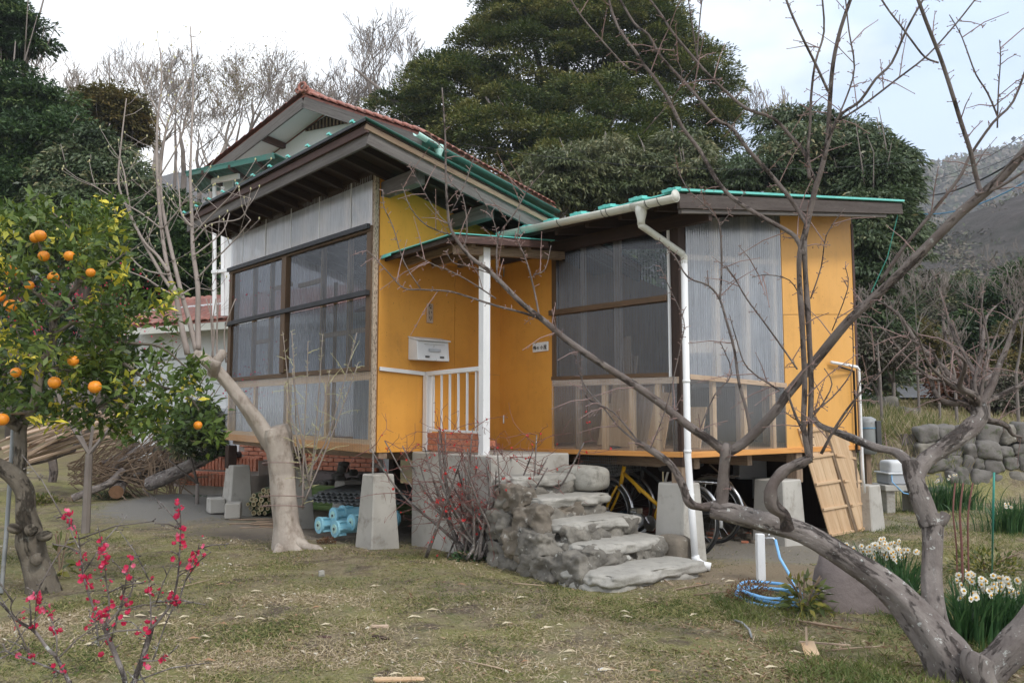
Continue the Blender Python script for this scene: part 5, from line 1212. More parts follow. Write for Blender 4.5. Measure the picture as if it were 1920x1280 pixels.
# olive drooping laurels in front of it
for i, (lob, lb_) in enumerate((([lobe(1060,345,85,55,21), lobe(1130,330,80,60,21.5), lobe(1010,370,50,45,20.5), lobe(1180,360,70,50,21)], 'olive green laurel tree with drooping leaves behind the gable gutter'),
      ([lobe(1270,310,65,60,22), lobe(1290,350,85,50,21), lobe(1230,350,50,50,21)], 'pale brownish laurel between the two roofs and the big evergreen'),
      ([lobe(1560,290,90,70,21), lobe(1500,330,110,75,20.5), lobe(1440,350,80,60,20), lobe(1600,350,80,80,20), lobe(1480,250,60,45,22)], 'broad dark oak with drooping leaves above the right roof'),
      ([lobe(1650,350,50,60,19), lobe(1640,440,62,80,18.5), lobe(1660,300,38,30,19.5), lobe(1620,520,48,80,18), lobe(1630,600,45,75,17.8)], 'tall dark oak standing just right of the yellow wall'))):
    leafy_tree('oak_tree', lb_, lob, ('leaf_laurel','leaf_laurel','leaf_oak','leaf_oak')[i], (110,80,210,190)[i], 300, .48, .15, lob[0][0], .18, 'drooping oaks behind the roofs', seed=20+i, droop=.75, aspect=.30, shell=.5, tone=((0,1),(.1,1),(0,1),(0,.8))[i])
# left hand evergreens
for i, (lob, lb_, mt_, n_) in enumerate((
      ([lobe(20,60,60,55,23), lobe(60,80,38,32,23), lobe(-20,90,60,50,23), lobe(5,15,40,28,23.5)], 'dark evergreen crown cut by the top left corner', 'leaf_dark', 70),
      ([lobe(60,220,80,60,22), lobe(20,190,60,60,22), lobe(100,300,90,80,21), lobe(20,330,80,90,21), lobe(-20,250,60,90,22), lobe(60,400,100,80,20.5), lobe(0,470,70,80,20)], 'dense dark evergreen mass at the left edge above the orange tree', 'leaf_dark', 330),
      ([lobe(180,310,65,60,20.5), lobe(210,380,80,70,20), lobe(150,430,80,70,19.5), lobe(230,460,70,80,19.5), lobe(120,360,50,50,20)], 'drooping dark evergreen between the orange tree and pale shoots', 'leaf_oak', 240),
      ([lobe(330,460,80,70,19.5), lobe(300,420,60,60,20), lobe(370,500,60,80,19), lobe(290,520,70,80,19)], 'dark low evergreen behind the shoots of the pale tree', 'leaf_dark', 150),
      ([lobe(205,215,55,42,25), lobe(170,250,40,35,25), lobe(240,250,35,40,25.5)], 'rusty green bush crown above the left evergreens', 'leaf_rust', 90))):
    leafy_tree('evergreen_tree', lb_, lob, mt_, n_, 280, .5, .15, lob[0][0], .2, 'evergreens on the left slope', seed=40+i, droop=.35 if i != 2 else .7, aspect=.34, shell=.5)
# right hand bushes
leafy_tree('evergreen_bush', 'dark glossy bush at the right edge above the road', [lobe(1860,590,60,60,24), lobe(1900,640,70,70,24), lobe(1840,650,50,50,23.5), lobe(1930,560,50,60,24)], 'leaf_dark', 110, 300, .6, .14, at(1860,700,24), .2, cat='bush', seed=61)
leafy_tree('evergreen_bush', 'low green hedge beside the road behind the bare shrubs', [lobe(1640,700,40,50,19), lobe(1740,640,50,50,26), lobe(1690,660,45,40,25)], 'leaf_oak', 70, 240, .45, .13, at(1690,720,22), .1, cat='bush', seed=62)
leafy_tree('flowering_bush', 'small bush with yellow blossom beside the oak trunk', [lobe(1672,640,20,30,18), lobe(1680,620,14,16,18)], 'leaf_shrub', 12, 160, .2, .06, at(1672,690,18), .04, cat='bush', seed=63, tone=(.8,1))
leafy_tree('ochre_bush', 'ochre green rounded bush at the right edge under the dark one', [lobe(1900,640,40,25,21), lobe(1880,700,50,30,20.5)], 'leaf_rust', 34, 220, .35, .10, at(1900,700,21), .08, cat='bush', seed=64)
for i, (px, py, rx, ry, Yc, mt_, lb_) in enumerate(((1645,660,38,34,17,'leaf_hill','brown brushy shrub directly behind the far house corner'),(1700,640,46,40,22,'leaf_rust','rusty winter shrub under the mountain slope'),(1765,620,50,44,25,'leaf_hill','grey brown thicket beyond the road'),
     (1820,730,44,26,18,'leaf_reddish','reddish brown low hedge on the terrace edge'),(1895,745,52,30,17,'leaf_hill','dry brown scrub above the right end of the stone wall'),(1670,560,40,50,28,'leaf_oak','green thicket at the foot of the mountain'),(1740,550,46,40,30,'leaf_hill','pale brown wood edge below the mountain'),(1800,560,40,50,28,'leaf_oak','olive thicket left of the dark glossy bush'))):
    leafy_tree('shrub', lb_, [lobe(px,py,rx,ry,Yc), lobe(px-rx*.6,py+ry*.4,rx*.6,ry*.6,Yc-.3), lobe(px+rx*.6,py+ry*.3,rx*.6,ry*.6,Yc)], mt_, 60, 190, .4, .11, at(px,py+ry,Yc), .05, cat='shrub', seed=400+i, aspect=.3)
# dry reeds on the slope
def blades(name, label, regions, n, h, w_, mat, seed, cat='grass', lean=.5, kind='stuff', root=None, tone=(0,1), flip=0):
    rg = np.random.default_rng(seed); pts = []
    for (x0,x1,y0,y1,wt) in regions:
        k = int(n*wt); pts.append(np.stack([rg.uniform(x0,x1,k), rg.uniform(y0,y1,k)], 1))
    p = np.concatenate(pts); k = len(p); z = terr(p[:,0], p[:,1])
    P = np.column_stack([p, z-.01]); D = np.column_stack([rg.normal(0,lean,k), rg.normal(0,lean,k), np.ones(k)])
    L = h*rg.uniform(.5,1.3,k); v_, f_, r_ = leaves(P, unit(k,rg)*np.array([1,1,.2]), D, L, np.full(k,w_), rg.uniform(tone[0],tone[1],k))
    return obj(name, np_mesh(name, v_, f_, mat, r_), None, label, cat, None, kind)
blades('dry_reeds', 'tall dry straw coloured grass on the slope below the road', [(4.6,7.6,13.6,17,1)], 9000, .30, .012, 'grass', 70, tone=(0,1), lean=.6)
herb_ = 0
blades('slope_grass', 'rough grass on the terrace above the stone wall', [(6.4,12,14,19,1)], 9000, .16, .012, 'grass', 71, tone=(.3,1))

# bare trees
GROW_MIN = .0
def grow(q, p, d, L, r, depth, spread, sides, up=.15, kids_=(2,3), tips=None, wig=.16):
    n = 3; P = [p]; R = [r]; rmin = GROW_MIN
    for i in range(n):
        d = (d + V((random.gauss(0,wig),random.gauss(0,wig*.7),random.gauss(0,wig)*.6+up*.3))).normalized(); p = p + d*L/n; P.append(p); R.append(max(rmin, r*(1-.32*(i+1)/n)))
    q.tube(P, R, sides, False)
    if depth <= 0:
        if tips is not None: tips.append(p)
        return
    for k in range(random.randint(*kids_)):
        i = random.choice((1,2,3,3)) if k else 3
        nd = (d*1.0 + V((random.gauss(0,spread),random.gauss(0,spread*.8),random.gauss(0,spread*.5)+up))).normalized()
        grow(q, P[i], nd, L*random.uniform(.62,.86), R[i]*random.uniform(.5,.72), depth-1, spread, max(3,sides-1), up, kids_, tips, wig)
def bare_tree(label, px, ytop, ybase, Y, r, mat='bark_far', depth=6, group='bare trees on the ridge', seed=0, leaf=None, spread=.42, d0=(0,0,1)):
    random.seed(seed)
    b = at(px, ybase, Y); t_ = at(px, ytop, Y); h_ = t_.z-b.z
    g = tz(b.x, b.y); t = thing('bare_tree', label, 'tree', (b.x,b.y,g), group)
    q = MB(); q.tube([V((b.x,b.y,g-.2)), V((b.x,b.y,(g+b.z)/2)), b], [r*1.3, r*1.1, r], 7); tips = []
    L0 = h_*.27; global GROW_MIN; GROW_MIN = Y*.00030
    grow(q, b, V(d0).normalized(), L0, r, depth, spread, 5, .22, (2,3), tips)
    GROW_MIN = 0; q.build('trunk', mat, t)
    if leaf and tips:
        rg = np.random.default_rng(seed); c = np.array([tuple(x) for x in tips]); c = c[rg.integers(0,len(c),leaf)] + rg.normal(0,.35,(leaf,3))
        k = len(c); v_, f_, r_ = leaves(c, unit(k,rg), unit(k,rg)+np.array([0,0,-.4]), np.full(k,.10), np.full(k,.03), rg.uniform(.3,1,k))
        obj('foliage', np_mesh('foliage', v_, f_, 'leaf_rust', r_, t), t)
    return t
for i, (px, yt, yb, Y, r, lf, lb_) in enumerate((
    (145,75,330,31,.10,0,'bare grey tree just right of the cut off dark crown'),(225,30,300,32,.13,0,'bare spreading tree above the rusty bush'),(285,70,330,30,.11,0,'bare slender tree left of the pale shoots'),
    (345,80,330,29,.10,900,'thinly leaved tree behind the pale shoots'),(410,85,340,28,.11,1100,'thinly leaved tree left of the tiled gable'),(455,60,340,30,.12,500,'thinly leaved forked tree beyond the balcony roof'),
    (520,90,330,31,.11,200,'bare tree left of the gable peak'),(585,100,300,33,.11,0,'bare tree directly behind the gable peak'),(640,40,260,33,.13,0,'bare tree just right of the gable peak'),
    (700,20,250,33,.14,0,'bare broad tree left of the big evergreen'),(755,40,240,34,.12,0,'bare tree touching the left side of big evergreen'),
    (1420,150,320,36,.11,0,'faint bare tree right of the big evergreen'),(1480,160,320,36,.11,0,'faint bare tree behind the broad oak'))):
    bare_tree(lb_, px, yt, yb, Y, r, seed=100+i, leaf=lf or None, depth=6, spread=.42, mat='bark_far' if i%2 else 'bark_pale')
for i, (px, yt, yb, Y, r, lb_) in enumerate(((1650,470,700,15,.022,'bare reddish sapling just right of the yellow wall'),(1720,440,690,16,.022,'bare sapling before the mountain slope'),(1790,450,700,15,.024,'bare shrub tree above the road edge'),
    (1850,420,700,15,.026,'tangled bare shrub tree above the stone wall'),(1905,440,700,15,.026,'tangled bare tree at right edge above the stone wall'),(1760,560,720,14.6,.02,'low tangled bare shrub above the stone wall'))):
    bare_tree(lb_, px, yt, yb, Y, r, 'bark_far', 6, 'bare saplings on the right terrace', 140+i, None, .5)
for i in range(20):
    px = [110,180,250,300,330,375,395,440,480,500,545,560,610,625,660,680,720,735,770,790][i]; random.seed(i)
    bare_tree('first second third fourth fifth sixth seventh eighth ninth tenth eleventh twelfth thirteenth fourteenth fifteenth sixteenth seventeenth eighteenth nineteenth twentieth'.split()[i]+' from the left of the thin bare trees in the winter wood', px, random.uniform(70,150), random.uniform(280,360), random.uniform(33,38), random.uniform(.06,.10), seed=200+i, depth=6, spread=.5, mat='bark_far' if i%3 else 'bark_pale', leaf=(260 if i in (5,6,8,11) else None), group='thin trees of the winter wood')
random.seed(99)

# mountain and wooded foothill
def ridge_mesh(name, prof, Y0, depth, mat, seed, rough_=3, nx_=160, ny_=40, label=None):
    xs_ = np.linspace(prof[0][0], prof[-1][0], nx_); px_ = [p[0] for p in prof]; py_ = [p[1] for p in prof]
    top = np.interp(xs_, px_, py_); vs = []
    for j in range(ny_+1):
        t_ = j/ny_
        for i, x in enumerate(xs_):
            Yv = Y0 - depth*(1-t_); p = at(x, top[i], Y0); zz = p.z
            f = math.sin(t_*PI/2)**1.1
            X_ = p.x; n1_ = noise.fractal(V((X_*.02+seed, Yv*.02, seed)), 1, 2, 6)
            vs.append((X_, Yv + n1_*rough_*.5, -2 + (zz+2)*f + n1_*rough_*(math.sin(t_*PI)*1.2+.08)))
    q = MB(); q.add(vs, [(j*nx_+i, j*nx_+i+1, (j+1)*nx_+i+1, (j+1)*nx_+i) for j in range(ny_) for i in range(nx_-1)])
    return q.build(name, mat, None, kind='structure', smooth=True)
m = newmat('mountain_woods'); v = coords(m, 'world')
col = mixc(m, rng_(m, nois(m, v, .02, 8, .6), .42, .6), (.125,.105,.10), (.075,.08,.062))
col = mixc(m, rng_(m, nois(m, v, .35, 8, .75), .4, .7, 0, .85), col, (.20,.175,.165))
finish(m, col, .95, nois(m, v, .5, 8, .8), 1, 2.0, spec=.1)
ridge_mesh('mountain', [(-2500,420),(-600,360),(300,380),(1000,380),(1500,420),(1640,372),(1720,338),(1770,322),(1815,318),(1850,309),(1885,306),(1925,322),(1990,350),(2200,330),(2700,400),(4200,430)], 420, 260, 'mountain_woods', 3, 9, 300)
foot = ridge_mesh('hillside', [(1500,520),(1640,500),(1700,470),(1760,420),(1830,395),(1900,370),(1990,350),(2300,330),(3200,330)], 120, 70, 'mountain_woods', 8, 3)
rg = np.random.default_rng(3); LB_ = []
for i in range(420):                                # far wood on the foothill
    px = rg.uniform(1600, 2100); f = rg.random(); Yv = lerp(55, 118, f)
    base = np.interp(px, [1500,1640,1700,1760,1830,1900,1990,2300], [520,500,470,420,395,370,350,330])
    py = lerp(690, base+14, f); c = at(px, py, Yv); LB_.append((c, (2.6,2.2,2.3)))
v_, f_, r_ = crown_leaves(LB_, 2200, 22, 1.3, .55, seed=5, aspect=.5, shell=.4)
vs_m = []
rg = np.random.default_rng(31)
mt_ = bpy.data.objects['mountain'].data; co = np.empty(len(mt_.vertices)*3, np.float32); mt_.vertices.foreach_get('co', co); co = co.reshape(-1,3)
sel = co[(co[:,0] > .36*co[:,1]) & (co[:,0] < .75*co[:,1])]
k = 16000; c_ = sel[rg.integers(0,len(sel),k)] + np.column_stack([rg.uniform(-9,9,k), rg.uniform(-4,4,k), rg.uniform(-.5,2.2,k)])
va, fa, ra = leaves(c_, unit(k,rg)*.5+np.array([0,-.6,.6]), unit(k,rg)+np.array([0,0,.6]), rg.uniform(1.2,3.2,k), rg.uniform(1.2,2.6,k), rg.random(k))
obj('mountain_wood', np_mesh('mountain_wood', va, fa, 'leaf_hill', ra), None, 'bare and green trees clothing the hazy mountain', 'woods', None, 'stuff')
obj('far_wood', np_mesh('far_wood', v_, f_, 'leaf_hill', r_), None, 'brown and olive winter woods covering the far hillside', 'woods', None, 'stuff')
# background woodland behind everything, to close gaps under the crowns
LB_ = []
for i in range(150):
    px = rg.uniform(-500, 1650); c = at(px, rg.uniform(430, 780), rg.uniform(27, 40)); LB_.append((c, (2.0,1.5,1.8)))
v_, f_, r_ = crown_leaves(LB_, 1500, 70, 1.1, .30, seed=6, aspect=.45, shell=.3, tone=(0,.6))
obj('undergrowth', np_mesh('undergrowth', v_, f_, 'leaf_dark', r_), None, 'dark undergrowth beneath the evergreens behind the houses', 'undergrowth', None, 'stuff')

# ---------------------------------------------------------------- traced branches
def smooth_path(P, sub=4, jit=0.0):
    out = []
    n = len(P)
    for i in range(n-1):
        p0, p1, p2, p3 = P[max(i-1,0)], P[i], P[i+1], P[min(i+2,n-1)]
        for k in range(sub):
            t = k/sub; t2, t3 = t*t, t*t*t
            out.append(.5*((2*p1)+(-p0+p2)*t+(2*p0-5*p1+4*p2-p3)*t2+(-p0+3*p1-3*p2+p3)*t3))
    out.append(P[-1]); return out
def branch(q, pts, Y0, Y1, w0, w1, n=6, sub=4, spurs=0, sq=None, jit=.0, knots=0.0, ws=None):
    """pts: pixel polyline; Y0..Y1 real depth along it; w0..w1 thickness in photo pixels -> real radius"""
    m_ = len(pts); P = []
    L = [0]
    for a, b in zip(pts[:-1], pts[1:]): L.append(L[-1]+math.hypot(b[0]-a[0], b[1]-a[1]))
    for i, p in enumerate(pts):
        t = L[i]/L[-1]; P.append(at(p[0], p[1], lerp(Y0, Y1, t)+(noise.noise(V((i*.7,Y0,w0)))*.06 if 0 < i < m_-1 else 0)).to_tuple()+(0,))
    P = [V(p[:3]) for p in P]; S_ = smooth_path(P, sub); k = len(S_)
    rad = [lerp(w0, w1, i/(k-1))*lerp(Y0, Y1, i/(k-1))/FPX/2*(1+knots*1.6*noise.noise(V((i*.28,w0,Y1)))) for i in range(k)]
    if ws: rad = [float(np.interp(i/(k-1), np.linspace(0,1,len(ws)), ws))*lerp(Y0,Y1,i/(k-1))/FPX/2 for i in range(k)]
    if jit: S_ = [s+V((random.gauss(0,jit),random.gauss(0,jit),random.gauss(0,jit))) if 0 < i < k-1 else s for i, s in enumerate(S_)]
    wb = .15 if n >= 10 else 0.0
    if wb:
        S2 = smooth_path(S_, 4); rad = list(np.interp(np.linspace(0,1,len(S2)), np.linspace(0,1,k), rad)); q.tube(S2, rad, n*2, True, wb*min(1,(w0 or 40)/30)**.5)
    else: q.tube(S_, rad, n)
    if spurs and sq is not None:
        tot = sum((S_[i+1]-S_[i]).length for i in range(k-1)); ns = int(tot*spurs*2.0)
        for _ in range(ns):
            i = random.randrange(0, k-1); p = S_[i].lerp(S_[i+1], random.random()); t = (S_[i+1]-S_[i]).normalized()
            d = V((random.gauss(0,1),random.gauss(0,.7),random.gauss(0,1)+.2)); d = (d - t*d.dot(t)).normalized() + t*random.uniform(.1,.9); d.normalize()
            big = random.random() < .16
            l = random.uniform(.08,.30) if big else random.uniform(.008,.035)
            r = .0026 if big else .0022
            e = p+d*l+V((random.gauss(0,.1),0,random.gauss(0,.1)))*l
            sq.tube([p, (p+e)/2+V((0,0,l*.06)), e], [r*1.2, r, r*.6], 4, True)
            sq.tube([e-d*.001, e+d*.004, e+d*.008], [.0015,.0034,.0006], 4, True)
            if big:
                for z in range(random.randint(2,6)):
                    f = random.random(); b_ = p.lerp(e,f); dd = (d+V((random.gauss(0,.9),random.gauss(0,.9),random.gauss(0,.9)))).normalized(); l2 = random.uniform(.008,.02)
                    sq.tube([b_, b_+dd*l2], [.0016,.0012], 4, True); sq.tube([b_+dd*l2, b_+dd*(l2+.004), b_+dd*(l2+.008)], [.0015,.0032,.0006], 4, True)
    return S_
# ---- the big plum on the right
g0 = G(1800, 1278); YB = g0.y
plum = thing('plum_tree', 'old leaning bare plum tree with lichened trunk in the right foreground', 'tree', (g0.x, g0.y, 0))
tr = MB(); sp = MB()
branch(tr, [(1830,1345),(1790,1265),(1755,1205),(1700,1135),(1650,1088),(1600,1055),(1530,1012),(1480,990),(1420,975),(1372,962),(1335,955)], YB-.02, 4.75, 118, 44, 18, 6, ws=[125,98,76,58,48,43,40,39,38,38,36])
branch(tr, [(1800,1290),(1770,1215),(1752,1150),(1747,1080),(1750,1010),(1748,965)], YB+.02, YB+.35, 78, 56, 16, 5, ws=[66,52,42,37,36,42])
branch(tr, [(1748,985),(1765,975),(1774,962)], YB+.33, YB+.30, 24, 18, 12, 3)
branch(tr, [(1746,985),(1728,935),(1712,892),(1706,868)], YB+.33, YB+.45, 38, 28, 14, 4, knots=.1)
branch(tr, [(1716,900),(1732,868),(1760,846),(1790,826),(1818,803),(1836,782),(1832,758)], YB+.4, YB+.6, 30, 32, 14, 4, knots=.15)
branch(tr, [(1708,872),(1680,848),(1640,838),(1600,822),(1565,808),(1538,797),(1522,780)], YB+.45, YB+.9, 19, 9, 10, 4, 8, sp, knots=.15)
branch(tr, [(1960,1135),(1920,1190),(1880,1232),(1835,1275)], YB-.1, YB-.05, 52, 70, 14, 4, knots=.15)
branch(tr, [(1850,1300),(1832,1250),(1836,1228)], YB-.15, YB-.12, 54, 50, 12, 3, knots=.2)
tr.build('trunk', 'bark_plum', plum, smooth=True)
YL = 4.72
br = MB()
V1 = [(1352,965),(1356,905),(1360,850),(1362,838)]
branch(br, V1, YL, YL, 24, 20, 14, 4, 6, sp, knots=.1)
branch(br, [(1362,850),(1332,825),(1290,797),(1240,757),(1180,715),(1120,677),(1060,635),(1020,601),(980,570),(940,530),(915,506),(880,480),(852,442),(841,410),(836,330),(835,260),(829,165)], YL, 4.9, 17.8, 2.5, 9, 3, 14, sp)
branch(br, [(1362,850),(1400,826),(1450,775),(1480,735),(1530,675),(1590,602),(1640,556),(1700,500),(1760,440),(1800,400),(1850,358),(1885,325),(1925,280),(1965,240)], YL, 3.9, 18.5, 16.4, 11, 4, 7, sp)
branch(br, [(1355,945),(1318,950),(1292,941),(1278,905),(1255,868),(1215,840),(1193,828)], YL, YL+.05, 19.2, 9.0, 10, 4, 8, sp, knots=.25)
branch(br, [(1193,828),(1160,800),(1130,762),(1105,735),(1088,705),(1082,660)], YL+.05, YL+.1, 4.4, 1.7, 5, 3, 14, sp)
branch(br, [(1200,832),(1150,772),(1100,745),(1088,690),(1068,655)], YL+.05, YL+.1, 3.7, 1.7, 5, 3, 14, sp)
branch(br, [(1476,990),(1470,965),(1448,945),(1447,912),(1470,882),(1500,868),(1520,858)], YL-.2, YL-.3, 22.2, 16.4, 12, 4, knots=.3)
YV = YL-.3
for dx, tt in ((-5,0),(7,1)):
    branch(br, [(1518,862),(1512+dx,800),(1514+dx,720),(1511+dx,650),(1508+dx,590),(1504+dx,530),(1503+dx*.8,480),(1508,440)], YV+.02*tt, YV-.1, 11.1, 9.8, 9, 3, 7, sp, knots=.15)
branch(br, [(1508,445),(1518,400),(1530,350),(1540,318),(1552,262),(1556,190),(1562,120),(1576,55),(1600,-15)], YV-.1, YV-.25, 11.8, 6.6, 9, 3, 12, sp)
branch(br, [(1532,345),(1515,300),(1519,230),(1520,190),(1528,120),(1545,60),(1541,-10)], YV-.12, YV-.2, 6.7, 3.3, 7, 3, 14, sp)
branch(br, [(1553,172),(1530,122),(1508,78),(1485,28),(1470,-12)], YV-.2, YV-.3, 5.2, 4.1, 6, 3, 14, sp)
branch(br, [(1545,300),(1562,240),(1580,212),(1612,190),(1642,148),(1672,118),(1700,55),(1735,-8)], YV-.15, YV-.4, 6.7, 4.1, 7, 3, 12, sp)
branch(br, [(1575,225),(1620,196),(1680,150),(1738,105),(1790,48),(1832,-5)], YV-.2, YV-.4, 4.4, 3.3, 6, 3, 12, sp)
branch(br, [(1552,262),(1585,188),(1602,128),(1592,60),(1585,-5)], YV-.2, YV-.3, 3.7, 2.5, 6, 3, 14, sp)
branch(br, [(1506,478),(1492,445),(1462,425),(1420,402),(1372,370),(1342,335),(1312,282),(1280,240),(1256,192),(1230,150),(1206,120),(1190,95),(1165,62),(1147,22),(1140,-10)], YV-.1, YV+.2, 9.6, 4.9, 8, 3, 10, sp)
branch(br, [(1514,422),(1500,400),(1480,370),(1440,322),(1402,280),(1372,240),(1346,226),(1318,194),(1290,162),(1262,132),(1236,102),(1216,66),(1190,45),(1160,-5)], YV-.1, YV+.2, 8.9, 4.1, 8, 3, 10, sp)
branch(br, [(1518,335),(1510,290),(1482,255),(1450,222),(1402,205),(1370,180),(1330,142),(1300,108),(1262,62),(1240,28),(1215,-5)], YV-.12, YV+.1, 7.4, 4.1, 7, 3, 10, sp)
branch(br, [(1206,122),(1180,130),(1130,78),(1088,28),(1066,-8)], YV+.2, YV+.3, 3.7, 3.3, 6, 3, 12, sp)
branch(br, [(1310,120),(1300,60),(1290,-5)], YV+.05, YV, 3.0, 2.5, 5, 3, 16, sp)
branch(br, [(1306,122),(1311,50),(1316,0)], YV+.05, YV, 3.0, 2.5, 5, 3, 16, sp)
branch(br, [(1206,250),(1190,180),(1270,155),(1262,60)][0:1]+[(1278,160),(1268,110),(1262,90)], YV+.1, YV, 2.2, 1.7, 5, 2, 12, sp)
branch(br, [(1650,530),(1690,470),(1730,420),(1772,368),(1802,328),(1820,290),(1862,230),(1900,190),(1930,110)], 4.4, 4.1, 7.4, 4.1, 8, 3, 12, sp)
branch(br, [(1840,366),(1830,330),(1820,285),(1802,230),(1782,165),(1762,105),(1737,42),(1718,-10)], 4.1, 3.9, 8.9, 6.6, 9, 3, 16, sp)
branch(br, [(1760,118),(1735,108),(1712,80),(1690,50),(1668,22),(1648,-8)], 3.95, 3.9, 3.7, 3.3, 6, 3, 14, sp)
branch(br, [(1872,222),(1852,175),(1830,140),(1812,92),(1800,62),(1780,28)], 4.2, 4.1, 3.7, 1.7, 6, 3, 16, sp)
branch(br, [(1870,240),(1872,170),(1876,110),(1874,75)], 4.2, 4.1, 3.0, 1.7, 6, 3, 18, sp)
branch(br, [(1850,360),(1890,310),(1930,280)], 3.95, 3.8, 4.4, 4.1, 6, 3, 12, sp)
branch(br, [(1830,365),(1875,350),(1925,318)], 4.0, 3.9, 7.4, 5.7, 6, 3, 12, sp)
branch(br, [(1408,820),(1400,770),(1386,720),(1376,652),(1362,602),(1350,562),(1328,535),(1290,520),(1266,482),(1240,455),(1228,450)], YL-.05, YL+.3, 6.7, 1.7, 7, 3, 14, sp)
branch(br, [(1350,560),(1353,500),(1350,424),(1336,400),(1312,376),(1286,350),(1268,310)], YL, YL+.1, 4.4, 1.7, 6, 3, 16, sp)
branch(br, [(1350,425),(1374,392),(1398,358)], YL, YL, 2.2, 1.7, 5, 3, 20, sp)
branch(br, [(1495,692),(1466,650),(1430,600),(1400,560),(1378,522),(1360,497)], YL-.1, YL, 3.7, 2.5, 6, 3, 18, sp)
branch(br, [(1462,732),(1402,690),(1382,640),(1368,590)], YL-.1, YL, 3.7, 1.7, 6, 3, 16, sp)
branch(br, [(1220,840),(1250,760),(1278,640),(1282,600),(1258,545),(1238,500)], YL, YL+.1, 2.2, 1.7, 5, 3, 18, sp)
branch(br, [(1310,810),(1340,740),(1372,700),(1350,640)], YL, YL, 3.0, 1.7, 5, 3, 16, sp)
branch(br, [(1012,597),(980,586),(930,573),(880,557),(842,546),(790,543),(757,540),(730,513),(702,482),(686,468)], 4.9, 5.0, 5.2, 1.7, 6, 3, 16, sp)
branch(br, [(790,543),(757,490),(737,425),(720,388),(718,355)], 5, 5, 2.2, 1.7, 5, 3, 14, sp)
branch(br, [(930,560),(888,532),(848,510),(815,497),(784,480)], 4.95, 5, 3.0, 1.7, 5, 3, 20, sp)
branch(br, [(925,515),(882,500),(850,492),(836,470)], 4.95, 5, 2.2, 1.7, 5, 3, 18, sp)
branch(br, [(852,442),(802,424),(770,390),(755,350)], 4.95, 5, 3.0, 1.7, 5, 3, 16, sp)
branch(br, [(868,470),(876,430),(868,370),(848,345),(838,325)], 4.95, 5, 3.0, 1.7, 5, 3, 16, sp)
branch(br, [(845,400),(870,350),(890,290)], 4.95, 5, 2.2, 1.7, 5, 3, 14, sp)
branch(br, [(848,425),(820,400),(790,350),(766,310)], 4.95, 5, 2.2, 1.7, 5, 3, 16, sp)
branch(br, [(1012,597),(1002,545),(988,492),(972,455),(965,445)], 4.9, 4.95, 4.4, 1.7, 5, 3, 22, sp)
branch(br, [(1000,515),(1022,505),(1033,460)], 4.9, 4.95, 2.2, 1.7, 5, 3, 14, sp)
branch(br, [(932,522),(934,445),(965,400),(990,355),(1020,320)], 4.9, 5, 3.7, 1.7, 5, 3, 16, sp)
branch(br, [(934,445),(920,400),(888,350)], 4.9, 5, 2.2, 1.7, 5, 3, 18, sp)
branch(br, [(1518,862),(1506,810),(1492,780),(1476,735)], YV, YV-.05, 7.4, 4.1, 7, 3, 14, sp)
branch(br, [(1540,850),(1570,795),(1610,740),(1670,680),(1740,610)], YV, YV-.4, 5.9, 1.7, 6, 3, 10, sp)
branch(br, [(1560,815),(1600,760),(1620,700),(1680,640)], YV, YV-.2, 3.0, 1.7, 6, 3, 12, sp)
branch(br, [(1522,782),(1540,760),(1560,720),(1545,690)], YV, YV, 3.7, 1.7, 5, 3, 14, sp)
branch(br, [(1520,775),(1560,745),(1595,700),(1600,660)], YV, YV, 3.7, 1.7, 5, 3, 14, sp)
branch(br, [(1535,790),(1500,790),(1470,770)], YV, YV, 3.7, 1.7, 5, 3, 14, sp)
branch(br, [(1520,560),(1540,500),(1550,440),(1585,390)], YV, YV-.1, 3.0, 1.7, 5, 3, 16, sp)
branch(br, [(1500,555),(1480,525),(1440,515),(1410,520)], YV, YV-.1, 2.2, 1.7, 5, 3, 16, sp)
branch(br, [(1560,620),(1590,540),(1585,500)], 4.5, 4.4, 2.2, 1.7, 5, 3, 18, sp)
branch(br, [(1600,660),(1600,590),(1612,540)], 4.5, 4.4, 2.2, 1.7, 5, 3, 18, sp)
for i in range(12):                                 # tangle from the right hand stump
    a = random.uniform(-2.6, -.35); l = random.uniform(120, 330); x0, y0 = 1834, 768; P_ = [(x0,y0)]
    for k in range(1, 6): P_.append((x0+math.cos(a)*l*k/5+random.uniform(-14,14), y0+math.sin(a)*l*k/5*(.8)+random.uniform(-14,14)))
    branch(br, P_, YB+.6, YB+.6+random.uniform(-.5,.8), random.uniform(6,16), 2, 6, 3, 14, sp)
for (ax, ay, bx, by) in ((1834,770,1650,555),(1834,765,1760,590),(1836,765,1915,560),(1830,775,1720,700),(1838,770,1930,690),(1836,775,1925,810)):
    P_ = [(lerp(ax,bx,k/5)+random.uniform(-10,10)*(k>0), lerp(ay,by,k/5)+random.uniform(-12,12)*(k>0)) for k in range(6)]
    branch(br, P_, YB+.6, YB+.7, 17, 4, 7, 3, 14, sp)
br.build('branches', 'bark_plum_dark', plum, smooth=True)
sp.build('twigs', 'twig', plum, kind='stuff')

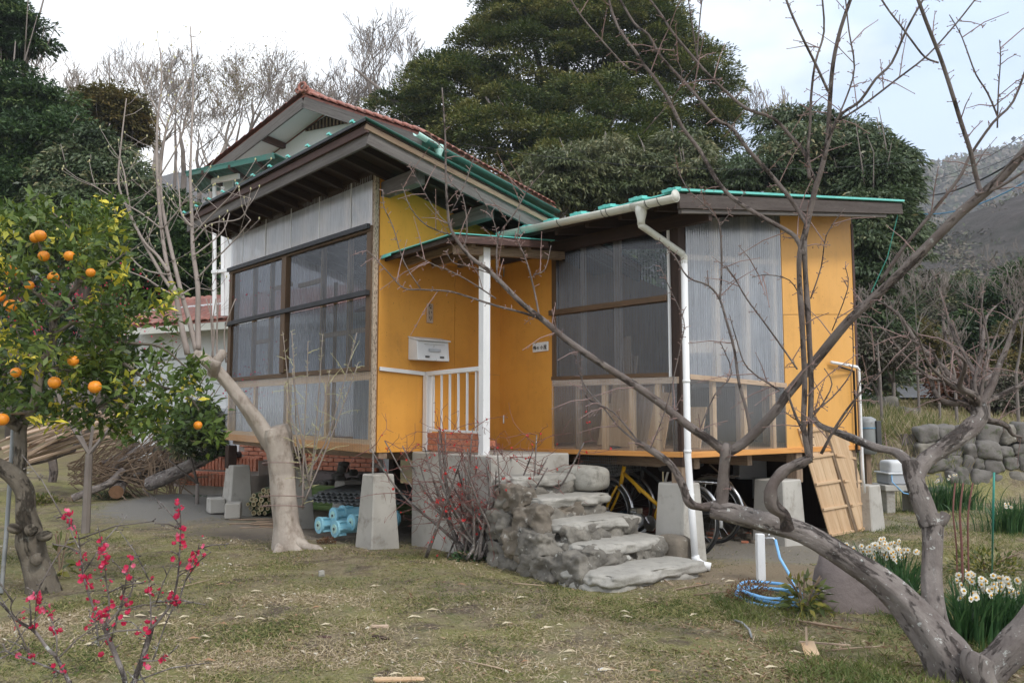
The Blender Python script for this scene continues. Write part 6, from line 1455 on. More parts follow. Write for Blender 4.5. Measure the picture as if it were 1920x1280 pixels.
# ---- pale magnolia stump with shoots
g1 = G(545, 1030); mg = thing('magnolia_tree', 'pale trunked pollarded magnolia with thin upright shoots before the glazed bay', 'tree', (g1.x, g1.y, 0))
tr = MB(); Ym = g1.y+.12
branch(tr, [(547,1046),(543,1020),(538,985),(534,940),(531,890),(526,850),(519,815),(515,800)], Ym, Ym, 90, 70, 16, 6, ws=[84,66,50,47,45,47,53,44])
branch(tr, [(524,865),(505,828),(484,793),(462,762),(436,728),(408,696),(384,674),(366,664)], Ym, Ym-.1, 62, 22, 14, 5, ws=[26,32,30,27,24,24,22,18])
branch(tr, [(528,860),(534,830),(538,815)], Ym, Ym+.03, 34, 18, 12, 3)
branch(tr, [(400,700),(402,684),(404,676)], Ym-.1, Ym-.22, 24, 22, 12, 3, knots=.2)
branch(tr, [(395,688),(412,670),(418,660)], Ym-.05, Ym, 20, 14, 10, 3, knots=.2)
for pts, w0 in (([(545,1015),(560,1035),(590,1045)],34),([(535,1015),(522,1035),(510,1042)],30),([(550,1010),(575,1025),(600,1030),(606,1046)],22),([(540,1020),(545,1040),(575,1052)],26)):
    branch(tr, pts, Ym-.08, Ym-.25, w0, 8, 9, 4, knots=.3)
tr.build('trunk', 'bark_magnolia', mg, smooth=True)
q = MB(); 
for z_, w_ in ((931,1),(949,1),(870,0)): 
    c = at(530, z_, Ym); q.torus(c, .047*4.6 if w_ else .2, .004, (0,.15,1), 24, 4)
q.build('string', 'twig', mg, kind='stuff')
sh = MB(); bd_ = MB()
def magbuds(S_, n):
    for _ in range(n):
        i = random.randrange(len(S_)//3, len(S_)); p = S_[i]; d = V((random.gauss(0,1),random.gauss(0,.5),random.uniform(.2,1))).normalized(); l = random.uniform(.1,.45)
        e = p+d*l+V((0,0,.06)); sh.tube([p,(p+e)/2+V((0,0,-.02)),e], [.004,.003,.0022], 4); bd_.tube([e, e+V((0,0,.012)), e+V((0,0,.028))], [.003,.009,.001], 5)
shoots = [([(352,664),(338,600),(329,548),(316,510),(303,430),(295,329),(295,232),(303,160),(300,90)],14),([(369,660),(355,600),(341,552),(322,472),(306,396),(301,329),(312,240),(332,190),(352,150)],13),
          ([(372,655),(371,600),(371,539),(362,470),(360,413),(357,340),(358,286),(362,160),(357,50)],14),([(329,552),(303,514),(261,438),(236,383),(222,341),(228,261),(237,185)],9),([(316,510),(296,480),(272,455),(248,409),(234,330),(226,300)],8),
          ([(360,425),(340,400),(336,360),(330,300)],5),([(362,480),(395,455),(420,430),(430,400),(450,350),(418,300)][:4],4),([(362,440),(400,400),(430,370),(448,345)],4),([(362,455),(395,420),(450,410),(495,395)][:3]+[(470,372)],4),
          ([(372,520),(400,490),(440,450),(470,412)],4),([(345,560),(310,545),(270,520),(215,500)],4),([(303,430),(265,400),(220,375),(170,345)],4),([(341,552),(365,540),(400,545)],4),([(318,515),(270,505),(230,470),(200,478)],4),
          ([(301,329),(330,280),(345,240),(362,200)],4),([(310,240),(290,200),(270,160),(262,120)],4),([(303,430),(330,400),(350,370)],4)]
for pts, w_ in shoots: S_ = branch(sh, pts, Ym-.1, Ym-.1+random.uniform(-.3,.3), w_*.82, 2.0, 7, 4); magbuds(S_, int(2+w_*.9))
for i in range(9):
    x0 = random.uniform(560,580); x1 = random.uniform(500,690); y1 = random.uniform(600,760)
    S_ = branch(sh, [(x0,random.uniform(880,960)),(lerp(x0,x1,.4)+random.uniform(-8,8),830),(lerp(x0,x1,.8),lerp(830,y1,.6)),(x1,y1)], Ym+.0, Ym-.2, 3.4, 1.6, 5, 3, 12, bd_)
for i in range(6):
    x0 = random.uniform(395,425); S_ = branch(sh, [(x0,680),(x0+random.uniform(-8,12),620),(x0+random.uniform(-10,40),560)], Ym, Ym-.1, 3.5, 2, 5, 3)
sh.build('shoots', 'bark_shoot', mg, smooth=True); bd_.build('buds', 'bud', mg, kind='stuff')

# ---- orange tree on the left
g2 = G(75, 1108); Yo = g2.y
ot = thing('orange_tree', 'orange tree with crooked trunk and ripe fruit at the left edge', 'tree', (g2.x, g2.y, 0))
tr = MB()
branch(tr, [(84,1125),(76,1085),(64,1045),(56,1015),(54,990),(48,960),(47,925),(32,898),(10,880),(-30,862)], Yo, Yo-.1, 72, 44, 16, 5, ws=[66,52,48,52,44,36,34,32,30,28])
branch(tr, [(34,905),(38,865),(38,805),(52,775),(66,750),(76,690),(98,645),(102,585),(124,556),(150,530),(160,480)], Yo-.05, Yo+.2, 24, 8, 12, 4, knots=.12)
branch(tr, [(38,800),(20,790),(14,778)], Yo-.05, Yo-.15, 22, 20, 10, 3)
for pts, w0 in (([(103,582),(79,559),(38,528),(5,500)],9),([(122,556),(106,521),(93,504),(70,450)],10),([(105,628),(134,607),(168,604),(200,600)],8),([(102,600),(144,570),(180,569),(215,572)],7),([(76,700),(110,690),(170,700),(240,680),(260,665)],10),([(60,770),(110,790),(180,765),(230,740)],10),
    ([(0,640),(8,700),(-5,760)],12),([(150,530),(200,500),(240,470)],6),([(160,490),(140,440),(100,400)],6),([(168,604),(230,640),(300,650),(350,690)],8),([(230,680),(290,720),(350,740),(385,790)],7)):
    branch(tr, pts, Yo+.1, Yo+random.uniform(-.3,.5), w0, 3, 7, 4, 3, tr)
for px, py, w_ in ((25,992,20),(58,995,30),(88,1006,20),(68,1050,24)): branch(tr, [(px+(60-px)*.5,py),(px,py-2),(px-(60-px)*.1,py-3)], Yo-.02, Yo-.16, w_*.9, w_*.75, 10, 2, knots=.3)
tr.build('trunk', 'bark_citrus', ot, smooth=True)
c = at(22,775,Yo-.1); MB().lathe([(.02,-.012),(.085,-.008),(.09,.004),(.06,.012),(.0,.014)], c, 20).build('bracket_cap', 'old_wood', ot, smooth=True)
rg = np.random.default_rng(12)
cl = []
def region(n, x0,x1,y0,y1, ys=.5):
    for _ in range(n): cl.append((rg.uniform(x0,x1), rg.uniform(y0,y1), Yo+.15+rg.normal(0,ys)))
region(70,-40,240,395,520); region(54,-40,240,500,650); region(44,-40,200,640,800,.4); region(38,160,315,560,700,.45); region(50,215,405,700,825,.35); region(12,150,215,375,440,.3); region(8,20,90,370,420,.3); region(22,60,240,690,800,.35)
P=[];Nn=[];D=[];Rn=[];Ls=[]
for (x,y,Yc) in cl:
    if x > 335 and y < 664+(x-366)*1.1+38: continue
    c = np.array(at(x,y,Yc)); k = int(rg.uniform(18,34)); ax = unit(1,rg)[0]; ax[2] = abs(ax[2])*.8+.2
    ln_ = rg.uniform(-.09,.13,k)[:,None]; p = c+ax*ln_+rg.normal(0,.035,(k,3)); P.append(p)
    D.append(unit(k,rg)*1.0+ax*.6+np.array([0,0,-.1])); Nn.append(unit(k,rg)*.7+np.array([0,-.2,.8]))
    yel = rg.random() < .075; b_ = rg.uniform(.82,1) if yel else rg.uniform(.2,.84); Rn.append(np.clip(b_+rg.uniform(-.12,.14,k), 0, 1 if yel else .84)); Ls.append(rg.uniform(.055,.105,k))
v_, f_, r_ = leaves(*[np.concatenate(a) for a in (P,Nn,D)], np.concatenate(Ls), np.concatenate(Ls)*.40, np.concatenate(Rn))
obj('crown', np_mesh('crown', v_, f_, 'leaf_citrus', r_, ot), ot)
og = MB(); og.lathe([(.010,-.050),(.030,-.044),(.047,-.024),(.054,0),(.049,.022),(.034,.041),(.014,.048),(.004,.045)], n=20); om = mesh_of(og, 'orange', 'orange_peel', None, True)
for (x,y) in ((75,442),(82,480),(22,508),(100,520),(170,511),(130,480),(55,535),(20,573),(137,676),(30,698),(102,717),(178,725),(371,797),(4,786),(-2,555),(66,446)):
    p = at(x,y,Yo-.38 if x < 300 else Yo+.0); s_ = random.uniform(.70,.98); obj('orange', om, ot, mtx=Matrix.Translation(p-wloc(ot)) @ Matrix.Rotation(random.uniform(-.5,.5),4,'X') @ Matrix.Scale(s_*(.9 if x < 300 else .75),4))
pp = gnd(2,1112); MB().tube([pp, at(12,1000,Yo+.1), at(20,880,Yo+.15), at(26,780,Yo+.2)], .016, 8).build('prop_pole', 'bamboo_cut' if 0 else 'grey_metal', None, label='thin grey pole propping the orange tree at the left edge', cat='pole', smooth=True)
# ---------------------------------------------------------------- woodpile on the left
random.seed(31)
lab = 'weathered plank lying in the sloping woodpile behind the orange tree'
for i in range(30):
    y0 = random.uniform(800, 885); Yp = random.uniform(12.0, 12.9); x0 = random.uniform(-20, 90); L_ = random.uniform(90, 190)
    a = at(x0, y0+random.uniform(-6,14), Yp); b = at(x0+L_, y0-L_*random.uniform(.18,.52), Yp+random.uniform(-.2,.6))
    MB().bar(a, b, random.choice((.09,.10,.045,.03)), random.choice((.02,.03,.045)), (0,-.4,1)).build('plank', random.choice(('plank_pale','old_wood','plank_pale')), None, label=lab, cat='plank', group='planks in the woodpile')
def log(pts, Y0, Y1, w0, w1, label, mat='bark_plum'):
    q = MB(); S_ = branch(q, pts, Y0, Y1, w0, w1, 12, 4, knots=.12)
    o = q.build('log', mat, None, label=label, cat='log', group='logs by the woodpile', smooth=True)
    d = (S_[0]-S_[1]).normalized(); MB().tube([S_[0]+d*.001, S_[0]+d*.004], w0*.97*Y0/FPX/2, 12).build('cut_face', 'cut_wood', o)
log([(279,908),(320,890),(365,868),(412,842)], 12.2, 12.0, 27, 23, 'thickest log sloping up to the first pier')
log([(262,905),(300,880),(350,862),(425,838)], 12.9, 12.8, 16, 12, 'thinner log lying behind the thickest one')
log([(135,934),(170,920),(205,905),(232,880)], 12.2, 12.6, 15, 13, 'pale crooked log reaching furthest down the pile')
log([(205,882),(232,862),(268,842),(330,848)], 12.7, 13.2, 16, 11, 'log with a light round cut end above the crooked one')
log([(190,870),(215,858),(260,830)], 12.8, 13.3, 11, 8, 'small log with orange cut end at the pile centre')
log([(218,922),(222,910),(226,900)], 12.5, 13, 27, 27, 'short fat stump showing its round brown end')
log([(285,878),(300,862),(330,850)], 12.8, 13.2, 13, 10, 'small log with bright cut end beside the thickest log')
log([(50,868),(90,860),(140,842)], 12.3, 12.9, 11, 9, 'dark thin log under the planks at the left')
log([(250,892),(290,872),(345,858)], 12.7, 13.1, 10, 8, 'slender branch log between the stump and thickest log')
q = MB()
for i in range(420):
    x0 = random.uniform(125, 310); y0 = 862+48*random.random()**.8-(x0-125)*.05; Yp = random.uniform(12.5, 13.5); L_ = random.uniform(25, 120); s_ = random.gauss(-.3,.65)
    a = at(x0, y0, Yp); b = at(x0+L_, y0+L_*s_, Yp+random.uniform(-.3,.3)); m_ = (a+b)/2+V((0,0,random.gauss(0,.03)))
    q.tube([a,m_,b], random.uniform(.003,.010), 4)
q.build('brushwood', 'old_wood', None, label='heaped thin brushwood under the planks of the woodpile', cat='brushwood', kind='stuff')
rg = np.random.default_rng(77)
# small dead tree before the pile and its sticks
g_ = G(98, 915); dt = thing('small_tree', 'short dark forked tree standing before the woodpile', 'tree', g_)
q = MB(); branch(q, [(94,918),(101,885),(98,850),(110,815)], g_.y, g_.y, 17, 13, 10, 4, knots=.2)
for pts, w_ in (([(110,820),(130,800),(170,785),(205,762)],11),([(108,818),(95,795),(80,765)],8),([(110,815),(118,780),(112,740)],8),([(104,850),(95,825),(85,810)],8),([(110,812),(135,770),(140,735)],7),([(118,790),(100,760),(90,720)],5)):
    branch(q, pts, g_.y, g_.y+.2, w_, 3, 6, 3, 6, q)
q.build('trunk', 'bark_plum_dark', dt, smooth=True)
# pink plum blossoms seen through the orange tree
g_ = V((-4.9, 9.7, tz(-4.9,9.7))); pk = thing('blossoming_plum', 'small pink blossoming plum behind the orange tree', 'tree', g_)
random.seed(8); q = MB(); tips = []; q.tube([g_, g_+V((0,0,.9))], [.05,.04], 7); 
for k in range(5): grow(q, g_+V((0,0,.9)), V((random.uniform(-.8,.9),random.uniform(-.4,.4),.7)).normalized(), .9, .022, 4, .5, 4, .1, (2,3), tips)
q.build('trunk', 'bark_far', pk)
pts_ = np.array([tuple(t) for t in tips]); k_ = 650; c_ = pts_[rg.integers(0,len(pts_),k_)]+rg.normal(0,.09,(k_,3))
v_, f_, r_ = leaves(c_, unit(k_,rg), unit(k_,rg), np.full(k_,.028), np.full(k_,.024), rg.random(k_)); obj('blossoms', np_mesh('blossoms', v_, f_, 'petal_pink', r_, pk), pk, kind='stuff')
leafy_tree('nandina_bush', 'fine leaved dark bush in front of the white house wall', [lobe(375,800,42,42,11.9), lobe(345,825,40,34,11.7), lobe(400,830,26,30,11.8)], 'leaf_oak', 90, 130, .17, .065, at(372,860,11.8), .03, cat='bush', seed=81, aspect=.3)
q = MB(); random.seed(3)
for i in range(16):
    x0 = random.uniform(270,350); branch(q, [(x0,925),(x0+random.uniform(-14,14),870),(x0+random.uniform(-34,34),815),(x0+random.uniform(-50,50),760)], 12.4, 12.4, 2.4, 1.4, 4, 2)
q.build('dry_stems', 'old_wood', None, label='thin dry stems rising between the woodpile and white wall', cat='stems', kind='stuff')

# ---------------------------------------------------------------- flowers
def flower_mesh(name, mat, npet=5, r=.011, cup=.35, wide=.62):
    q = MB()
    for i in range(npet):
        a = 2*PI*i/npet; u = V((math.cos(a),math.sin(a),0)); s_ = V((-math.sin(a),math.cos(a),0)); h_ = r*cup
        q.add([V((0,0,0)), u*r*.55+s_*r*wide*.5+V((0,0,h_*.5)), u*r+s_*r*.25+V((0,0,h_)), u*r-s_*r*.25+V((0,0,h_)), u*r*.55-s_*r*wide*.5+V((0,0,h_*.5))], [(0,4,3,2,1)])
    return mesh_of(q, name, mat)
fp = [flower_mesh('blossom', 'petal_pink', 5, .0115, .45, 1.15), flower_mesh('blossom', 'petal_pink', 5, .010, 1.2, 1.1)]
fp.append(flower_mesh('blossom', 'petal_light', 5, .011, .6, 1.1))
qb = MB(); qb.lathe([(.001,-.004),(.004,-.001),(.0035,.003),(.001,.005)], n=7); fp.append(mesh_of(qb, 'blossom_bud', 'petal_pink', None, True))
fr_ = [flower_mesh('blossom', 'petal_red', 5, .015, .6, 1.1), flower_mesh('blossom', 'petal_red', 5, .012, 1.1, 1.1)]
def randrot(): return Matrix.Rotation(random.uniform(0,6.28),4,'Z') @ Matrix.Rotation(random.uniform(-1.7,1.7),4,'X') @ Matrix.Rotation(random.uniform(-1.3,1.3),4,'Y')
random.seed(17)
ps = thing('plum_sapling', 'young plum with deep pink blossoms in the left foreground', 'shrub', (-1.45, 3.05, tz(-1.45,3.05)))
q = MB(); paths = []
for pts, w0, w1, dens in (([(200,1440),(228,1330),(234,1277),(218,1232),(202,1192),(197,1174)],15,12,.2),([(197,1174),(175,1137),(159,1089),(153,1054),(147,1001)],9,3,1),([(147,1001),(135,985),(128,968),(116,966)],3,2,.6),([(150,1030),(135,1000),(125,975),(117,963)],4,2,1),
     ([(197,1174),(205,1131),(199,1089),(197,1060),(191,1020),(183,985)],6,2,1),([(197,1174),(228,1137),(247,1107),(250,1080)],6,3,.5),([(228,1137),(240,1070),(250,1045)],4,2,.7),
     ([(246,1440),(248,1330),(252,1277),(266,1238),(279,1195),(283,1179)],17,13,.2),([(283,1179),(282,1126),(279,1083)],6,2,1),([(283,1179),(319,1134),(332,1089),(336,1046),(339,980),(335,945)],9,2,1),([(332,1139),(353,1073),(369,1038),(373,1020)],5,2,1.1),
     ([(292,1131),(305,1095),(323,1057)],4,2,.2),([(266,1238),(305,1235),(335,1208)],5,2,.8),([(279,1195),(262,1180),(245,1165),(217,1165)],4,2,.8),([(185,1165),(165,1155)],3,2,1),
     ([(165,1440),(150,1330),(130,1280),(106,1232),(90,1216),(64,1182),(34,1163),(0,1129),(-20,1115)],14,5,.45),([(106,1232),(106,1195),(98,1166),(82,1134)],5,2,.8),([(64,1182),(68,1126),(66,1110)],4,2,.7),
     ([(120,1262),(85,1248),(53,1235),(16,1222),(5,1206)],7,3,.7),([(61,1227),(34,1208),(15,1200)],4,2,.9),([(34,1163),(20,1140),(30,1118)],3,2,1),([(202,1192),(188,1210),(180,1205)],4,2,1),([(252,1277),(262,1250),(258,1262)],5,3,.8)):
    Yp = 3.05+random.uniform(-.12,.12); S_ = branch(q, pts, 3.05, 3.05+random.uniform(-.15,.15), w0*.6, w1*.8, 7, 4, 14, q); paths.append((S_, dens))
q.build('stems', 'bark_plum', ps, smooth=True)
nfl = 0
for S_, dens in paths:
    L_ = sum((S_[i+1]-S_[i]).length for i in range(len(S_)-1)); k_ = int(L_*dens*95)
    ncl = max(1, k_//4)
    for c_ in range(ncl):
        i = random.randrange(len(S_)-1); p0 = S_[i].lerp(S_[i+1], random.random())
        for _ in range(random.randint(2,5)):
            if nfl > 285: break
            p = p0+V((random.gauss(0,.010),random.gauss(0,.008),random.gauss(0,.012)))
            nfl += 1; obj('blossom', random.choice((fp[0],fp[0],fp[1],fp[1],fp[2],fp[3])), ps, mtx=Matrix.Translation(p-wloc(ps)) @ randrot() @ Matrix.Scale(random.uniform(.7,1.05),4))
# quince before the steps
g_ = G(895,1050); qn = thing('quince_bush', 'leafless flowering quince with small red blossoms beside the stone steps', 'shrub', g_)
random.seed(55); q = MB(); tw = []
for i in range(40):
    x0 = 890+random.gauss(0,30); a = random.gauss(0,1); x1 = 890+a*88; y1 = random.uniform(800,900); 
    P_ = [(x0,1048),(lerp(x0,x1,.35)+random.uniform(-6,6),985),(lerp(x0,x1,.75)+random.uniform(-10,10),lerp(1048,y1,.6)),(x1,y1)]
    S_ = branch(q, P_, g_.y+random.uniform(-.15,.25), g_.y+random.uniform(-.5,.4), random.uniform(4,8), 2.5, 6, 4); tw.append(S_)
zz = MB(); spots_ = []
for S_ in tw:
    for _ in range(9):
        i = random.randrange(len(S_)//3, len(S_)); p = S_[i]; d = V((random.gauss(0,1),random.gauss(0,.5),random.gauss(.25,.5))).normalized(); L_ = random.uniform(.12,.5); P_ = [p]
        for k in range(5):
            d = (d+V((random.gauss(0,.38),random.gauss(0,.25),random.gauss(0,.38)))).normalized(); p = p+d*L_/5; P_.append(p)
            if random.random() < .5: spots_.append(p)
            if random.random() < .45: e = p+V((random.gauss(0,1),random.gauss(0,.5),random.gauss(0,1))).normalized()*random.uniform(.02,.10); zz.tube([p,e], [.0022,.0012], 4)
        zz.tube(P_, [.0035,.003,.0028,.0024,.002,.0015], 4)
q.build('stems', 'bark_plum', qn, smooth=True)
mottled('quince_twig', (.16,.065,.055), (.22,.10,.085), 5, rough=.7, bs=0)
zz.build('twigs', 'quince_twig', qn)
random.shuffle(spots_)
for p in spots_[:240]:
    for _ in range(random.choice((1,1,2))): obj('blossom', random.choice(fr_+[fp[2]]) if 0 else random.choice(fr_), qn, mtx=Matrix.Translation(p+V((random.gauss(0,.008),0,random.gauss(0,.008)))-wloc(qn)) @ randrot() @ Matrix.Scale(random.uniform(.55,1.0),4)) if len(qn.children) < 280 else None
# straps: narcissus leaves
def straps(name, centres, n, h, w_, mat, seed, root=None, bend=.5, spread=.12, **k):
    rg = np.random.default_rng(seed); V_ = []; F_ = []; R_ = []; o_ = 0
    for i in range(n):
        c = centres[i % len(centres)]; a = rg.uniform(0,2*PI); rr = abs(rg.normal(0,spread)); x, y = c[0]+math.cos(a)*rr, c[1]+math.sin(a)*rr*.8
        z = tz(x,y)-.01; hh = h*rg.uniform(.6,1.2); b = bend*rg.uniform(.1,1.4); ou = np.array([math.cos(a)+rg.normal(0,.4), math.sin(a)+rg.normal(0,.4), 0]); ou /= np.linalg.norm(ou)
        sd_ = np.array([-ou[1], ou[0], 0]); tw_ = rg.uniform(0,PI); sd_ = sd_*math.cos(tw_*.35)+ou*math.sin(tw_*.35)
        seg = 5
        for j in range(seg+1):
            t = j/seg; p = np.array([x,y,z])+ou*hh*b*t**2.2*.8+np.array([0,0,1])*hh*(t-.32*b*t**3); ww = w_*(1-.75*t**3)*.5
            V_ += [p-sd_*ww, p+sd_*ww]
        for j in range(seg): F_.append((o_+2*j, o_+2*j+1, o_+2*j+3, o_+2*j+2)); R_.append(rg.random()*.85+.1*(rg.random() < .1))
        o_ += 2*(seg+1)
    me = np_mesh(name, np.array(V_), np.array(F_), mat, np.array(R_), root); return obj(name, me, root, **k)
wf_ = flower_mesh('flower', 'petal_white', 6, .0185, .12, .9); q = MB(); q.lathe([(.002,0),(.006,.002),(.0075,.007)], n=8); cupm = mesh_of(q, 'cup', 'cup_yellow', None, True)
def narc(cs, nl, nf, h, label, seed, spread=.13, spx=None):
    c0 = cs[0]; t = thing('narcissus_clump', label, 'flowers', (c0[0],c0[1],tz(c0[0],c0[1])), 'narcissus clumps')
    straps('leaves', cs, nl, h, .012, 'leaf_narcissus', seed, t, .55, spread, kind='stuff')
    random.seed(seed); sq = MB()
    for i in range(nf):
        c = random.choice(cs); x, y = c[0]+random.gauss(0,spread*.9), c[1]+random.gauss(0,spread*.7); z0 = tz(x,y); hh = h*random.uniform(.85,1.08); tx = random.gauss(0,.06)
        top = V((x+tx,y-.02,z0+hh)); sq.tube([V((x,y,z0)), V((x+tx*.4,y,z0+hh*.6)), top], [.0032,.003,.0022], 5)
        for k in range(random.randint(3,6)):
            p = top+V((random.gauss(0,.020),random.gauss(0,.014)-.015,random.gauss(0,.016))); 
            n_ = V((random.gauss(0,.6),-1,random.gauss(.1,.4))).normalized(); Mx = Matrix.Translation(p-wloc(t)) @ n_.to_track_quat('Z','Y').to_matrix().to_4x4() @ Matrix.Rotation(random.uniform(0,1),4,'Z')
            f = obj('flower', wf_, t, mtx=Mx); obj('cup', cupm, f)
    if nf: sq.build('flower_stems', 'leaf_narcissus', t, kind='stuff')
    return t
gA_ = G(1700,1150); gB_ = G(1815,1205); gC_ = G(1890,1200); gD_ = G(1945,1185)
narc([(gA_.x,gA_.y),(gA_.x-.10,gA_.y+.1),(gA_.x-.2,gA_.y+.2),(gA_.x+.05,gA_.y+.22)], 260, 24, .42, 'white narcissus clump between the leaning trunk and upright fork', 201, .09)
narc([(gB_.x,gB_.y),(gB_.x+.15,gB_.y+.05)], 260, 12, .35, 'white narcissus clump just right of the plum trunk', 202, .11)
narc([(gC_.x,gC_.y),(gC_.x+.1,gC_.y-.08)], 240, 10, .32, 'narcissus clump at the lower right near the curved limb', 203, .12)
narc([(gD_.x,gD_.y)], 120, 4, .32, 'narcissus clump cut by the right edge', 204, .12)
e1_, e2_, e3_, e4_, e5_ = G(1778,955), G(1885,1000), G(1690,870), G(1625,905), G(1640,1095)
narc([(e1_.x,e1_.y),(e1_.x+.2,e1_.y),(e1_.x-.15,e1_.y+.1)], 420, 3, .42, 'broad leafy narcissus clump below the stone wall', 205, .2)
narc([(e2_.x,e2_.y),(e2_.x+.25,e2_.y+.1)], 330, 2, .40, 'narcissus clump in front of the wall at the right edge', 206, .2)
narc([(e3_.x,e3_.y+1.0),(e3_.x+.2,e3_.y+1.1)], 300, 3, .42, 'narcissus clump behind the washing tub', 207, .2)
narc([(e4_.x,e4_.y),(e4_.x+.1,e4_.y+.2)], 240, 1, .40, 'narcissus leaves beside the back corner of the yellow house', 208, .16)
narc([(e5_.x,e5_.y)], 14, 3, .30, 'small white narcissus bunch above the boulder', 209, .05)

# other low plants
def herb(name, label, px, py, r, n, leaf, mat, seed, h=.2, cat='shrub', droop=.0, aspect=.45):
    c = G(px,py); rg = np.random.default_rng(seed); t = thing(name, label, cat, c)
    u = unit(n,rg); u[:,2] = np.abs(u[:,2]); p = np.array(c)+u*(rg.random(n)**.5)[:,None]*np.array([r,r*.7,h]); 
    v_, f_, r_ = leaves(p, unit(n,rg)*.6+np.array([0,-.3,.9]), u+unit(n,rg)*.6+np.array([0,0,-droop]), leaf*rg.uniform(.6,1.3,n), leaf*aspect*rg.uniform(.7,1.2,n), rg.random(n))
    obj('foliage', np_mesh('foliage', v_, f_, mat, r_, t), t); q = MB()
    for i in range(9): a = random.uniform(0,6.28); q.tube([c, c+V((math.cos(a)*r*.4,math.sin(a)*r*.3,h*.6)), c+V((math.cos(a)*r*.8,math.sin(a)*r*.5,h*.9))], .004, 4)
    q.build('stems', 'old_wood', t); return t
herb('laurel_shrub', 'yellow green broad leaved shrub growing over the coiled hose', 1508, 1150, .16, 190, .085, 'leaf_shrub', 5, .27, droop=.5, aspect=.36)
herb('reddish_shrub', 'dry reddish low shrub around the white tap post', 1408, 1125, .18, 700, .022, 'leaf_reddish', 6, .15)
herb('yellow_herb', 'yellow green leafy herb patch right of the upright plum fork', 1850, 1075, .34, 620, .045, 'leaf_shrub', 7, .20)
herb('weed', 'green weed growing in the crack of the lowest step', 1118, 1068, .14, 420, .022, 'leaf_narcissus', 8, .07, cat='weed')
herb('weed', 'green weed tuft at the foot of the quince stems', 885, 1050, .22, 420, .035, 'leaf_narcissus', 9, .10, cat='weed')
herb('weed', 'bright weed patch by the crooked log of the woodpile', 75, 945, .34, 500, .05, 'leaf_shrub', 10, .14, cat='weed')
herb('weed', 'low weeds along the foot of the fat stump', 205, 935, .4, 600, .04, 'leaf_oak', 11, .12, cat='weed')
herb('weed', 'weed tuft beside the two concrete blocks', 372, 945, .16, 240, .05, 'leaf_narcissus', 12, .12, cat='weed')
herb('sucker_shoot', 'pale green shoot at the foot of the orange tree', 112, 1085, .07, 22, .10, 'leaf_shrub', 13, .40, cat='shoot', droop=.2)
herb('red_weed', 'small reddish weed at the root of the pale trunk', 612, 1018, .10, 160, .03, 'leaf_reddish', 14, .06, cat='weed')
q = MB(); g_ = G(1805, 1095)
for dx, w_ in ((0,5),(12,3),(-10,2.5)): branch(q, [(1805+dx,1100),(1803+dx,1020),(1800+dx*1.3,960),(1806+dx*1.5,905)], g_.y, g_.y, w_, 3, 6, 3)
q.build('rose_stem', 'quince_twig', None, label='thin reddish upright stems behind the plum fork', cat='stem')
hang([G(1860,1080), at(1862,960,4.9), at(1864,885,4.9)], .006, 'cable_green', 'garden_stake', 'thin green garden stake standing among the weeds', 'stake')

# ---------------------------------------------------------------- lawn, litter
def mask_pts(k, rg, x0, x1, y0, y1, f):
    p = np.stack([rg.uniform(x0,x1,k*3), rg.uniform(y0,y1,k*3)], 1)
    val = np.array([noise.fractal(V((a*1.1,b*1.1,3)), .9, 2, 4) for a,b in p]); keep = rg.random(len(p)) < np.clip(.5+val*f, .04, 1); return p[keep][:k]
def dry_area(p):                                    # bare sand: no grass
    a = ((p[:,0]-.6)/4.2)**2+((p[:,1]-10.7)/1.9)**2 < 1; b = ((p[:,0]-2.3)/1.1)**2+((p[:,1]-6.95)/.42)**2 < 1; c = ((p[:,0]-2.6)/1.1)**2+((p[:,1]-8.3)/.8)**2 < 1
    d = ((p[:,0]+4.4)/1.3)**2+((p[:,1]-12.0)/1.4)**2 < 1; e = ((p[:,0]+2.2)/1.3)**2+((p[:,1]-9.6)/.7)**2 < 1
    return a|b|c|d|e
def lawn(name, label, n, h, w_, tone, seed, regs, lean=.9, mat='grass', f=1.3, cat='grass'):
    rg = np.random.default_rng(seed); P_ = np.concatenate([mask_pts(int(n*wt), rg, *r, f) for r, wt in regs]); P_ = P_[~dry_area(P_) | (rg.random(len(P_)) < .05)]
    k = len(P_); z = terr(P_[:,0],P_[:,1]); 
    D = np.column_stack([rg.normal(0,lean,k), rg.normal(0,lean,k), np.full(k,.55)]); L_ = h*rg.uniform(.4,1.5,k)
    tn = np.array([noise.noise(V((a*1.4+7, b*1.4, seed*.1)))+.5*noise.noise(V((a*5, b*5, 2))) for a, b in P_]); tn = np.clip(.5+tn*1.1+rg.normal(0,.22,k), 0, 1)
    v_, f_, r_ = leaves(np.column_stack([P_, z+.0]), unit(k,rg)*.5+np.array([0,0,.6]), D, L_, np.full(k,w_)*rg.uniform(.6,1.4,k), tone[0]+(tone[1]-tone[0])*tn)
    return obj(name, np_mesh(name, v_, f_, mat, r_), None, label, cat, None, 'stuff')
regs = [((-3.2,3.4,3.4,6.2), .55), ((-5.2,5.2,6.2,9.2), .33), ((-8,-2,9.2,12.5), .05), ((4,9,9,13.4), .12)]
lawn('moss_grass', 'short green and yellowish grass of the yard', 120000, .024, .0052, (.05,.8), 301, regs)
lawn('dead_grass', 'dry straw coloured grass lying flat on the yard', 90000, .045, .0040, (.55,1), 302, regs, 1.6, f=.9)
lawn('green_grass', 'longer green grass tufts at the right foreground', 30000, .06, .0055, (0,.45), 303, [((1.4,3.6,3.5,6.2),.55),((3.2,7.5,6.0,12),.45)], .5, f=1.8)
lawn('leaf_litter', 'small dry leaves and chips scattered over the yard', 5200, .032, .013, (0,1), 304, regs, 2.4, 'litter', 1.0, 'leaf litter')
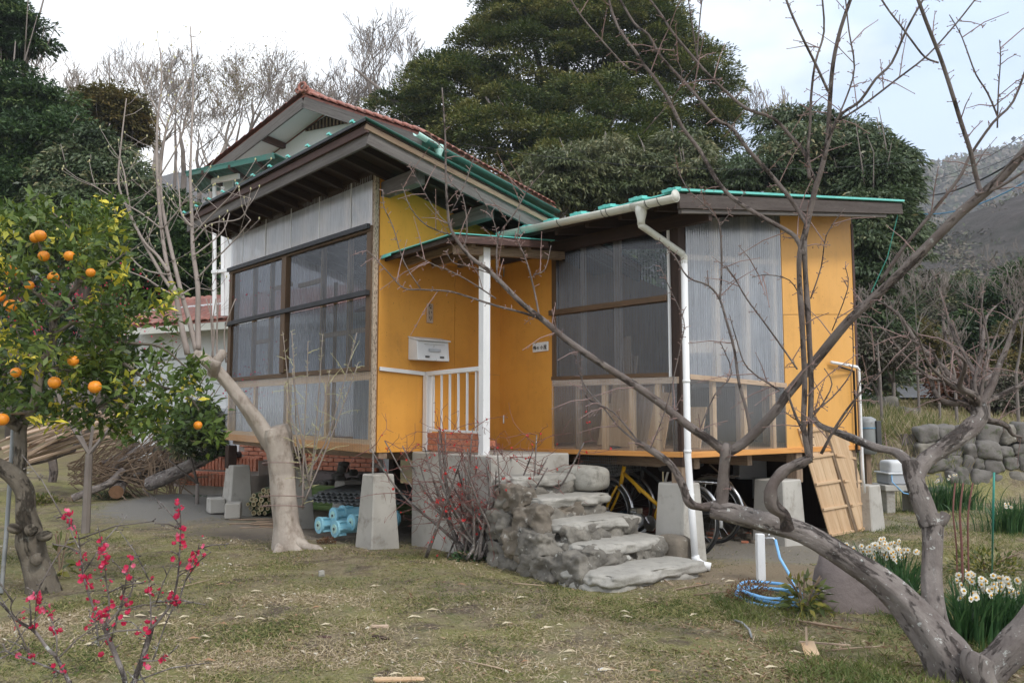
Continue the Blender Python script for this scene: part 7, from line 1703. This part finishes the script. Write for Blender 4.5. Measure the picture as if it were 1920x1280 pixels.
lawn('leaf_litter', 'brown leaf litter gathered under the plum tree', 3600, .035, .010, (0,.6), 305, [((1.0,3.2,3.6,5.4),1)], 2.0, 'litter', .6, 'leaf litter')
rg = np.random.default_rng(9)
random.seed(19)
for i in range(60):                                 # long pale bamboo leaves and bits
    px, py = random.uniform(120,1500), 1090+180*random.random()**1.2; c = G(px,py); a = random.uniform(-.7,.7); L_ = random.uniform(.05,.11); d = V((math.cos(a),math.sin(a),.02)); s_ = V((-math.sin(a),math.cos(a),.3))*L_*.075
    q = MB(); q.add([c+V((0,0,.008)), c+d*L_*.4+s_+V((0,0,.02)), c+d*L_+V((0,0,.010)), c+d*L_*.45-s_+V((0,0,.016))], [(0,1,2,3)])
    q.build('fallen_leaf', random.choice(('litter_pale','litter_pale','litter_brown')) if 'litter_pale' in M else 'plank_pale', None, label='pale dry narrow leaf lying on the lawn', cat='leaf', group='fallen leaves on the lawn')
for (px,py,L_,w_,h_,rz,mt_,nm,lb_,ct) in ((713,1176,.11,.035,.018,.05,'plank_pale','wood_chip','oval pale wood chip on the lawn','wood chip'),(714,1197,.13,.03,.015,-.6,'dark_wood','wood_chip','dark bent wood chip just below the pale one','wood chip'),
     (607,1196,.10,.035,.015,-.35,'maroon_wood','wood_chip','reddish brown wood chip left of the pale one','wood chip'),(748,1276,.26,.05,.016,.03,'panel_wood','wood_offcut','orange board offcut at the bottom edge of the lawn','board'),
     (1130,1257,.045,.03,.012,.6,'plastic_white','paper_scrap','small white paper scrap on the lawn','paper scrap'),(602,1080,.05,.04,.05,.4,'rock_light','stone','small pale stone near the magnolia root','stone')):
    c = G(px,py); q = MB(); rough(q, box8(c+V((0,0,h_/2)),(L_,w_,h_),rz), .006, px, 6, .4, 1, 14); q.build(nm, mt_, None, label=lb_, cat=ct, smooth=False)
c = G(1517,1228); bo = MB().slab(c+V((-.03,-.02,.005)), c+V((.05,-.03,.01)), c+V((.06,.09,.055)), c+V((-.01,.10,.05)), .008).build('broken_board', 'panel_wood', None, label='split orange brown board end lying under the plum tree', cat='board')
MB().bar(c+V((.01,.06,.03)), c+V((.02,.09,.13)), .012,.006).bar(c+V((-.02,.09,.05)), c+V((.28,.13,.02)), .015,.008,(0,0,1)).build('splinter', 'plank_pale', bo)
hang([G(1378,1168)+V((0,0,.02)), G(1392,1176)+V((0,0,.03)), G(1405,1186)+V((0,0,.02)), G(1410,1198)+V((0,0,.01))], .007, 'grey_metal', 'bent_stick', 'bent grey stick on the ground left of the hose', 'stick')
for i, (x0,y0,x1,y1,w_) in enumerate(((1470,1163,1580,1180,.008),(1580,1180,1640,1192,.006),(1560,1222,1650,1215,.004),(1265,1108,1330,1096,.006),(1300,1118,1400,1106,.005),(1240,1085,1262,1100,.004),(330,1105,395,1088,.003),(960,1095,1020,1100,.004),(860,1240,960,1262,.003))):
    hang([G(x0,y0)+V((0,0,.012)), G((x0+x1)/2,(y0+y1)/2+2)+V((0,0,.02)), G(x1,y1)+V((0,0,.012))], w_, 'old_wood' if w_ > .004 else 'plank_pale', 'fallen_twig', ('long brown twig under the coiled hose','twig end pointing at the plum trunk','thin twig across the broken board','short twig on the bare sand before the steps','longer thin twig on the sand before the tap post','short twig below the lowest step','thin straw near the blossoming sapling','twig at the foot of the stone steps','thin straw in the middle of the lawn')[i], 'twig')

# ---------------------------------------------------------------- haze over the valley
hz = MB().hexa([V(p) for p in ((-1000,-200,-6),(1000,-200,-6),(1000,1300,-6),(-1000,1300,-6),(-1000,-200,170),(1000,-200,170),(1000,1300,170),(-1000,1300,170))])
m = newmat('haze'); vp_ = N(m, 'ShaderNodeVolumePrincipled', {'Color': (.86,.92,1,1), 'Density': .0007, 'Anisotropy': .2})
ou_ = N(m, 'ShaderNodeOutputMaterial'); m.node_tree.links.new(vp_.outputs[0], ou_.inputs['Volume'])
hz.build('haze', 'haze', None, label='thin pale haze filling the valley air', cat='haze', kind='stuff')
